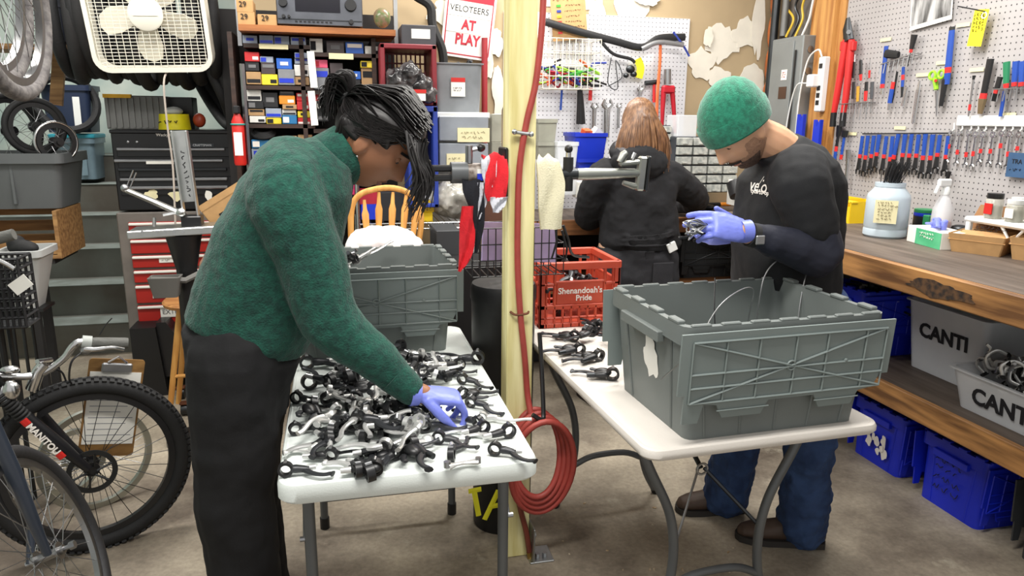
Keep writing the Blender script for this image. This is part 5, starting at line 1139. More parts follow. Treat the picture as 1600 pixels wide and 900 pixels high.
# black wire basket with papers
def wire_basket(r,x0,x1,y0,y1,z0,z1,m,nx,nz_,rad=.0022,taper=0.):
    def wr_(a,b_): MB().tube([a,b_],rad,5).build('wire',m,r)
    for z in np.linspace(z0,z1,nz_):
        wr_((x0,y0,z),(x1,y0,z)); wr_((x0,y1,z),(x1,y1,z)); wr_((x0,y0,z),(x0,y1,z)); wr_((x1,y0,z),(x1,y1,z))
    for x in np.linspace(x0,x1,nx): wr_((x,y0,z0),(x,y0,z1)); wr_((x,y1,z0),(x,y1,z1)); wr_((x,y0,z0),(x,y1,z0))
wk=thing('wire_basket','black wire bicycle basket with lilac papers hung behind the post','basket',(.58,2.47,.98)); a=PY(738,350,2.40); b_=PY(880,428,2.40)
wire_basket(wk,a.x,b_.x,2.40,2.56,b_.z,PY(738,358,2.40).z,BLACK,13,4)
lp_=MB().box(((a.x+b_.x)/2+.01,2.43,(a.z+b_.z)/2+.02),(b_.x-a.x-.06,.02,.135),T(0,0,0,-6,3,0)).build('paper_stack',mat('lilac_paper',(190,168,214),.8),smooth=0); tag(lp_,'stack of lilac papers standing in the black wire basket','paper')
cg=thing('pedal_cage','black wire pedal cage hooked on the right of the basket','pedal',tuple(PY(872,390,2.36)))
MB().tube([PY(*v,2.36) for v in((868,352),(870,378),(862,404),(884,404),(886,388),(878,360))],.0045,6).build('cage',BLACK,cg); MB().tube(spline([PY(880,352,2.36),PY(888,375,2.36),PY(895,398,2.40),PY(920,402,2.45)],5),.005,6).build('strap',BLACK,cg)
# trash can
tc_=thing('trash_can','black trash can with yellow tape letters standing behind the post','trash can',(.575,2.53,0)); CANB=mat('black_bin',(17,17,19),.5,var=.1)
MB().lathe([(.108,0),(.112,.01),(.118,.90),(.122,.91),(.122,.95),(.115,.965),(.02,.98)],Matrix.Translation((.575,2.53,0)),36).build('can',CANB,tc_)
q=MB(); cz=.21; YT=mat('yellow_tape',(228,222,40),.6,var=.03)
def tape(x0,z0,x1,z1):
    p0=PY(x0,z0,2.412); p1=PY(x1,z1,2.412); MB().tube([p0,p1],.010,4,flat=.15,up=(0,1,0)).build('tape_letter',YT,tc_,smooth=0)
for a in((732,768,752,764),(741,768,748,806),(757,812,779,766),(779,766,790,806),(764,792,786,788)): tape(*a)
# ================================================================ BACK WALL, RIGHT OF THE POST
def pxbox(name,label,cat,x0,y0,x1,y1,yy,d,m,bev=.003,group=None,parent=None):
    a=PY(x0,y1,yy); b_=PY(x1,y0,yy); o=MB().box(((a.x+b_.x)/2,yy+d/2,(a.z+b_.z)/2),(b_.x-a.x,d,b_.z-a.z),bev=bev).build(name,m,parent,smooth=30)
    if parent is None: tag(o,label,cat,group)
    return o
YP=YB-.02
bk=thing('wire_basket','white wire basket of coloured straps and ties on the back pegboard','basket',tuple(PY(895,130,YP-.1))); a=PY(848,138,YP-.17); b_=PY(940,62,YP-.17)
WWIRE=mat('white_wire',(224,218,204),.5); wire_basket(bk,a.x,b_.x,YP-.17,YP,a.z,b_.z,WWIRE,10,5,.0028)
rr=random.Random(9); TIES=[mat('tie_green',(60,160,50),.6),mat('tie_red',(180,30,50),.6),BLACK,mat('tie_blue',(40,60,150),.6),mat('tie_orange',(220,90,40),.6),mat('tie_lime',(150,200,60),.6)]
for i in range(48):
    p=V((rr.uniform(a.x+.03,b_.x-.03),rr.uniform(YP-.15,YP-.03),rr.uniform(a.z+.02,a.z+.13))); k=rr.randrange(6)
    tag(MB().tube(spline([p,p+V((rr.uniform(-.07,.07),rr.uniform(-.03,.03),rr.uniform(-.02,.05))),p+V((rr.uniform(-.1,.1),rr.uniform(-.03,.03),rr.uniform(-.03,.05)))],4),.006,5).build('cable_tie',TIES[k]),f'{("green","red","black","blue","orange","lime")[k]} strap tangled in the white wire basket','strap',f'{("green","red","black","blue","orange","lime")[k]} straps in the wire basket')
nt=thing('cardboard_note','cardboard note with handwritten colour key above the wire basket','sign',tuple(PY(890,30,YP-.03))); A=face_m(PY(889,28,YP-.03),(1,0,.10),(0,0,1)); MB(A).box((0,0,0),(.215,.25,.003)).build('card',CARD,nt,smooth=0)
scrawl(A@Matrix.Translation((0,.105,.002)),.19,.03,1,INK,nt)
for i,(m,s) in enumerate(((TIES[0],'Blue  small'),(TIES[3],'Blue  Presta'),(YELLOW,'Yellow  Schrader'),(BRED,'Red  20 inch'),(TIES[3],'Navy  Special'),(BRED,'Green  Other'))):
    MB(A).box((-.06,.07-.03*i,.003),(.026,.013,.003)).build('colour_swatch',m,nt,smooth=0); scrawl(A@Matrix.Translation((.035,.07-.03*i,.002)),.12,.014,1,INK,nt,.0009,i)
def hang(name,label,cat,pts,r,m,dy=.03,n=8,flat=.6): return tag(MB().tube(spline([PY(x,y,YP-dy) for x,y in pts],5),r,n,flat=flat,up=(0,1,0)).build(name,m),label,cat)
hang('mudguard','long black curved mudguard strip across the back pegboard',"mudguard",[(852,34),(900,48),(960,64),(1003,74),(1030,60),(1070,58)],.022,BLACK,.05); hang('mudguard','silver mudguard strip below the black one at the right','mudguard',[(1003,77),(1030,66),(1068,70)],.015,STEEL,.07)
hang('mudguard','black stay bent down toward the yellow tag','mudguard',[(938,64),(958,84),(985,92),(992,98)],.010,BLACK,.05); hang('strap','orange lanyard hanging from the silver strip','strap',[(1032,66),(1031,100),(1027,150),(1026,196)],.010,mat('orange_strap',(226,110,60),.7),.06,flat=.35); hang('strap','blue band end at the right of the mudguards','strap',[(1052,50),(1068,72),(1077,88)],.007,TIES[3],.06)
hang('hang_tag','small bright yellow tag beside the black bracket','tag',[(996,92),(1001,106),(998,122)],.025,mat('yellow_tag',(250,232,40),.7),.03,flat=.1); 
for i,(x,y,s_) in enumerate(((985,108,.03),(990,116,.022),(978,118,.018))): tag(MB().ell(PY(x,y,YP-.04),(s_,.02,s_*.8),n=10,m=7).build('bracket_part',DARKST),f'{("largest","lower right","lower left")[i]} dark bracket piece hanging by the yellow tag','bracket')
hang('wire_coil','thin wire loops hanging right of the basket','wire',[(955,90),(950,130),(965,138),(962,95),(972,120),(950,135)],.003,DARKST,.03)
fk=thing('bicycle_fork','red bicycle fork hanging on the back pegboard','fork',tuple(PY(1043,190,YP-.06))); FRED=mat('fork_red',(176,24,40),.4)
MB().cyl(PY(1043,108,YP-.06),PY(1043,132,YP-.06),.022,n=14).build('steerer',STEEL,fk); MB().box(PY(1044,140,YP-.06),(.085,.04,.05),bev=.01).build('crown',FRED,fk)
for x0,x1 in((1037,1034),(1050,1055)): MB().tube([PY(x0,140,YP-.06),PY((x0+x1)/2,168,YP-.06),PY(x1,208,YP-.06)],[.017,.014,.009],10).build('leg',FRED,fk)
for x0,x1,l,m in((892,905,'left',BLACK),(905,911,'middle',BLACK),(922,906,'right',DARKST)): hang('pliers',f'{l} black handled pliers hanging under the wire basket','pliers',[(906,138),((906+x1)/2,160),(x1+(x1-906)*.8 if l!='middle' else 911,194)],.016,m,.05)
hang('screwdriver','red handled driver hanging under the wire basket','screwdriver',[(923,138),(922,157)],.012,BRED); hang('pliers','thin blue and red tweezers under the basket','pliers',[(878,140),(876,172)],.007,BLUEH)
def sp_(x,y0,y1,lab,w_):
    r=thing('spanner',lab,'spanner',tuple(PY(x,y1,YP-.03))); MB().tube([PY(x,y0+5,YP-.03),PY(x-1,y1,YP-.03)],[w_,w_*.8],8,flat=.5,up=(0,1,0)).build('shaft',CHROME,r); c=PY(x,y0+5,YP-.03)
    for s in(-1,1): MB().tube([c,c+V((s*w_*1.3,0,w_*1.4)),c+V((s*w_*.8,0,w_*2.8))],[w_*.8,w_*.7,w_*.4],6,flat=.6,up=(0,1,0)).build('jaw',CHROME,r)
sp_(929,166,200,'short chrome spanner on the back pegboard',.014); sp_(949,166,215,'large chrome spanner beside the brown hair',.021); sp_(967,164,200,'curved chrome spanner half hidden by the brown hair',.011); sp_(1001,138,150,'small chrome spanner above the brown hair',.014)
hm=thing('hammer','hammer with red handle right of the brown hair','hammer',tuple(PY(1022,160,YP-.03))); MB().tube([PY(1022,132,YP-.03),PY(1022,160,YP-.03)],.010,8).build('handle',BRED,hm); MB().tube([PY(1008,130,YP-.03),PY(1030,128,YP-.03)],.015,8).build('head',DARKST,hm)
# things on the back bench
def drawer_cab(x0,y0,x1,y1,yy,nx,ny,label):
    a=PY(x0,y1,yy); b_=PY(x1,y0,yy); r=thing('drawer_cabinet',label,'cabinet',((a.x+b_.x)/2,yy+.08,a.z)); W,Hh=b_.x-a.x,b_.z-a.z
    MB().box(((a.x+b_.x)/2,yy+.09,(a.z+b_.z)/2),(W,.16,Hh),bev=.004).build('case',plastic('cabinet_dark',(48,52,58)),r)
    DM=mat('drawer_clear',(150,154,150),.3,rgb2=(196,196,188),scale=40)
    for i in range(nx):
        for j in range(ny):
            cx=a.x+W*(i+.5)/nx; cz=a.z+Hh*(j+.5)/ny; d=MB().box((cx,yy,cz),(W/nx-.010,.03,Hh/ny-.010),bev=.003).build('drawer',DM,r); MB().box((cx,yy-.02,cz-Hh/ny*.2),(.03,.012,.008)).build('handle',DM,d,smooth=0)
drawer_cab(1052,214,1156,302,3.960,4,6,'grey cabinet of small clear drawers behind the beanie'); drawer_cab(1022,196,1050,232,4.060,1,3,'small dark blue drawer cabinet right of the brown hair')
pxbox('clear_box','clear plastic box of odds and ends on top of the drawer cabinet','box',1058,180,1090,214,4.000,.15,CLR)
pxbox('white_carton','white tall carton on the back bench beside the drawer cabinet','box',1148,282,1172,322,3.840,.1,PAPER)
def openbin(label,x0,y0,x1,y1,yy,d,m,cat='parts bin'):
    a=PY(x0,y1,yy); b_=PY(x1,y0,yy); cx=(a.x+b_.x)/2; w_=b_.x-a.x; h=b_.z-a.z; cy=yy+d/2
    r=thing('parts_bin',label,cat,(cx,cy,a.z)); lo=rrect(w_*.86,d*.86,.01,2); hi=rrect(w_,d,.012,2); b=MB(); f=lambda pl,z,k=1.:[(cx+x*k,cy+y*k,a.z+z) for x,y in pl]
    b.loft([f(lo,0),f(hi,h),f(hi,h,.95),f(lo,.006,.95)]); b.build('bin',m,r,smooth=30); q=MB(); q.loft([f(hi,h-.02),f(hi,h-.02,1.04),f(hi,h,1.04),f(hi,h,.96)],closed=True); q.build('rim',m,r,smooth=30); return r
openbin('blue open parts bin upper of the two beside the hoodie',898,208,950,250,3.840,.22,BLUE); openbin('blue parts bin below the open one on the back bench',902,248,950,264,3.840,.22,BLUE)
for i,(x,y) in enumerate(((915,212),(930,210))): tag(MB().box(PY(x,y,3.920),(.05,.04,.07),T(0,0,0,20,30*i,20)).build('part_packet',(mat('tie_orange',(220,90,40),.6),PAPER)[i],smooth=0),('orange packet in the blue parts bin','white packet in the blue parts bin')[i],'packet')
GC=mat('clear_grey_bin',(176,176,162),.35,alpha=.75)
openbin('cloudy clear parts bin of hooks next to the post',840,186,872,222,3.840,.22,GC); openbin('cloudy clear parts bin under the hook bin next to the post',840,222,872,250,3.840,.22,GC); openbin('clear bin with green parts behind the clamp knob',870,222,905,262,3.790,.2,CLR); openbin('clear bin low behind the black grip',872,268,905,305,3.760,.2,CLR)
pxbox('parts_carton','small carton of black parts on the bench left of the hoodie','box',903,284,922,310,3.740,.1,PAPER)
tag(MB().cyl(PY(1155,295,3.790)+V((0,0,-.04)),PY(1155,295,3.790)+V((0,.05,.03)),.05,n=20).build('headphone_cup',BLACK),'round black cup beside the white carton under the beard','headphones')
tl_=PZ(1125,322,1.0); tp=thing('utility_knife','black and orange knife lying on the back bench','knife',tuple(tl_)); MB().box(tl_+V((-.06,0,.012)),(.12,.03,.024),bev=.006).build('handle',BLACK,tp); MB().box(tl_+V((.04,0,.012)),(.08,.026,.022),bev=.006).build('orange_grip',mat('orange_grip',(230,140,40),.5),tp)
tag(MB().ell(PZ(1110,330,1.0)+V((0,.05,.018)),(.06,.04,.02),n=14,m=8).build('bicycle_bell',DARKST),'rounded dark metal part on the bench edge by the glove','part')
# ================================================================ BACK WALL, LEFT OF THE POST
SIGN=thing('road_sign','white and red sign reading veloteers at play on the back wall','sign',tuple(PY(733,88,YB-.03))); A=face_m(PY(733,34,YB-.035),(1,0,-.115),(.0,0,1))
A=A@Matrix.Scale(.88,4)
MB(A).prism(rrect(.335,.46,.02),0,.003).build('board',mat('sign_white',(222,220,216),.4,var=.03),SIGN,smooth=0)
rb=MB(A); o_=rrect(.305,.43,.02); i_=rrect(.29,.415,.016); rb.loft([[(x,y,.0032) for x,y in o_],[(x,y,.0044) for x,y in o_],[(x,y,.0044) for x,y in i_],[(x,y,.0032) for x,y in i_]],closed=True); rb.build('border',REDINK,SIGN,smooth=0)
MB(A).box((0,.165,.004),(.30,.085,.002)).build('red_header',REDINK,SIGN,smooth=0); MB(A).box((0,.072,.004),(.29,.09,.002)).build('taped_paper',PAPER,SIGN,smooth=0)
text('VELOTEERS',.055,A@Matrix.Translation((-.005,.072,.006)),INK,SIGN,sx=.92); text('AT',.085,A@Matrix.Translation((0,-.025,.005)),REDINK,SIGN,bold=.003,sx=.85); text('PLAY',.092,A@Matrix.Translation((0,-.118,.005)),REDINK,SIGN,bold=.003,sx=.78)
MB(A).box((0,-.070,.006),(.29,.006,.001)).build('tape_glare',PAPER,SIGN,smooth=0)
# dark timber shelf unit with boxed parts
DW=wood('dark_shelf_wood',(62,42,34),(40,27,22),'x'); OW=wood('oak_shelf',(178,112,60),(140,84,42),'x')
YS=4.040
su=thing('shelf_unit','dark timber shelf unit full of boxed inner tubes','shelf',(PY(490,200,YS).x,YS+.12,.9))
def board(x0,x1,y,th=.02,d=.28,m=DW,yy=YS,par=None): 
    a=PY(x0,y,yy); b_=PY(x1,y,yy); MB().box(((a.x+b_.x)/2,yy+d/2,(a.z+b_.z)/2-th/2),(b_.x-a.x,d,th)).build('board',m,par or su,smooth=0)
def upright(x,y0,y1,th=.022,d=.28):
    a=PY(x,y1,YS); b_=PY(x,y0,YS); MB().box((a.x,YS+d/2,(a.z+b_.z)/2),(th,d,b_.z-a.z)).build('upright',DW,su,smooth=0)
board(380,484,69); board(384,490,134); board(388,492,194); board(484,594,83); board(490,594,142); board(490,594,202); board(390,600,262); board(390,600,330)
upright(384,50,400); upright(488,60,400); upright(594,60,400)
MB().box((PY(490,200,YS+.28).x,YS+.29,1.25),(.92,.02,1.7)).build('back_panel',DARKW,su,smooth=0)
tp_=thing('oak_shelf','oak coloured wall shelf carrying the stereo receiver','shelf',(PY(498,45,3.960).x,4.090,PY(498,45,3.960).z)); board(372,618,42,.03,.34,OW,3.960,tp_)
for x in(366,622): 
    q=PY(x,20,3.960); MB().box((q.x,4.140,q.z),(.02,.06,.28)).build('bracket',STEEL,tp_,smooth=0)
# receiver
a=PY(433,40,3.970); b_=PY(566,0,3.970); rc=thing('stereo_receiver','dark grey stereo receiver with black display on the oak shelf','stereo',((a.x+b_.x)/2,4.120,a.z)); W=b_.x-a.x; H_=.145; cx=(a.x+b_.x)/2; cz=a.z+H_/2+.008
RG=metal('receiver_grey',(94,96,102),.4); MB().box((cx,4.120,cz),(W,.28,H_),bev=.004).build('case',RG,rc); MB().box((cx-.01,3.978,cz+.03),(W*.52,.006,.075)).build('display',mat('black_glass',(14,12,24),.15),rc,smooth=0); MB().box((cx,3.977,cz-.045),(W*.97,.006,.004)).build('trim_line',DARKST,rc,smooth=0)
for dx,dz,r0 in((-.42,.03,.022),(.36,.03,.030),(-.42,-.035,.009),(-.36,-.035,.007),(.36,-.05,.012)): MB().cyl((cx+dx*W,3.980,cz+dz),(cx+dx*W,3.955,cz+dz),r0,r0*.9,n=24).build('knob',BLACK,rc)
for i in range(9): MB().box((cx+(-.28+.05*i)*W,3.977,cz-.055),(.012,.006,.006)).build('button',BLACK,rc,smooth=0)
for dx in(-.4,.4): MB().cyl((cx+dx*W,4.020,a.z-.003),(cx+dx*W,4.020,a.z+.01),.015,n=12).build('foot',BLACK,rc)
def kbox(x0,y0,x1,y1,lab,yy=3.980): 
    o=pxbox('tube_carton',lab,'box',x0,y0,x1,y1,yy,.12,CARD); a=PY((x0+x1)/2,(y0+y1)/2,yy-.001); return a,o
for i,(x0,y0,x1,y1,l) in enumerate(((370,0,395,19,'upper of two stacked tube cartons left of the receiver'),(372,19,398,39,'lower stacked tube carton left of the receiver'),(403,23,432,40,'tube carton standing alone beside the receiver'))):
    a,o=kbox(x0,y0,x1,y1,l); text('29',.036,FR(a+V((-.01,-.003,.008))),INK,o,'carton_print')
pg_=PY(597,28,4.020); tag(MB().ell(pg_,(.045,.04,.05),n=14,m=9).build('parts_bag',mat('bag_plastic',(150,120,100),.25,rgb2=(90,120,70),scale=40,alpha=.8)),'small clear bag of parts at the right end of the oak shelf','bag')
# product boxes on the shelves: (x0,y0,x1,y1,colour,description)
C_=dict(r=(196,40,44),k=(30,30,33),b=(38,96,190),w=(226,224,218),y=(232,206,50),o=(226,140,40),g=(128,130,134),n=(176,140,98),p=(226,84,120),d=(66,56,58),s=(150,160,176),t=(36,110,160))
BX=[(379,55,402,68,'s','first tube roll box on the top row'),(405,55,427,69,'s','second tube roll box on the top row'),(428,56,452,70,'s','third tube roll box on the top row'),(454,58,478,72,'s','fourth tube roll box on the top row'),
(382,81,405,96,'r','red and white box at the left of the second row'),(383,96,405,111,'k','black box under the red and white one'),(385,112,408,132,'n','tan carton at the lower left of the second row'),(406,88,427,98,'s','silver tube box atop the grey one'),(408,98,430,116,'d','pale grey printed box in the second row'),(409,116,434,133,'y','white box with yellow side in the second row'),
(432,91,456,108,'b','bright blue box in the second row'),(435,108,460,133,'g','grey plastic wrapped box under the blue box'),(460,82,481,91,'s','upper tube box at the right of the second row'),(460,91,482,100,'s','second tube box at the right of the second row'),(460,101,482,119,'w','white and blue box at the right of the second row'),(460,120,483,133,'n','tan carton at the right of the second row'),
(386,140,408,158,'w','white gridded boxes at the left of the third row'),(387,158,412,170,'k','black box below the white gridded ones'),(388,170,413,181,'n','pink tan box low in the third row'),(390,181,415,192,'w','white box at the bottom left of the third row'),(410,144,434,168,'k','black printed box in the third row'),(415,169,440,184,'s','silver box with a blue square in the third row'),(416,184,440,194,'y','black box with a yellow zigzag in the third row'),
(436,142,460,150,'k','black box above the orange one'),(436,149,461,163,'o','orange box in the third row'),(441,163,464,171,'n','thin tan box under the orange one'),(441,171,463,180,'w','white barcode box in the third row'),(441,180,464,194,'t','blue swoosh box in the third row'),(463,145,482,158,'r','upper red box at the right of the third row'),(464,158,483,172,'r','middle red box at the right of the third row'),(465,173,484,184,'y','black box with yellow stripe in the third row'),(465,184,485,195,'r','lowest red box in the third row'),
(487,93,512,106,'p','pink lidded top of the grey box in the right column'),(490,106,514,140,'g','grey tall box with a blue square in the right column'),(516,98,536,132,'d','dark crumpled packet in the right column'),(540,111,564,124,'b','blue white packet in the right column'),(542,124,564,140,'k','black box under the blue white packet'),(563,95,585,106,'y','yellow white box in the right column'),(565,106,586,142,'n','tall tan carton in the right column'),
(491,146,512,158,'r','dark red box in the lower right column'),(492,158,513,170,'w','white edged box in the lower right column'),(493,170,513,190,'k','black box with red arrow in the lower right column'),
(393,218,420,232,'t','blue picture box on the lower shelf'),(394,232,424,256,'s','pale printed box on the lower shelf'),(440,212,464,222,'n','tan carton stacked on the lower shelf'),(438,222,464,234,'n','second tan carton on the lower shelf'),(466,210,488,234,'n','tan carton at the shelf centre'),(484,60,504,82,'w','white red packet on the upper right shelf'),(540,66,568,86,'b','bright blue box on the upper right shelf'),(570,72,592,87,'w','white packet beside the bright blue box'),(510,64,538,84,'d','clear bag of dark parts on the upper right shelf')]
ACC={'r':WINK,'k':mat('box_grey',(110,110,112),.6),'s':BLUE,'w':INK,'y':INK,'o':WINK,'b':WINK,'n':INK,'g':BLUE,'t':WINK,'d':mat('box_grey',(110,110,112),.6),'p':REDINK}
for i,(x0,y0,x1,y1,c,l) in enumerate(BX):
    r=thing('parts_box',l,'box',(0,0,0)); yy=YS+.015+.02*rnd.random(); a=PY((x0+x1)/2,y1,yy); r.location=(a.x,yy+.06,a.z)
    pxbox('carton',None,None,x0+.5,y0+.5,x1-.5,y1-.3,yy,.13,mat('box_'+c,C_[c],.45,var=.05,scale=30),.002,parent=r)
    fa=((.25,.32,.75,.3),(.06,.12,.94,.55),(.08,.1,.45,.12),(.1,.55,.9,.12),(.55,.15,.92,.45))[i%5]
    q0=PY(x0+fa[0]*(x1-x0),y1-fa[1]*(y1-y0),yy-.001); q1=PY(x0+fa[2]*(x1-x0),y0+fa[3]*(y1-y0),yy-.001); MB().box(((q0.x+q1.x)/2,yy-.0012,(q0.z+q1.z)/2),(q1.x-q0.x,.002,(q1.z-q0.z)*.8)).build('print',ACC[c],r,smooth=0)
for i,(x0,y0,x1,y1,l) in enumerate(((405,70,450,76,'cream shelf strip below the top row'),(514,84,552,92,'cream shelf strip in the right column'),(418,60,0,0,''))):
    if x1: pxbox('shelf_label',l,'label',x0,y0,x1,y1,YS-.012,.004,CREAM,0)
for i,(x,y0,y1) in enumerate(((485,80,137),(486,142,196))):
    a=PY(x,y0,YS-.02); b_=PY(x+6,y1,YS-.02); tag(MB().tube([a,b_],.018,4,flat=.1,up=(0,1,0)).build('price_list',PAPER,smooth=0),('upper white list hanging on the shelf divider','lower white list hanging on the shelf divider')[i],'paper')
tb_=thing('inner_tube','loose coiled black inner tube on the lower shelf','inner tube',tuple(PY(412,212,YS+.05)))
for i in range(4): MB().torus(PY(412,208,YS+.06)+V((0,0,.006*i)),.055-.004*i,.008,(0,-.5,1),24,7).build('coil',RUBBER,tb_)
# fire extinguisher
p=PY(373,215,3.940); fe=thing('fire_extinguisher','red fire extinguisher with white label strapped beside the shelf unit','fire extinguisher',(p.x,3.940,1.27)); z0=PY(374,258,3.940).z; z1=PY(374,178,3.940).z
MB().lathe([(.026,0),(.03,.01),(.03,(z1-z0)*.85),(.014,z1-z0)],Matrix.Translation((p.x,3.940,z0)),20).build('cylinder',RED,fe); MB().box((p.x,3.911,(z0+z1)/2-.02),(.04,.004,(z1-z0)*.45)).build('label',PAPER,fe,smooth=0); MB().box((p.x,3.940,z1+.02),(.03,.06,.04),bev=.006).build('valve',BLACK,fe); MB().torus((p.x,3.940,z0+(z1-z0)*.8),.032,.004,(0,0,1),20,6).build('strap',mat('teal_strap',(40,160,150),.6),fe)
q=PY(385,200,3.960); tag(MB().tube([(q.x,q.y,1.8),(q.x,q.y,0)],.012,4).build('wire_post',STEEL,smooth=0),'notched silver upright beside the fire extinguisher','post')
# stacked crates and bins right of the shelf
ct=thing('basket_crate','maroon slotted crate on its side full of bagged parts','crate',(PY(640,165,3.940).x,4.040,PY(640,165,3.940).z)); MAR=plastic('maroon_plastic',(128,34,44)); a=PY(596,164,3.890); b_=PY(682,70,3.890)
for (x0,x1,z0,z1) in((a.x,b_.x,b_.z-.025,b_.z),(a.x,b_.x,a.z,a.z+.02),(a.x,a.x+.025,a.z,b_.z),(b_.x-.025,b_.x,a.z,b_.z)): MB().box(((x0+x1)/2,4.030,(z0+z1)/2),(x1-x0,.28,z1-z0),bev=.004).build('side',MAR,ct)
for i in range(10): MB().box((a.x+.03+(b_.x-a.x-.06)*i/9,4.160,(a.z+b_.z)/2),(.008,.01,b_.z-a.z)).build('slat',MAR,ct,smooth=0)
for i in range(6): MB().box(((a.x+b_.x)/2,4.160,a.z+.03+(b_.z-a.z-.06)*i/5),(b_.x-a.x,.012,.008)).build('slat',MAR,ct,smooth=0)
BAG=mat('bagged_parts',(92,88,88),.22,rgb2=(30,28,30),scale=14,bump=.8,bscale=26)
for i,(x,y,rx) in enumerate(((620,125,.055),(640,118,.06),(658,135,.06),(634,146,.055),(668,148,.045))): tag(remesh(fixn(MB().ell(PY(x,y,3.880),(rx,.06,rx*1.1),n=16,m=10)),.008,1,[(.04,.05)]).build('parts_bag',BAG,smooth=60),f'{("upper left","top","right","lower","lowest right")[i]} crinkled bag of black parts in the maroon crate','bag')
pt_=pxbox('price_tag','red and white hang tag on the bagged parts','tag',632,143,665,157,3.800,.003,PAPER,0); pxbox('red_stripe',None,None,630,140,666,145,3.797,.003,RED,0,parent=pt_)
sb_=pxbox('storage_box','charcoal box with white handwritten labels on the maroon crate','box',628,40,681,70,3.920,.24,mat('charcoal_box',(66,66,70),.6)); pxbox('box_label',None,None,643,46,672,60,3.917,.002,PAPER,0,parent=sb_)
a=PY(684,175,3.940); gb_=clearbin('smoky grey bin with a price sticker on the white drawer unit',(PY(717,175,3.940).x,4.060,a.z),.24,.20,.26,.22,.25,m=mat('smoky_bin',(142,146,150),.3,alpha=.8)); q=PY(716,137,3.940); MB().box((q.x,3.945,q.z),(.075,.003,.09)).build('price_sticker',PAPER,gb_,smooth=0); MB().box((q.x,3.943,q.z+.04),(.075,.003,.022)).build('red_strip',RED,gb_,smooth=0); scrawl(FR((q.x,3.941,q.z-.008)),.055,.03,2,INK,gb_)
for i,(x,y) in enumerate(((712,112),(730,108))): tag(MB().tube(spline([PY(x-8,y+3,4.040),PY(x,y-2,4.040),PY(x+3,y-12,4.040),PY(x+7,y-10,4.040)],4),.012,8).build('handlebar_grip',BLACK),('left black part poking out of the smoky bin','right hooked black part poking out of the smoky bin')[i],'part')
du=thing('drawer_unit','white framed unit of two clear drawers with paper labels','drawers',(PY(724,262,3.890).x,4.040,PY(724,262,3.890).z)); a=PY(684,262,3.890); b_=PY(766,176,3.890); W=b_.x-a.x; cx=(a.x+b_.x)/2
MB().box((cx,4.050,b_.z-.015),(W,.3,.03),bev=.004).build('top',WHITE,du); MB().box((cx,4.180,(a.z+b_.z)/2-.3),(W,.01,b_.z-a.z+.6)).build('back',WHITE,du,smooth=0)
SMK=mat('smoky_drawer',(150,156,164),.3,alpha=.85)
for k,(y0,y1,lb_) in enumerate(((182,220,(715,200,765,222,'DERAILLEURS')),(224,262,(698,240,727,262,'ODDS')))):
    p0=PY(686,y1,3.890); p1=PY(764,y0,3.890); d=MB().box((cx,3.960,(p0.z+p1.z)/2),(W-.02,.14,p1.z-p0.z),bev=.004).build('drawer',SMK,du); q0=PY(lb_[0],lb_[3],3.885); q1=PY(lb_[2],lb_[1],3.885); MB().box(((q0.x+q1.x)/2,3.887,(q0.z+q1.z)/2),(q1.x-q0.x,.003,q1.z-q0.z)).build('paper_label',CREAM,d,smooth=0); scrawl(FR(((q0.x+q1.x)/2,3.883,(q0.z+q1.z)/2)),(q1.x-q0.x)*.8,.05,2,mat('faded_ink',(120,110,80),.8),d)
bc2=thing('blue_crate','blue crate on its side behind the black hair','crate',(PY(670,270,3.840).x,3.960,PY(670,320,3.840).z)); a=PY(640,325,3.840); b_=PY(684,166,3.840); NB=plastic('navy_crate',(40,62,150))
for (x0,x1,z0,z1) in((a.x,b_.x,b_.z-.03,b_.z),(b_.x-.025,b_.x,a.z,b_.z),(a.x,b_.x,a.z,a.z+.02),(a.x,a.x+.02,a.z,b_.z)): MB().box(((x0+x1)/2,3.970,(z0+z1)/2),(x1-x0,.25,z1-z0),bev=.004).build('side',NB,bc2)
MB().box(((a.x+b_.x)/2,4.090,(a.z+b_.z)/2),(b_.x-a.x,.01,b_.z-a.z)).build('back',DARKW,bc2,smooth=0)
tag(MB().cyl((PY(757,160,YB-.06).x,YB-.06,1.3),(PY(757,160,YB-.06).x,YB-.06,2.0),.018,n=10).build('red_pipe',mat('pipe_red',(150,40,46),.5)),'thin red pipe upright on the back wall right of the sign','pipe')
tag(MB().tube(spline([PY(650,-6,4.240),PY(672,10,4.240),PY(676,40,4.240),PY(690,75,4.240),PY(693,100,4.240),PY(690,118,4.240)],6),.025,8).build('tyre',RUBBER),'black tyre edge curving behind the charcoal box','tyre')
for i,(x0,y0,x1,y1,l) in enumerate(((768,178,784,222,'upper clear jar box between the drawers and the post'),(768,222,784,262,'lower clear jar box between the drawers and the post'))): pxbox('jar_box',l,'box',x0,y0,x1,y1,3.940,.12,GC)
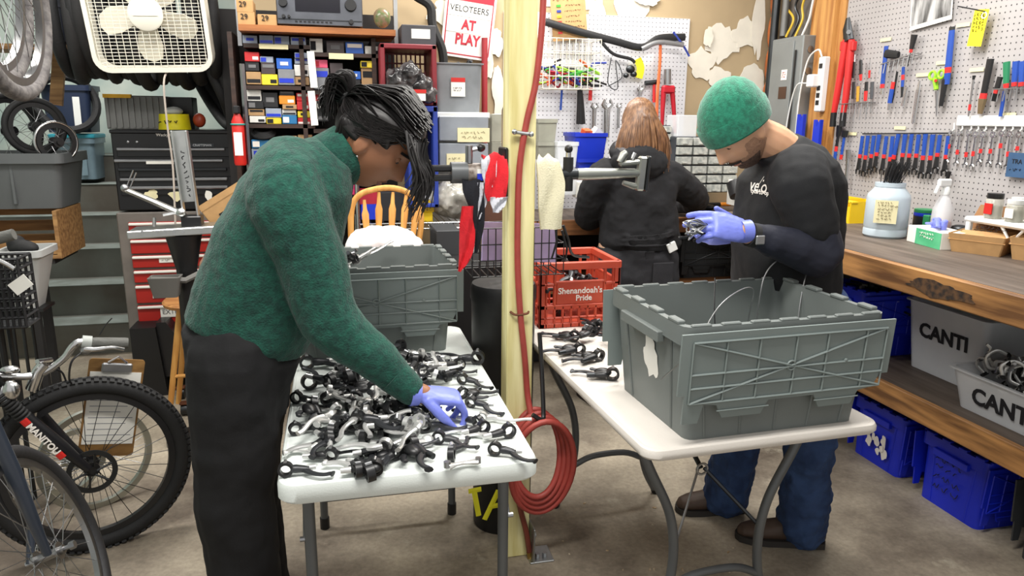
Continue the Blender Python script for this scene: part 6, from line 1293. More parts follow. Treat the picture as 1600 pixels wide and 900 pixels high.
# wire shelving below
ws=thing('wire_shelving','chrome wire shelf with black crates and bags behind the chair','shelf',(PY(640,350,3.790).x,3.940,.3)); z=PY(640,349,3.790).z; xa,xb=PY(560,350,3.790).x,PY(800,350,3.790).x
for yy in(3.790,4.240):
    for dz in(0,-.03): MB().cyl((xa,yy,z+dz),(xb,yy,z+dz),.005,n=6).build('rail',CHROME,ws)
for i in range(26):
    x=xa+(xb-xa)*i/25; MB().tube([(x,3.790,z),(x,4.240,z)],.003,4).build('wire',CHROME,ws); MB().tube([(x,3.790,z),(x+(xb-xa)/50,3.790,z-.03)],.003,4).build('truss',CHROME,ws)
for x in(xa,xb):
    for yy in(3.790,4.240): MB().cyl((x,yy,0),(x,yy,1.25),.012,n=8).build('post',CHROME,ws)
z+=.004
a=PY(720,348,3.840); tag(remesh(fixn(MB().ell((a.x,3.940,z+.11),(.16,.12,.11),n=20,m=12)),.012,1,[(.06,.06)]).build('zip_bag',mat('clear_bag',(196,192,184),.2,rgb2=(140,138,130),scale=18,bump=.6,bscale=20)),'clear zip bag of fittings on the wire shelf behind the jersey','bag')
for i,(x0,y0,x1,y1,m,l) in enumerate(((655,296,676,312,WHITE,'white tub lid on the yellow tub stack'),(654,312,678,332,YELLOW,'yellow tub on the wire shelf'),(655,332,676,347,YELLOW,'lower yellow tub on the wire shelf'),(565,318,588,344,BLUE,'blue box on the wire shelf behind the chair'),(562,298,590,320,mat('crimson_box',(160,30,50),.5),'crimson box on the wire shelf behind the chair'),(540,285,560,305,mat('magenta_box',(176,40,90),.5),'magenta box just behind the green sweater'),(595,300,650,346,mat('dark_crate',(34,34,38),.6),'dark crate on the wire shelf behind the chair slats'))): pxbox('shelf_box',l,'box',x0,y0,x1,y1,3.890,.15,m)
pxbox('black_bin','black plastic bin below the wire shelf','bin',682,360,720,404,3.540,.25,TDK); pxbox('dark_carton','brown carton behind the wire basket','box',742,300,786,350,3.640,.25,mat('brown_carton',(86,54,40),.8))
pxbox('storage_crate','large black storage crate standing under the wire shelf','crate',560,420,700,560,3.9,.4,mat('black_bin',(17,17,19),.5))
pxbox('storage_bin','tall black storage bin standing behind the trash can','bin',704,412,812,640,3.25,.35,mat('black_bin',(17,17,19),.5))
# spindle back chair
ch=thing('spindle_chair','honey coloured spindle back wooden chair behind the far tote','chair',(PY(605,390,3.45).x,3.4,0)); HON=wood('honey_wood',(226,170,92),(196,134,62),'z')
pts=[PY(x,y,3.5) for x,y in((549,392),(549,330),(560,306),(585,296),(615,294),(642,304),(655,325),(658,350),(652,392))]
MB().tube(spline(pts,5),.014,10,flat=.8).build('bow',HON,ch)
for x0,x1 in((567,575),(590,592),(612,611),(633,628),(650,643)):
    a=PY(x0+2,300 if 580<x0<640 else 312,3.5); b_=PY(x1,388,3.47); m_=a.lerp(b_,.4); MB().tube([a,a.lerp(b_,.2),a.lerp(b_,.3),a.lerp(b_,.45),b_],[.007,.010,.017,.016,.008],8,flat=.5,up=(0,1,0)).build('spindle',HON,ch)
sx=PY(603,400,3.4).x; MB().prism(rrect(.42,.40,.12,6),0,.035,Matrix.Translation((sx,3.28,.44))).build('seat',HON,ch)
for dx in(-.16,.16):
    for dy in(-.15,.15): MB().tube([(sx+dx*.85,3.28+dy*.85,.45),(sx+dx*1.15,3.28+dy*1.15,0)],[.018,.013],8).build('leg',HON,ch)
cw=MB(); c=PY(598,392,3.35); cw.ell((c.x,3.3,c.z+.02),(.18,.15,.10),n=20,m=12); cw.ell((c.x+.08,3.3,c.z-.02),(.13,.14,.07),n=18,m=10); cw.box((c.x,3.3,(.475+c.z)/2),(.24,.24,c.z-.475))
tag(remesh(fixn(cw),.010,4,[(.09,.05)]).build('cloth_heap',mat('white_cloth',(222,216,214),.95,rgb2=(204,190,188),scale=6,bump=.2,bscale=80),smooth=60),'heap of white cloths piled on the chair seat','cloth')
# ================================================================ LEFT SIDE
def wheel(r,c,axis,R,tr,tm,rm,spoke_m=STEEL,knobs=False,disc=False,tyre=True,lean=None,nsp=28,rimw=.011):
    ax=V(axis).normalized(); x,y,z=frame(ax)
    c=V(c); P2=lambda a,rad,h=0: c+(x*math.cos(a)+y*math.sin(a))*rad+z*h
    if tyre:
        t=MB().torus(c,R-tr,tr,ax,72,12).build('tyre',tm,r)
        if knobs:
            k=MB()
            for i in range(84):
                a=2*PI*i/84
                for h,rad in((-.55,.90),(0,1.02),(.55,.90)):
                    aa=a+(.037 if h==0 else 0); e=x*math.cos(aa)+y*math.sin(aa); p=c+e*(R-tr+tr*rad)+z*(h*tr); d=(e*rad+z*h).normalized(); tt=z.cross(e).normalized()
                    k.box(p,(.015,.014,.011),basis((0,0,0),tt,d.cross(tt),d))
            k.build('tread_knobs',tm,t,smooth=0)['kind']='stuff'
    rr=R-2*tr if tyre else R
    MB().band(c,rr-.020,.022,rimw*2,ax,72).build('rim',rm,r)
    hb=MB(); hb.cyl(c-z*.045,c+z*.045,.013,n=14); hb.cyl(c-z*.034,c-z*.028,.026,n=18); hb.cyl(c+z*.028,c+z*.034,.026,n=18); hb.build('hub',rm if not disc else BLACK,r)
    s=MB()
    for i in range(nsp):
        a=2*PI*i/nsp; sg=1 if i%2 else -1; off=.55*(1 if (i//2)%2 else -1); s.tube([P2(a+off,.025,sg*.03),P2(a,rr-.015,0)],.0013,4)
    s.build('spokes',spoke_m,r,smooth=0)['kind']='stuff'
    if disc:
        d=MB(); d.band(c+z*.05,.062,.018,.003,ax,36)
        for i in range(6): d.tube([P2(i*PI/3,.015,.05),P2(i*PI/3+.3,.066,.05)],.004,4)
        d.build('brake_disc',DARKST,r)
# mountain bike with knobbly tyre
mc=PZ(143,728,.325); vd=V((mc.x,mc.y,0)).normalized()
mb_=thing('bicycle','mountain bike with knobbly front tyre and lettered black fork at the left','bicycle',(mc.x,mc.y,0))
wheel(mb_,mc,-vd,.325,.027,RUBBER,BLACK,DARKST,True,True)
xs,ys,_=frame(-vd); nr=-vd
def bp(x,y,o=0.): 
    d=_ray(x,y); t=(mc.dot(vd)+o-0)/(d.dot(vd)); return V((0,0,HC))+d*t
FKB=mat('fork_black',(26,26,29),.3,var=.05)
MB().tube([bp(138,733,-.055),bp(95,697,-.06),bp(38,652,-.06)],[.014,.022,.023],14).build('fork_leg',FKB,mb_); MB().tube([bp(138,722,.05),bp(95,685,.06),bp(55,640,.06)],[.014,.020,.022],12).build('fork_leg',FKB,mb_)
g=MB()
for i in range(9): q=bp(38,652,-.06).lerp(bp(0,618,-.06),i/8); d=(bp(0,618,-.06)-bp(38,652,-.06)).normalized(); g.torus(q,.019,.0055,d,20,6)
g.build('fork_boot',RUBBER,mb_); MB().tube([bp(12,628,-.06),bp(-30,590,-.05)],.017,12).build('stanchion',STEEL,mb_); MB().tube([bp(22,610,.06),bp(-20,590,-.06)],.024,12).build('fork_crown',FKB,mb_)
ta,tb=bp(40,660,-.084),bp(95,712,-.084); xd=(tb-ta).normalized(); up_=(-nr).cross(xd); 
if up_.z<0: up_=-up_
text('MANITOU',.030,face_m(ta.lerp(tb,.5)+V((0,-.002,0)),xd,up_),WINK,mb_,bold=.0008); 
for q in(.0,1.0): MB().tube([ta.lerp(tb,q-.07),ta.lerp(tb,q+.07)],.012,6,flat=.25,up=nr).build('red_decal',RED,mb_,smooth=0)
MB().cyl(bp(55,620,0),bp(48,655,0),.019,n=14).build('steerer',CHROME,mb_); MB().tube([bp(50,608,0),bp(60,580,-.01),bp(70,568,-.01)],[.020,.019,.020],14).build('stem',CHROME,mb_); MB().cyl(bp(58,565,-.03),bp(80,562,.03),.008,n=8).build('stem_bolt',CHROME,mb_)
MB().tube(spline([bp(-40,592,-.02),bp(0,588,-.02),bp(45,588,-.01),bp(72,580,-.01),bp(100,560,-.02),bp(115,540,-.03),bp(132,534,-.03),bp(196,536,-.04)],6),.0125,12).build('handlebar',CHROME,mb_)
MB().tube([bp(142,536,-.03),bp(150,535,-.03),bp(196,536,-.04),bp(200,536,-.04)],[.018,.0175,.019,.018],14).build('grip',mat('grey_grip_rubber',(92,92,88),.7,bump=.4,bscale=120),mb_); MB().cyl(bp(128,534,-.03),bp(143,535,-.03),.022,n=18).build('shifter_collar',mat('light_grey',(170,174,170),.5),mb_)
MB().tube(spline([bp(132,545,-.05),bp(150,546,-.06),bp(175,543,-.07),bp(194,546,-.07)],5),[.008]*8+[.006]*8,8).build('brake_lever',CHROME,mb_); MB().ell(bp(134,547,-.04),(.02,.014,.015),n=12,m=8).build('lever_body',STEEL,mb_)
MB().tube(spline([bp(128,550,-.04),bp(112,565,-.05),bp(108,590,-.04),bp(112,600,-.02)],6),.0035,6).build('brake_cable',BLACK,mb_); MB().tube(spline([bp(72,575,0),bp(95,580,.0),bp(105,600,.0)],6),.0035,6).build('brake_cable',BLACK,mb_)
MB().tube(spline([bp(155,524,-.03),bp(165,508,-.03),bp(175,497,-.03)],4),.002,4).build('zip_tie',BLACK,mb_)
MB().ell(bp(15,578,-.04),(.03,.02,.014),n=12,m=8).build('lever_body',CHROME,mb_); MB().ell(bp(17,610,-.07),(.028,.02,.034),n=12,m=8).build('reflector_lamp',CHROME,mb_)
MB().tube([bp(-20,600,.0),bp(-140,640,.0)],.02,12).build('down_tube',FKB,mb_); MB().tube([bp(-20,590,.0),bp(-160,600,.0)],.018,12).build('top_tube',FKB,mb_)
# clipboard on the handlebar
cbd=thing('clipboard','brown clipboard with a white form hanging from the handlebar grip','clipboard',tuple(bp(172,712,.06))); a,b_,c_,d_=bp(124,562,.055),bp(208,562,.055),bp(226,711,.055),bp(136,711,.055)
xr=(b_-a).normalized(); A=face_m((a+b_+c_+d_)/4,(b_-a)+(c_-d_),(a-d_)+(b_-c_)); W=((b_-a).length+(c_-d_).length)/2; H_=((a-d_).length+(b_-c_).length)/2
MB(A).prism(rrect(W,H_,.012),-.004,0).build('board',wood('hardboard',(150,112,62),(120,86,44),'x'),cbd,smooth=0); MB(A).box((0,-.0,.0012),(W*.92,H_*.74,.0015)).build('form',PAPER,cbd,smooth=0); MB(A).box((0,H_/2-.03,.008),(W*.55,.035,.012),bev=.005).build('clip',STEEL,cbd); MB(A).tube([(-.03,H_/2-.01,.01),(0,H_/2+.012,.012),(.03,H_/2-.01,.01)],.004,6).build('clip_wire',CHROME,cbd)
for i in range(11): MB(A).box((-.01*(i%3),H_*.26-.022*i,.0022),(W*(.8-.12*(i%3)),.0022,.0006)).build('form_line',mat('form_grey',(120,122,130),.8),cbd,smooth=0)
# road bike wheel in front
rcn=PZ(75,868,.325); rb_=thing('bicycle','road bike with slick tyre and slate blue fork in the near left corner','bicycle',(rcn.x,rcn.y,0)); lean=R_(19); rax=V((math.cos(lean),.06,math.sin(lean)))
wheel(rb_,rcn,rax,.335,.022,mat('slick_tyre',(34,34,36),.6,bump=.3,bscale=60),metal('rim_silver',(150,150,150),.35),STEEL,rimw=.008)
def rp(x,y,yy): return PY(x,y,yy)
SLB=mat('slate_paint',(72,80,94),.3,.4,var=.06)
MB().tube([rp(74,866,rcn.y-.06),rp(52,815,rcn.y-.09),rp(20,735,rcn.y-.12),rp(-15,660,rcn.y-.14)],[.012,.017,.020,.021],12,flat=.75).build('fork_leg',SLB,rb_); MB().tube([rcn-rax*.05,rp(50,815,rcn.y+.03),rp(10,730,rcn.y+.03),rp(-20,650,rcn.y-.02)],[.010,.014,.016,.017],10).build('fork_leg',SLB,rb_)
MB().cyl(rcn-rax*.06,rcn+rax*.07,.007,n=8).build('axle',STEEL,rb_); MB().cyl(rcn+rax*.06,rcn+rax*.075,.012,n=6).build('axle_nut',STEEL,rb_)
MB().tube([rp(-20,640,rcn.y-.1),rp(-120,760,rcn.y-.5)],.02,10).build('down_tube',SLB,rb_)
# bare rims behind
RIM=metal('old_rim',(178,180,172),.4)
for i,(px,py,yy,ang,l) in enumerate(((150,716,2.98,32,'bare silver bicycle wheel leaning just behind the knobbly tyre'),(112,722,3.12,52,'second bare silver wheel leaning furthest behind the knobbly tyre'))):
    c=PY(px,py,yy); R=min(.315,c.z+.0); c.z=R*1.0; r=thing('bicycle_wheel',l,'wheel',(c.x,c.y,0)); wheel(r,c,(math.sin(R_(ang)),-math.cos(R_(ang)),.0),R-.002,.01,RUBBER,RIM,STEEL,tyre=False)
# hanging wheels top left
GT=mat('grey_tyre',(118,114,112),.8,rgb2=(84,80,80),scale=50,bump=.4,bscale=120)
for i,(px,py,yy,ang,l) in enumerate(((0,-32,2.55,91,'grey tyred wheel hanging nearest in the upper left corner'),(-38,-62,2.45,91,'grey tyred wheel hanging at the very left edge above the others'))):
    c=PY(px,py,yy); r=thing('bicycle_wheel',l,'wheel',(c.x,c.y,c.z-.34)); wheel(r,c,(math.sin(R_(ang)),-math.cos(R_(ang)),.04),.345,.024,GT,metal('rim_silver',(190,190,188),.3),STEEL)
# small wheels standing in the grey tub
for i,(px,py,yy,R,ang,tm,l) in enumerate(((55,198,4.45,.155,35,RUBBER,'small black tyred wheel standing in the large grey tub'),(88,222,4.35,.11,40,CHROME,'small bare chrome wheel ring standing in the grey tub'),(15,205,4.5,.2,60,RUBBER,'dark wheel at the left edge standing in the grey tub'))):
    c=PY(px,py,yy); r=thing('small_wheel',l,'wheel',(c.x,c.y,c.z-R)); wheel(r,c,(math.sin(R_(ang)),-math.cos(R_(ang)),.0),R,.016 if i!=1 else .008,tm,BLACK,STEEL,nsp=16)
# row of tyres hanging behind the fan
tbar=thing('tyre_rail','steel pipe the black tyres hang from behind the fan','rail',(-1.0,4.45,2.3)); MB().cyl((-1.75,4.45,2.36),(-.45,4.45,2.36),.016,n=10).build('pipe',DARKST,tbar)
TY=[mat('tyre_black',(28,28,30),.72,var=.2,bump=.5,bscale=90),mat('tyre_charcoal',(40,39,40),.75,var=.2,bump=.4,bscale=140)]
ordn=['first','second','third','fourth','fifth','sixth','seventh','eighth','ninth','tenth','eleventh','twelfth','thirteenth']
for i,px in enumerate((108,124,141,158,176,194,212,230,250,270,290,310,332)):
    p=PY(px,118+(8 if i%3==1 else 0)+(10 if i>5 else 0),4.42); R=.33; z=p.z+R-.02; r=MB().torus((p.x,4.47,z),R-.034,.032+.004*(i%2),(1,.12*math.sin(i*1.7)+.10,.02),56,10); tag(r.build('tyre',TY[i%2]),f'{ordn[i]} black tyre from the left hanging in the row behind the fan','tyre','black tyres hanging behind the fan')
for i,(px,py,dx) in enumerate(((322,128,0),(338,132,0),(352,136,0))):
    c=PY(px,py,4.62); tag(MB().torus(c,.27,.027,(.92,.30,.42),48,10).build('tyre',TY[0]),('left','middle','right')[i]+' slack black tyre drooping beside the parts shelf','tyre')
# box fan
c=PY(231,20,4.0); fan=thing('box_fan','white square box fan hanging in front of the black tyres','fan',(c.x,4.0,c.z-.26)); FM=Matrix.Translation(c)@Matrix.Rotation(R_(-2),4,'Y')@Matrix.Rotation(R_(12),4,'X')@Matrix(((1,0,0,0),(0,0,-1,0),(0,1,0,0),(0,0,0,1)))
FW=mat('fan_white',(226,222,208),.5,var=.03)
f=MB(FM); o_=rrect(.54,.54,.075,6); i_=rrect(.50,.50,.06,6); f.loft([[(x,y,.055) for x,y in o_],[(x,y,.055) for x,y in i_],[(x,y,-.055) for x,y in i_],[(x,y,-.055) for x,y in o_]],closed=True); f.build('housing',FW,fan,smooth=30)
g=MB(FM)
for i in range(31): v=-.24+.48*i/30; g.tube([(-.245,v,.05),(.245,v,.05)],.0013,4)
for i in range(17): v=-.24+.48*i/16; g.tube([(v,-.245,.052),(v,.245,.052)],.0017,4)
g.build('grille',FW,fan,smooth=0)['kind']='stuff'
MB(FM).lathe([(.075,.045),(.078,.05),(.078,.058),(.07,.062)],None,30).build('hub_cover',FW,fan); MB(FM).box((0,.01,.064),(.11,.035,.002)).build('badge',PAPER,fan,smooth=0); MB(FM).cyl((0,0,-.04),(0,0,.03),.05,n=24).build('motor',FW,fan)
BL=mat('fan_blade',(206,200,184),.45,var=.05)
for k in range(5):
    a=R_(-92+72*k); b=MB(FM@Matrix.Rotation(a,4,'Z')); pl=[(.045,-.03),(.10,-.065),(.17,-.075),(.215,-.05),(.228,0),(.21,.045),(.15,.055),(.09,.04),(.045,.03)]; b.prism(pl,-.003,.003,Matrix.Translation((0,0,0))@Matrix.Rotation(R_(20),4,'X')); b.build('blade',BL,fan,smooth=0)
MB().tube(spline([FM@V((.05,-.26,-.02)),PY(256,130,3.98),PY(262,200,3.96),PY(270,260,3.95),PY(274,350,3.9)],6),.005,6).build('cord',mat('grey_cord',(170,160,150),.6),fan)
# ---------------------------------------------------------------- tool chest
YC=4.4; xl,xr_=-1.184,-.560
tc2=thing('tool_chest','black tool chest with silver drawer pulls on the red cabinet','tool chest',((xl+xr_)/2,YC+.2,1.03)); CBK=mat('chest_black',(20,20,22),.35,var=.08)
MB().box(((xl+xr_)/2,YC+.2,1.242),(xr_-xl,.4,.424),bev=.006).build('case',CBK,tc2); MB().box(((xl+xr_)/2,YC+.2,1.46),(xr_-xl+.01,.41,.02),bev=.004).build('lid',CBK,tc2)
for i,(y,x0,x1) in enumerate(((232,182,352),(250,178,349),(264,184,355),(279,187,356),(292,190,357))):
    a=PY(x0,y,YC-.012); b_=PY(x1,y+2,YC-.012); z_=(a.z+b_.z)/2; d=MB().box(((xl+xr_)/2,YC-.004,z_-.016),(xr_-xl-.05,.012,.05),bev=.002).build('drawer',CBK,tc2); MB().box(((a.x+b_.x)/2,YC-.016,z_),(b_.x-a.x,.014,.016),bev=.004).build('pull',STEEL if i!=2 else DARKST,d)
a=PY(316,227,YC-.002); MB().box(a,(.12,.004,.022)).build('badge',DARKST,tc2,smooth=0); text('CRAFTSMAN',.017,FR(a+V((0,-.003,0))),CHROME,tc2); text('Wacky Cycle',.022,FR(PY(262,211,YC-.002)),WINK,tc2)
for x in(200,214): MB().ell(PY(x,222,YC),(.008,.004,.008),n=10,m=6).build('rivet',STEEL,tc2)
for x,y,w_,h in((237,303,.07,.05),(276,306,.085,.05),(326,306,.045,.05)): MB().prism(blob(0,0,w_/2,h/2,x*.1,16),0,.001,FR(PY(x,y,YC-.011))).build('sticker',CREAM if x<300 else PAPER,tc2,smooth=0)
MB().box(PY(250,254,YC-.024),(.14,.002,.016)).build('label_strip',PAPER,tc2,smooth=0)
rc2=thing('tool_cabinet','red rolling tool cabinet with white pulls below the black chest','tool cabinet',((xl+xr_)/2,YC+.22,0)); RCM=mat('cabinet_red',(172,36,28),.4,var=.08,scale=6); RF=mat('cabinet_grey',(112,106,100),.5)
MB().box(((xl+xr_)/2,YC+.22,.56),(xr_-xl+.03,.46,.92),bev=.006).build('case',RF,rc2)
for k,(y0,y1) in enumerate(((346,371),(373,396),(398,418),(421,441),(444,473),(476,505),(508,542))):
    a=PY(230,y1,YC-.012); b_=PY(230,y0,YC-.012); d=MB().box(((xl+xr_)/2+.01,YC-.016,(a.z+b_.z)/2),(xr_-xl-.07,.02,b_.z-a.z-.004),bev=.003).build('drawer',RCM,rc2); MB().box(((xl+xr_)/2+.01,YC-.032,b_.z-.012),(xr_-xl-.075,.014,.015),bev=.004).build('pull',PAPER,d)
for s,x,y,w_ in(('',262,406,.09),('',262,457,.16),('EXTRA',270,487,.13),('POWE',270,521,.13)):
    p=PY(x,y,YC-.030); MB().box(p,(w_,.002,.06 if y>420 else .03)).build('paper_label',PAPER,rc2,smooth=0)
    if s: text(s,.036,FR(p+V((0,-.002,0))),mat('pencil',(110,110,112),.8),rc2)
    else: scrawl(FR(p+V((0,-.002,0))),w_*.7,.025,1,mat('pencil',(110,110,112),.8),rc2)
for x in(xl+.06,xr_-.06):
    for yy in(YC+.06,YC+.38): MB().cyl((x-.015,yy,.05),(x+.015,yy,.05),.05,n=18).build('caster',RUBBER,rc2)
# things on the chest
rb2=thing('ribbed_bin','grey ribbed bin with a yellow label on the black chest','bin',(PY(210,205,4.55).x,4.6,1.47)); a=PY(168,205,4.5); b_=PY(256,150,4.5); GRB=plastic('bin_grey',(112,112,110)); MB().box(((a.x+b_.x)/2,4.6,(1.47+b_.z)/2),(b_.x-a.x,.2,b_.z-1.47),bev=.004).build('body',GRB,rb2)
for i in range(9): x=a.x+.015+i*.032; MB().box((x,4.497,(1.47+b_.z)/2),(.010,.012,b_.z-1.49)).build('rib',GRB,rb2,smooth=0)
MB().box((a.x+.07,4.495,b_.z-.004),(.14,.03,.02)).build('yellow_label',mat('yellow_label',(232,176,40),.6),rb2,smooth=0)
yt2=thing('tape_roll','bright yellow tape roll with black print on the chest','tape',tuple(PY(273,207,4.45))); p=PY(273,207,4.5); MB().lathe([(.085,0),(.078,.085),(.055,.085),(.06,0)],Matrix.Translation((p.x,4.52,1.47)),28).build('roll',mat('yellow_label2',(240,226,30),.5),yt2); scrawl(FR((p.x,4.430,1.512)),.13,.04,1,INK,yt2,.003); MB().ell((p.x,4.52,1.57),(.05,.05,.025),n=16,m=8).build('lid',WHITE,yt2)
tag(MB().ell(PY(310,188,4.5)+V((0,.03,.0)),(.035,.03,.04),n=12,m=8).build('reflector',mat('orange_reflector',(170,66,40),.4)),'orange reflector in the shade right of the tape roll','reflector')
pxbox('black_case','black case behind the yellow tape roll','case',256,152,300,205,4.62,.15,CBK)
# truing stand on pedestal
YTS=3.55; p=PY(290,400,YTS); ped=thing('truing_stand','silver wheel truing stand on a black pedestal in front of the chest','truing stand',(p.x,YTS,0)); ALU=metal('aluminium',(196,198,196),.35)
ztop=PY(290,366,YTS).z; MB().lathe([(.16,0),(.16,.02),(.05,.05),(.045,ztop-.16),(.05,ztop-.14),(.075,ztop-.02),(.08,ztop)],Matrix.Translation((p.x,YTS,0)),24).build('pedestal',BLACK,ped)
a=PY(200,366,YTS-.06); b_=PY(337,350,YTS-.06); MB().box(((a.x+b_.x)/2,YTS,ztop+.02),(b_.x-a.x,.16,.035),T(0,0,0,0,-2.5,0),bev=.004).build('base_plate',ALU,ped); 
u0,u1=PY(301,350,YTS),PY(280,204,YTS); d=u1-u0
for s in(-1,1): MB().box(u0+d*.5+V((s*.030,0,0)),(.008,.045,d.length),Matrix.Rotation(math.atan2(d.x,d.z),4,'Y'),bev=.002).build('channel_flange',ALU,ped)
MB().box(u0+d*.62+V((0,.02,0)),(.055,.006,d.length*.76),Matrix.Rotation(math.atan2(d.x,d.z),4,'Y')).build('channel_web',ALU,ped,smooth=0); scrawl(face_m(u0+d*.6+V((0,.0155,0)),d.normalized(),(-1,0,0)),.26,.03,1,INK,ped,.002)
MB().box(PY(301,345,YTS),(.085,.08,.05),bev=.004).build('hinge_block',CBK,ped); MB().tube([PY(285,335,YTS-.02),PY(240,315,YTS-.02),PY(197,297,YTS-.02)],[.016,.014,.012],8).build('arm',ALU,ped); MB().ell(PY(195,294,YTS-.02),(.018,.018,.018),n=12,m=8).build('arm_knob',STEEL,ped)
for x in(0,6): MB().tube([PY(197+x,294,YTS-.02),PY(208+x*.8,266+x*.6,YTS-.02)],.003,5).build('feeler',STEEL,ped)
MB().ell(PY(283,332,YTS-.04),(.022,.02,.02),n=12,m=8).build('clamp_knob',ALU,ped); MB().tube([PY(255,336,YTS-.03),PY(275,332,YTS-.03)],.006,6).build('pin',STEEL,ped); MB().tube([PY(241,354,YTS-.05),PY(241,340,YTS-.05)],.008,6).build('pin',ALU,ped)
for x in(222,245,258,272,286): MB().cyl(PY(x,362,YTS-.078),PY(x,362,YTS-.084),.006,n=6).build('screw',STEEL,ped)
ty=thing('tool_tray','grey tool tray clipped to the black pedestal','tray',tuple(PY(265,450,YTS-.1))); a=PY(232,428,YTS-.12); TRM=plastic('tray_grey',(100,98,94)); MB().tube([PY(318,424,YTS-.05),PY(290,438,YTS-.1),PY(236,437,YTS-.1)],.014,8).build('arm',TRM,ty)
q=PY(258,432,YTS-.1); r1=rrect(.135,.09,.01,2); r2=rrect(.10,.075,.01,2); f=lambda pl,z,k=1.:[(q.x+x*k,q.y+y*k,q.z+z) for x,y in pl]; MB().loft([f(r2,-.09),f(r1,0),f(r1,0,.85),f(r2,-.08,.85)]).build('cup',TRM,ty,smooth=30)
# wooden stool, cardboard, floor clutter
p=PZ(262,655,0); sx,sy=p.x+.20,p.y+.10; stl=thing('stool','round wooden stool with splayed legs behind the green sweater','stool',(sx,sy,0)); zs=PY(285,470,sy-.05).z; HON=MC['honey_wood']; SW=wood('stool_seat',(196,140,80),(160,104,54),'x')
MB().lathe([(.14,-.04),(.185,-.025),(.19,-.01),(.18,0),(.0,.002)],Matrix.Translation((sx,sy,zs)),36).build('seat',SW,stl)
for dx in(-1,1):
    for dy in(-1,1): MB().tube([(sx+dx*.09,sy+dy*.09,zs-.03),(sx+dx*.19,sy+dy*.12,0)],[.017,.014],10).build('leg',HON,stl)
for dy in(-1,1): MB().tube([(sx-.15,sy+dy*.11,zs*.38),(sx+.15,sy+dy*.11,zs*.38)],.010,8).build('stretcher',HON,stl)
cbx=thing('cardboard_box','open cardboard box leaning behind the sweater beside the chest','box',tuple(PY(350,390,3.7))); A=face_m(PY(378,322,3.7),(1,0,.62),(-.5,0,1)); MB(A).box((0,0,-.10),(.34,.16,.2),bev=.003).build('carton',CARD,cbx,smooth=0); MB(A).box((0,.09,.0),(.34,.03,.004)).build('flap',CARD,cbx,smooth=0); MB(A).box((-.02,.02,.002),(.18,.012,.002)).build('print',INK,cbx,smooth=0)
pc=PZ(225,622,0); wdg=thing('wedge_bin','black wedge shaped plastic bin on the floor before the red cabinet','bin',(pc.x+.1,pc.y+.08,0)); M_=Matrix(((1,0,0,pc.x-.04),(0,0,-1,pc.y+.22),(0,1,0,0),(0,0,0,1))); MB().prism([(0,0),(.16,0),(.16,.02),(.13,.40),(0,.40)],0,.2,M_).build('body',mat('black_bin',(17,17,19),.5),wdg,smooth=0); M2=Matrix(((1,0,0,pc.x+.09),(0,0,-1,pc.y+.25),(0,1,0,0),(0,0,0,1))); MB().prism([(0,.1),(.22,.1),(.22,.14),(.05,.42),(0,.42)],0,.2,M2).build('sloped_side',BLACK,wdg,smooth=0)
for i,(x,y,l) in enumerate(((283,615,'upper'),(290,640,'lower'))): p=PZ(x,y,.03); r=thing('floor_caster',f'{l} rusty caster on the floor behind the trouser leg','caster',(p.x,p.y,0)); MB().cyl((p.x-.02,p.y,.032),(p.x+.02,p.y,.032),.03,n=16).build('wheel',DARKST,r); MB().box((p.x,p.y,.068),(.05,.04,.012),bev=.003).build('plate',mat('rusted_iron',(110,66,44),.7,.4),r)
# ---------------------------------------------------------------- bins and boxes at the left
GTB=plastic('tub_grey',(92,95,96)); a=PY(0,328,4.25); b_=PY(118,240,4.25)
tub=thing('storage_tub','large grey storage tub of small wheels stacked at the left','storage bin',(a.x+.05,4.45,a.z)); cx=b_.x-.36; rg=lambda w_,d_,z:[(cx+x,4.45+y,a.z+z) for x,y in rrect(w_,d_,.04,4)]; h=b_.z-a.z
MB().loft([rg(.50,.34,0),rg(.56,.40,h-.05),rg(.60,.44,h-.05),rg(.60,.44,h),rg(.54,.38,h),rg(.48,.32,.01)]).build('tub',GTB,tub,smooth=30)
for f in(-.2,.05): MB().box((cx+f,4.262,a.z+h*.45),(.012,.02,h*.7)).build('rib',GTB,tub,smooth=0)
wc=thing('wooden_crate','slatted wooden crate holding a black shoe under the grey tub','crate',(cx,4.4,0)); PAL=wood('pale_slat',(176,134,84),(130,92,54),'x'); zt1=a.z-.005; zb1=PY(60,405,4.2).z; cx=PY(94,380,4.2).x-.29; 
for z_ in(zb1+.05,zb1+.13,zt1-.03): MB().box((cx+.02,4.57,z_),(.50,.015,.06)).build('slat',PAL,wc,smooth=0)
MB().box((cx+.02,4.21,zb1+.06),(.50,.015,.07)).build('slat',PAL,wc,smooth=0)
for s in(-.24,.28): MB().box((cx+s,4.39,(zb1+zt1)/2),(.02,.38,zt1-zb1)).build('end_panel',PAL,wc,smooth=0)
MB().box((cx+.02,4.39,zb1+.01),(.5,.38,.02)).build('base',PAL,wc,smooth=0)
stn=MB()
for dx in(-.2,.06):
    for dy in(-.0,.15): stn.box((cx+dx,4.39+dy,zb1/2),(.04,.04,zb1))
stn.box((cx,4.39,zb1-.015),(.5,.36,.03)); tag(stn.build('low_table',DARKW,smooth=0),'dark low table carrying the wooden crate','table')
def shoe(c,L_,lab,rz=0):
    A=Matrix.Translation(c)@Matrix.Rotation(R_(rz),4,'Z'); b=MB(A)
    b.ell((0,0,.035),(L_*.5,.045,.035),n=18,m=10); b.ell((-L_*.22,0,.055),(L_*.26,.04,.04),n=14,m=8); tag(remesh(fixn(b),.006,3).build('shoe',RUBBER,smooth=60),lab,'shoe')
shoe((cx+.06,4.30,zb1+.02),.22,'black shoe lying in the slatted wooden crate')
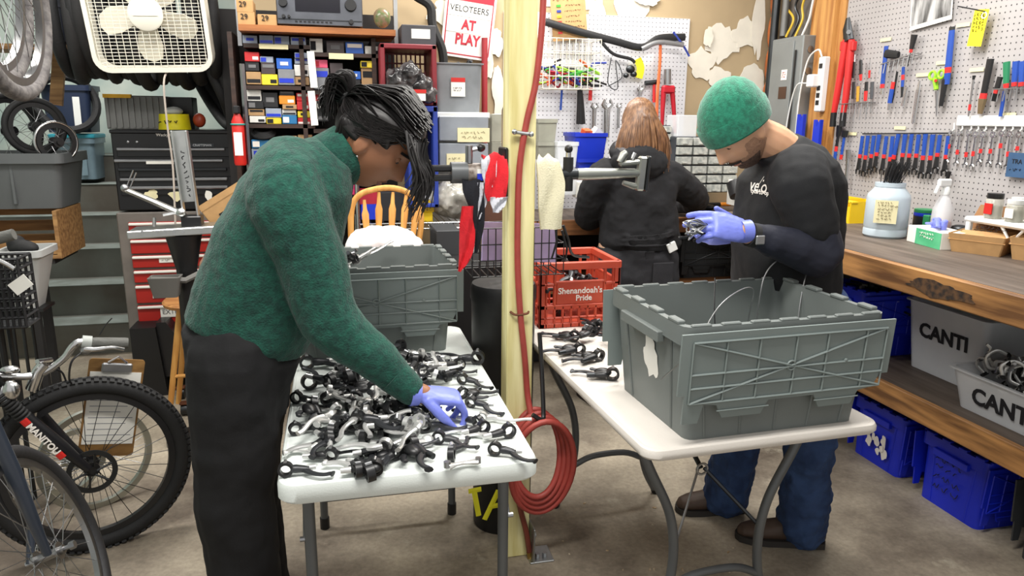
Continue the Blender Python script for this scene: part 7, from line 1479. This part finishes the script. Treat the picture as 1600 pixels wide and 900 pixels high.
wbn=PY(50,485,3.75); zw0=wbn.z; zw1=PY(50,392,3.75).z; a=PY(12,392,3.75); b_=PY(86,392,3.75); cx2=(a.x+b_.x)/2-.06; wd=b_.x-a.x
wb2=thing('waste_bin','off-white tapered plastic bin holding a black shoe','bin',(cx2,3.85,zw0)); rg=lambda w_,d_,z,o=0:[(cx2+o+x,3.85+y,zw0+z) for x,y in rrect(w_,d_,.03,4)]; h=zw1-zw0; OWH=plastic('bin_white',(186,188,186))
MB().loft([rg(wd*.55,.15,0,-.02),rg(wd*.92,.22,h-.03),rg(wd*1.05,.25,h-.03),rg(wd*1.05,.25,h),rg(wd*.9,.21,h),rg(wd*.5,.14,.01,-.02)]).build('bin',OWH,wb2,smooth=30)
shoe((cx2,3.82,zw1-.03),.16,'black shoe resting in the mouth of the off-white bin',-25)
ls=MB(); 
for dx in(-.06,-.02):
    for dy in(-.05,.05): ls.tube([(cx2-.02+dx,3.85+dy,zw0),(cx2-.02+dx*1.2,3.85+dy*1.2,0)],.008,8)
ls.box((cx2-.02,3.85,zw0-.008),(.17,.15,.014)); tag(ls.build('small_stand',DARKST,smooth=30),'dark metal stand under the off-white bin','stand')
# black grid basket of another bicycle
gbk=thing('grid_basket','black plastic grid crate with a paper tag at the left edge','basket',tuple(PY(20,515,3.0))); a=PY(-45,515,3.0); b_=PY(26,405,3.0); W=b_.x-a.x; H_=b_.z-a.z; GBM=plastic('grid_black',(34,34,36))
for yy in(3.0,3.12):
    for i in range(10): x=a.x+W*i/9; MB().tube([(x,yy,a.z),(x+(0),yy,b_.z)],.006,4).build('bar',GBM,gbk,smooth=0)
    for i in range(8): z_=a.z+H_*i/7; MB().tube([(a.x,yy,z_),(b_.x,yy,z_)],.006,4).build('bar',GBM,gbk,smooth=0)
for i in range(8): z_=a.z+H_*i/7; MB().tube([(b_.x,3.0,z_),(b_.x,3.12,z_)],.006,4).build('bar',GBM,gbk,smooth=0)
MB().box((a.x+W/2,3.06,a.z),(W,.12,.01)).build('floor_panel',GBM,gbk,smooth=0); MB().box(PY(32,445,2.99),(.07,.002,.05),T(0,0,0,0,-35,0)).build('paper_tag',PAPER,gbk,smooth=0)
ls=MB(); 
for dx in(.15,.45):
    for dy in(.02,.10): ls.tube([(a.x+W*dx,3.0+dy,a.z),(a.x+W*dx,3.0+dy,0)],.010,6)
tag(ls.build('basket_stand',DARKST,smooth=30),'thin dark legs below the black grid crate','stand')
brs=thing('bicycle','silver handlebar of another bicycle entering at the left edge','bicycle',tuple(PY(0,400,2.9))); MB().tube([PY(-40,380,2.9),PY(0,372,2.9),PY(22,366,2.9)],[.02,.021,.02],12).build('grip',mat('grey_grip_rubber',(92,92,88),.7),brs); MB().tube(spline([PY(-30,395,2.85),PY(5,410,2.85),PY(22,420,2.85)],5),.008,8).build('brake_lever',CHROME,brs); MB().tube([PY(-40,400,2.9),PY(-80,900,2.9)],.02,8).build('frame_tube',FKB,brs)
# chips and grit on the floor between the tables
db=MB(); rr=random.Random(21)
for i in range(70):
    x=rr.gauss(.95,.25); y=rr.gauss(1.9,.35); a=rr.uniform(0,180); l=rr.uniform(.004,.016)
    db.box((x,y,.002),(l,l*rr.uniform(.25,.6),.003),T(0,0,0,rr.uniform(-15,15),0,a))
tag(db.build('floor_debris',mat('pale_chips',(170,140,100),.9,rgb2=(210,200,180),scale=60),smooth=0),'scattered pale chips and grit on the floor between the tables','debris',kind='stuff')
# bins on the stairs
ys=6.22
def tapbin(label,x0,y0,x1,y1,yy,d,m,tp=.85,lidm=None,name='storage_bin'):
    a=PY(x0,y1,yy); b_=PY(x1,y0,yy); cx=(a.x+b_.x)/2; w_=b_.x-a.x; h=b_.z-a.z; r=thing(name,label,'storage bin',(cx,yy+d/2,a.z)); f=lambda k,z:[(cx+x*k,yy+d/2+y*k,a.z+z) for x,y in rrect(w_,d,.03,3)]
    MB().loft([f(tp,0),f(.97,h-.04),f(1.03,h-.04),f(1.03,h),f(.93,h),f(tp*.94,.01)]).build('bin',m,r,smooth=30)
    MB().box((cx+w_*.22,yy-.004+ (1-tp)*d*.2,a.z+h*.45),(w_*.14,.006,h*.7),T(0,0,0,-3,0,0)).build('side_strip',WHITE if lidm is None else m,r,smooth=0)
    if lidm: MB().loft([f(1.04,h),f(1.06,h+.005),f(1.06,h+.025),f(1.0,h+.03)]).build('lid',lidm,r,smooth=30)
    return r
NV=plastic('navy_bin',(36,48,74)); TEAL=plastic('teal_lid',(50,150,168)); CLB=mat('pale_blue_tub',(120,142,154),.35,alpha=.85)
tapbin('pale blue tub with a teal lid on the upper stair',84,216,146,281,ys,.3,CLB,.9,TEAL); tapbin('navy bin with a white strip stacked on the teal lidded tub',68,133,137,207,ys+.0,.3,NV,.86)
tapbin('dark navy bin high up beside the hanging tyres',62,0,98,64,4.9,.3,plastic('dark_navy',(26,32,48)),.92)
tag(MB().box(PY(80,66,4.9)+V((0,.15,-.03)),(.9,.34,.03)).build('plank_shelf',PAL,smooth=0),'pale plank shelf carrying the dark navy bin','shelf')
tag(MB().box(PY(92,100,5.2),(.07,.03,.50),T(0,0,0,0,10,0)).build('wood_offcut',PAL,smooth=0),'short pale plank leaning above the navy bin','plank')
tag(MB().torus(PY(95,150,6.1)+V((0,.1,-.05)),.20,.03,(.4,-.8,.2),40,9).build('tyre',TY[0]),'black tyre lying over the navy bin','tyre')
wg=MB(); 
for i in range(7): wg.tube([PY(38+2*i,-5,4.6),PY(38+2*i,95,4.6)],.003,4)
for i in range(12): wg.tube([PY(36,i*8,4.6),PY(54,i*8,4.6)],.003,4)
tag(wg.build('wire_grid',DARKST,smooth=0),'dark wire grid between the hanging wheels','grid')
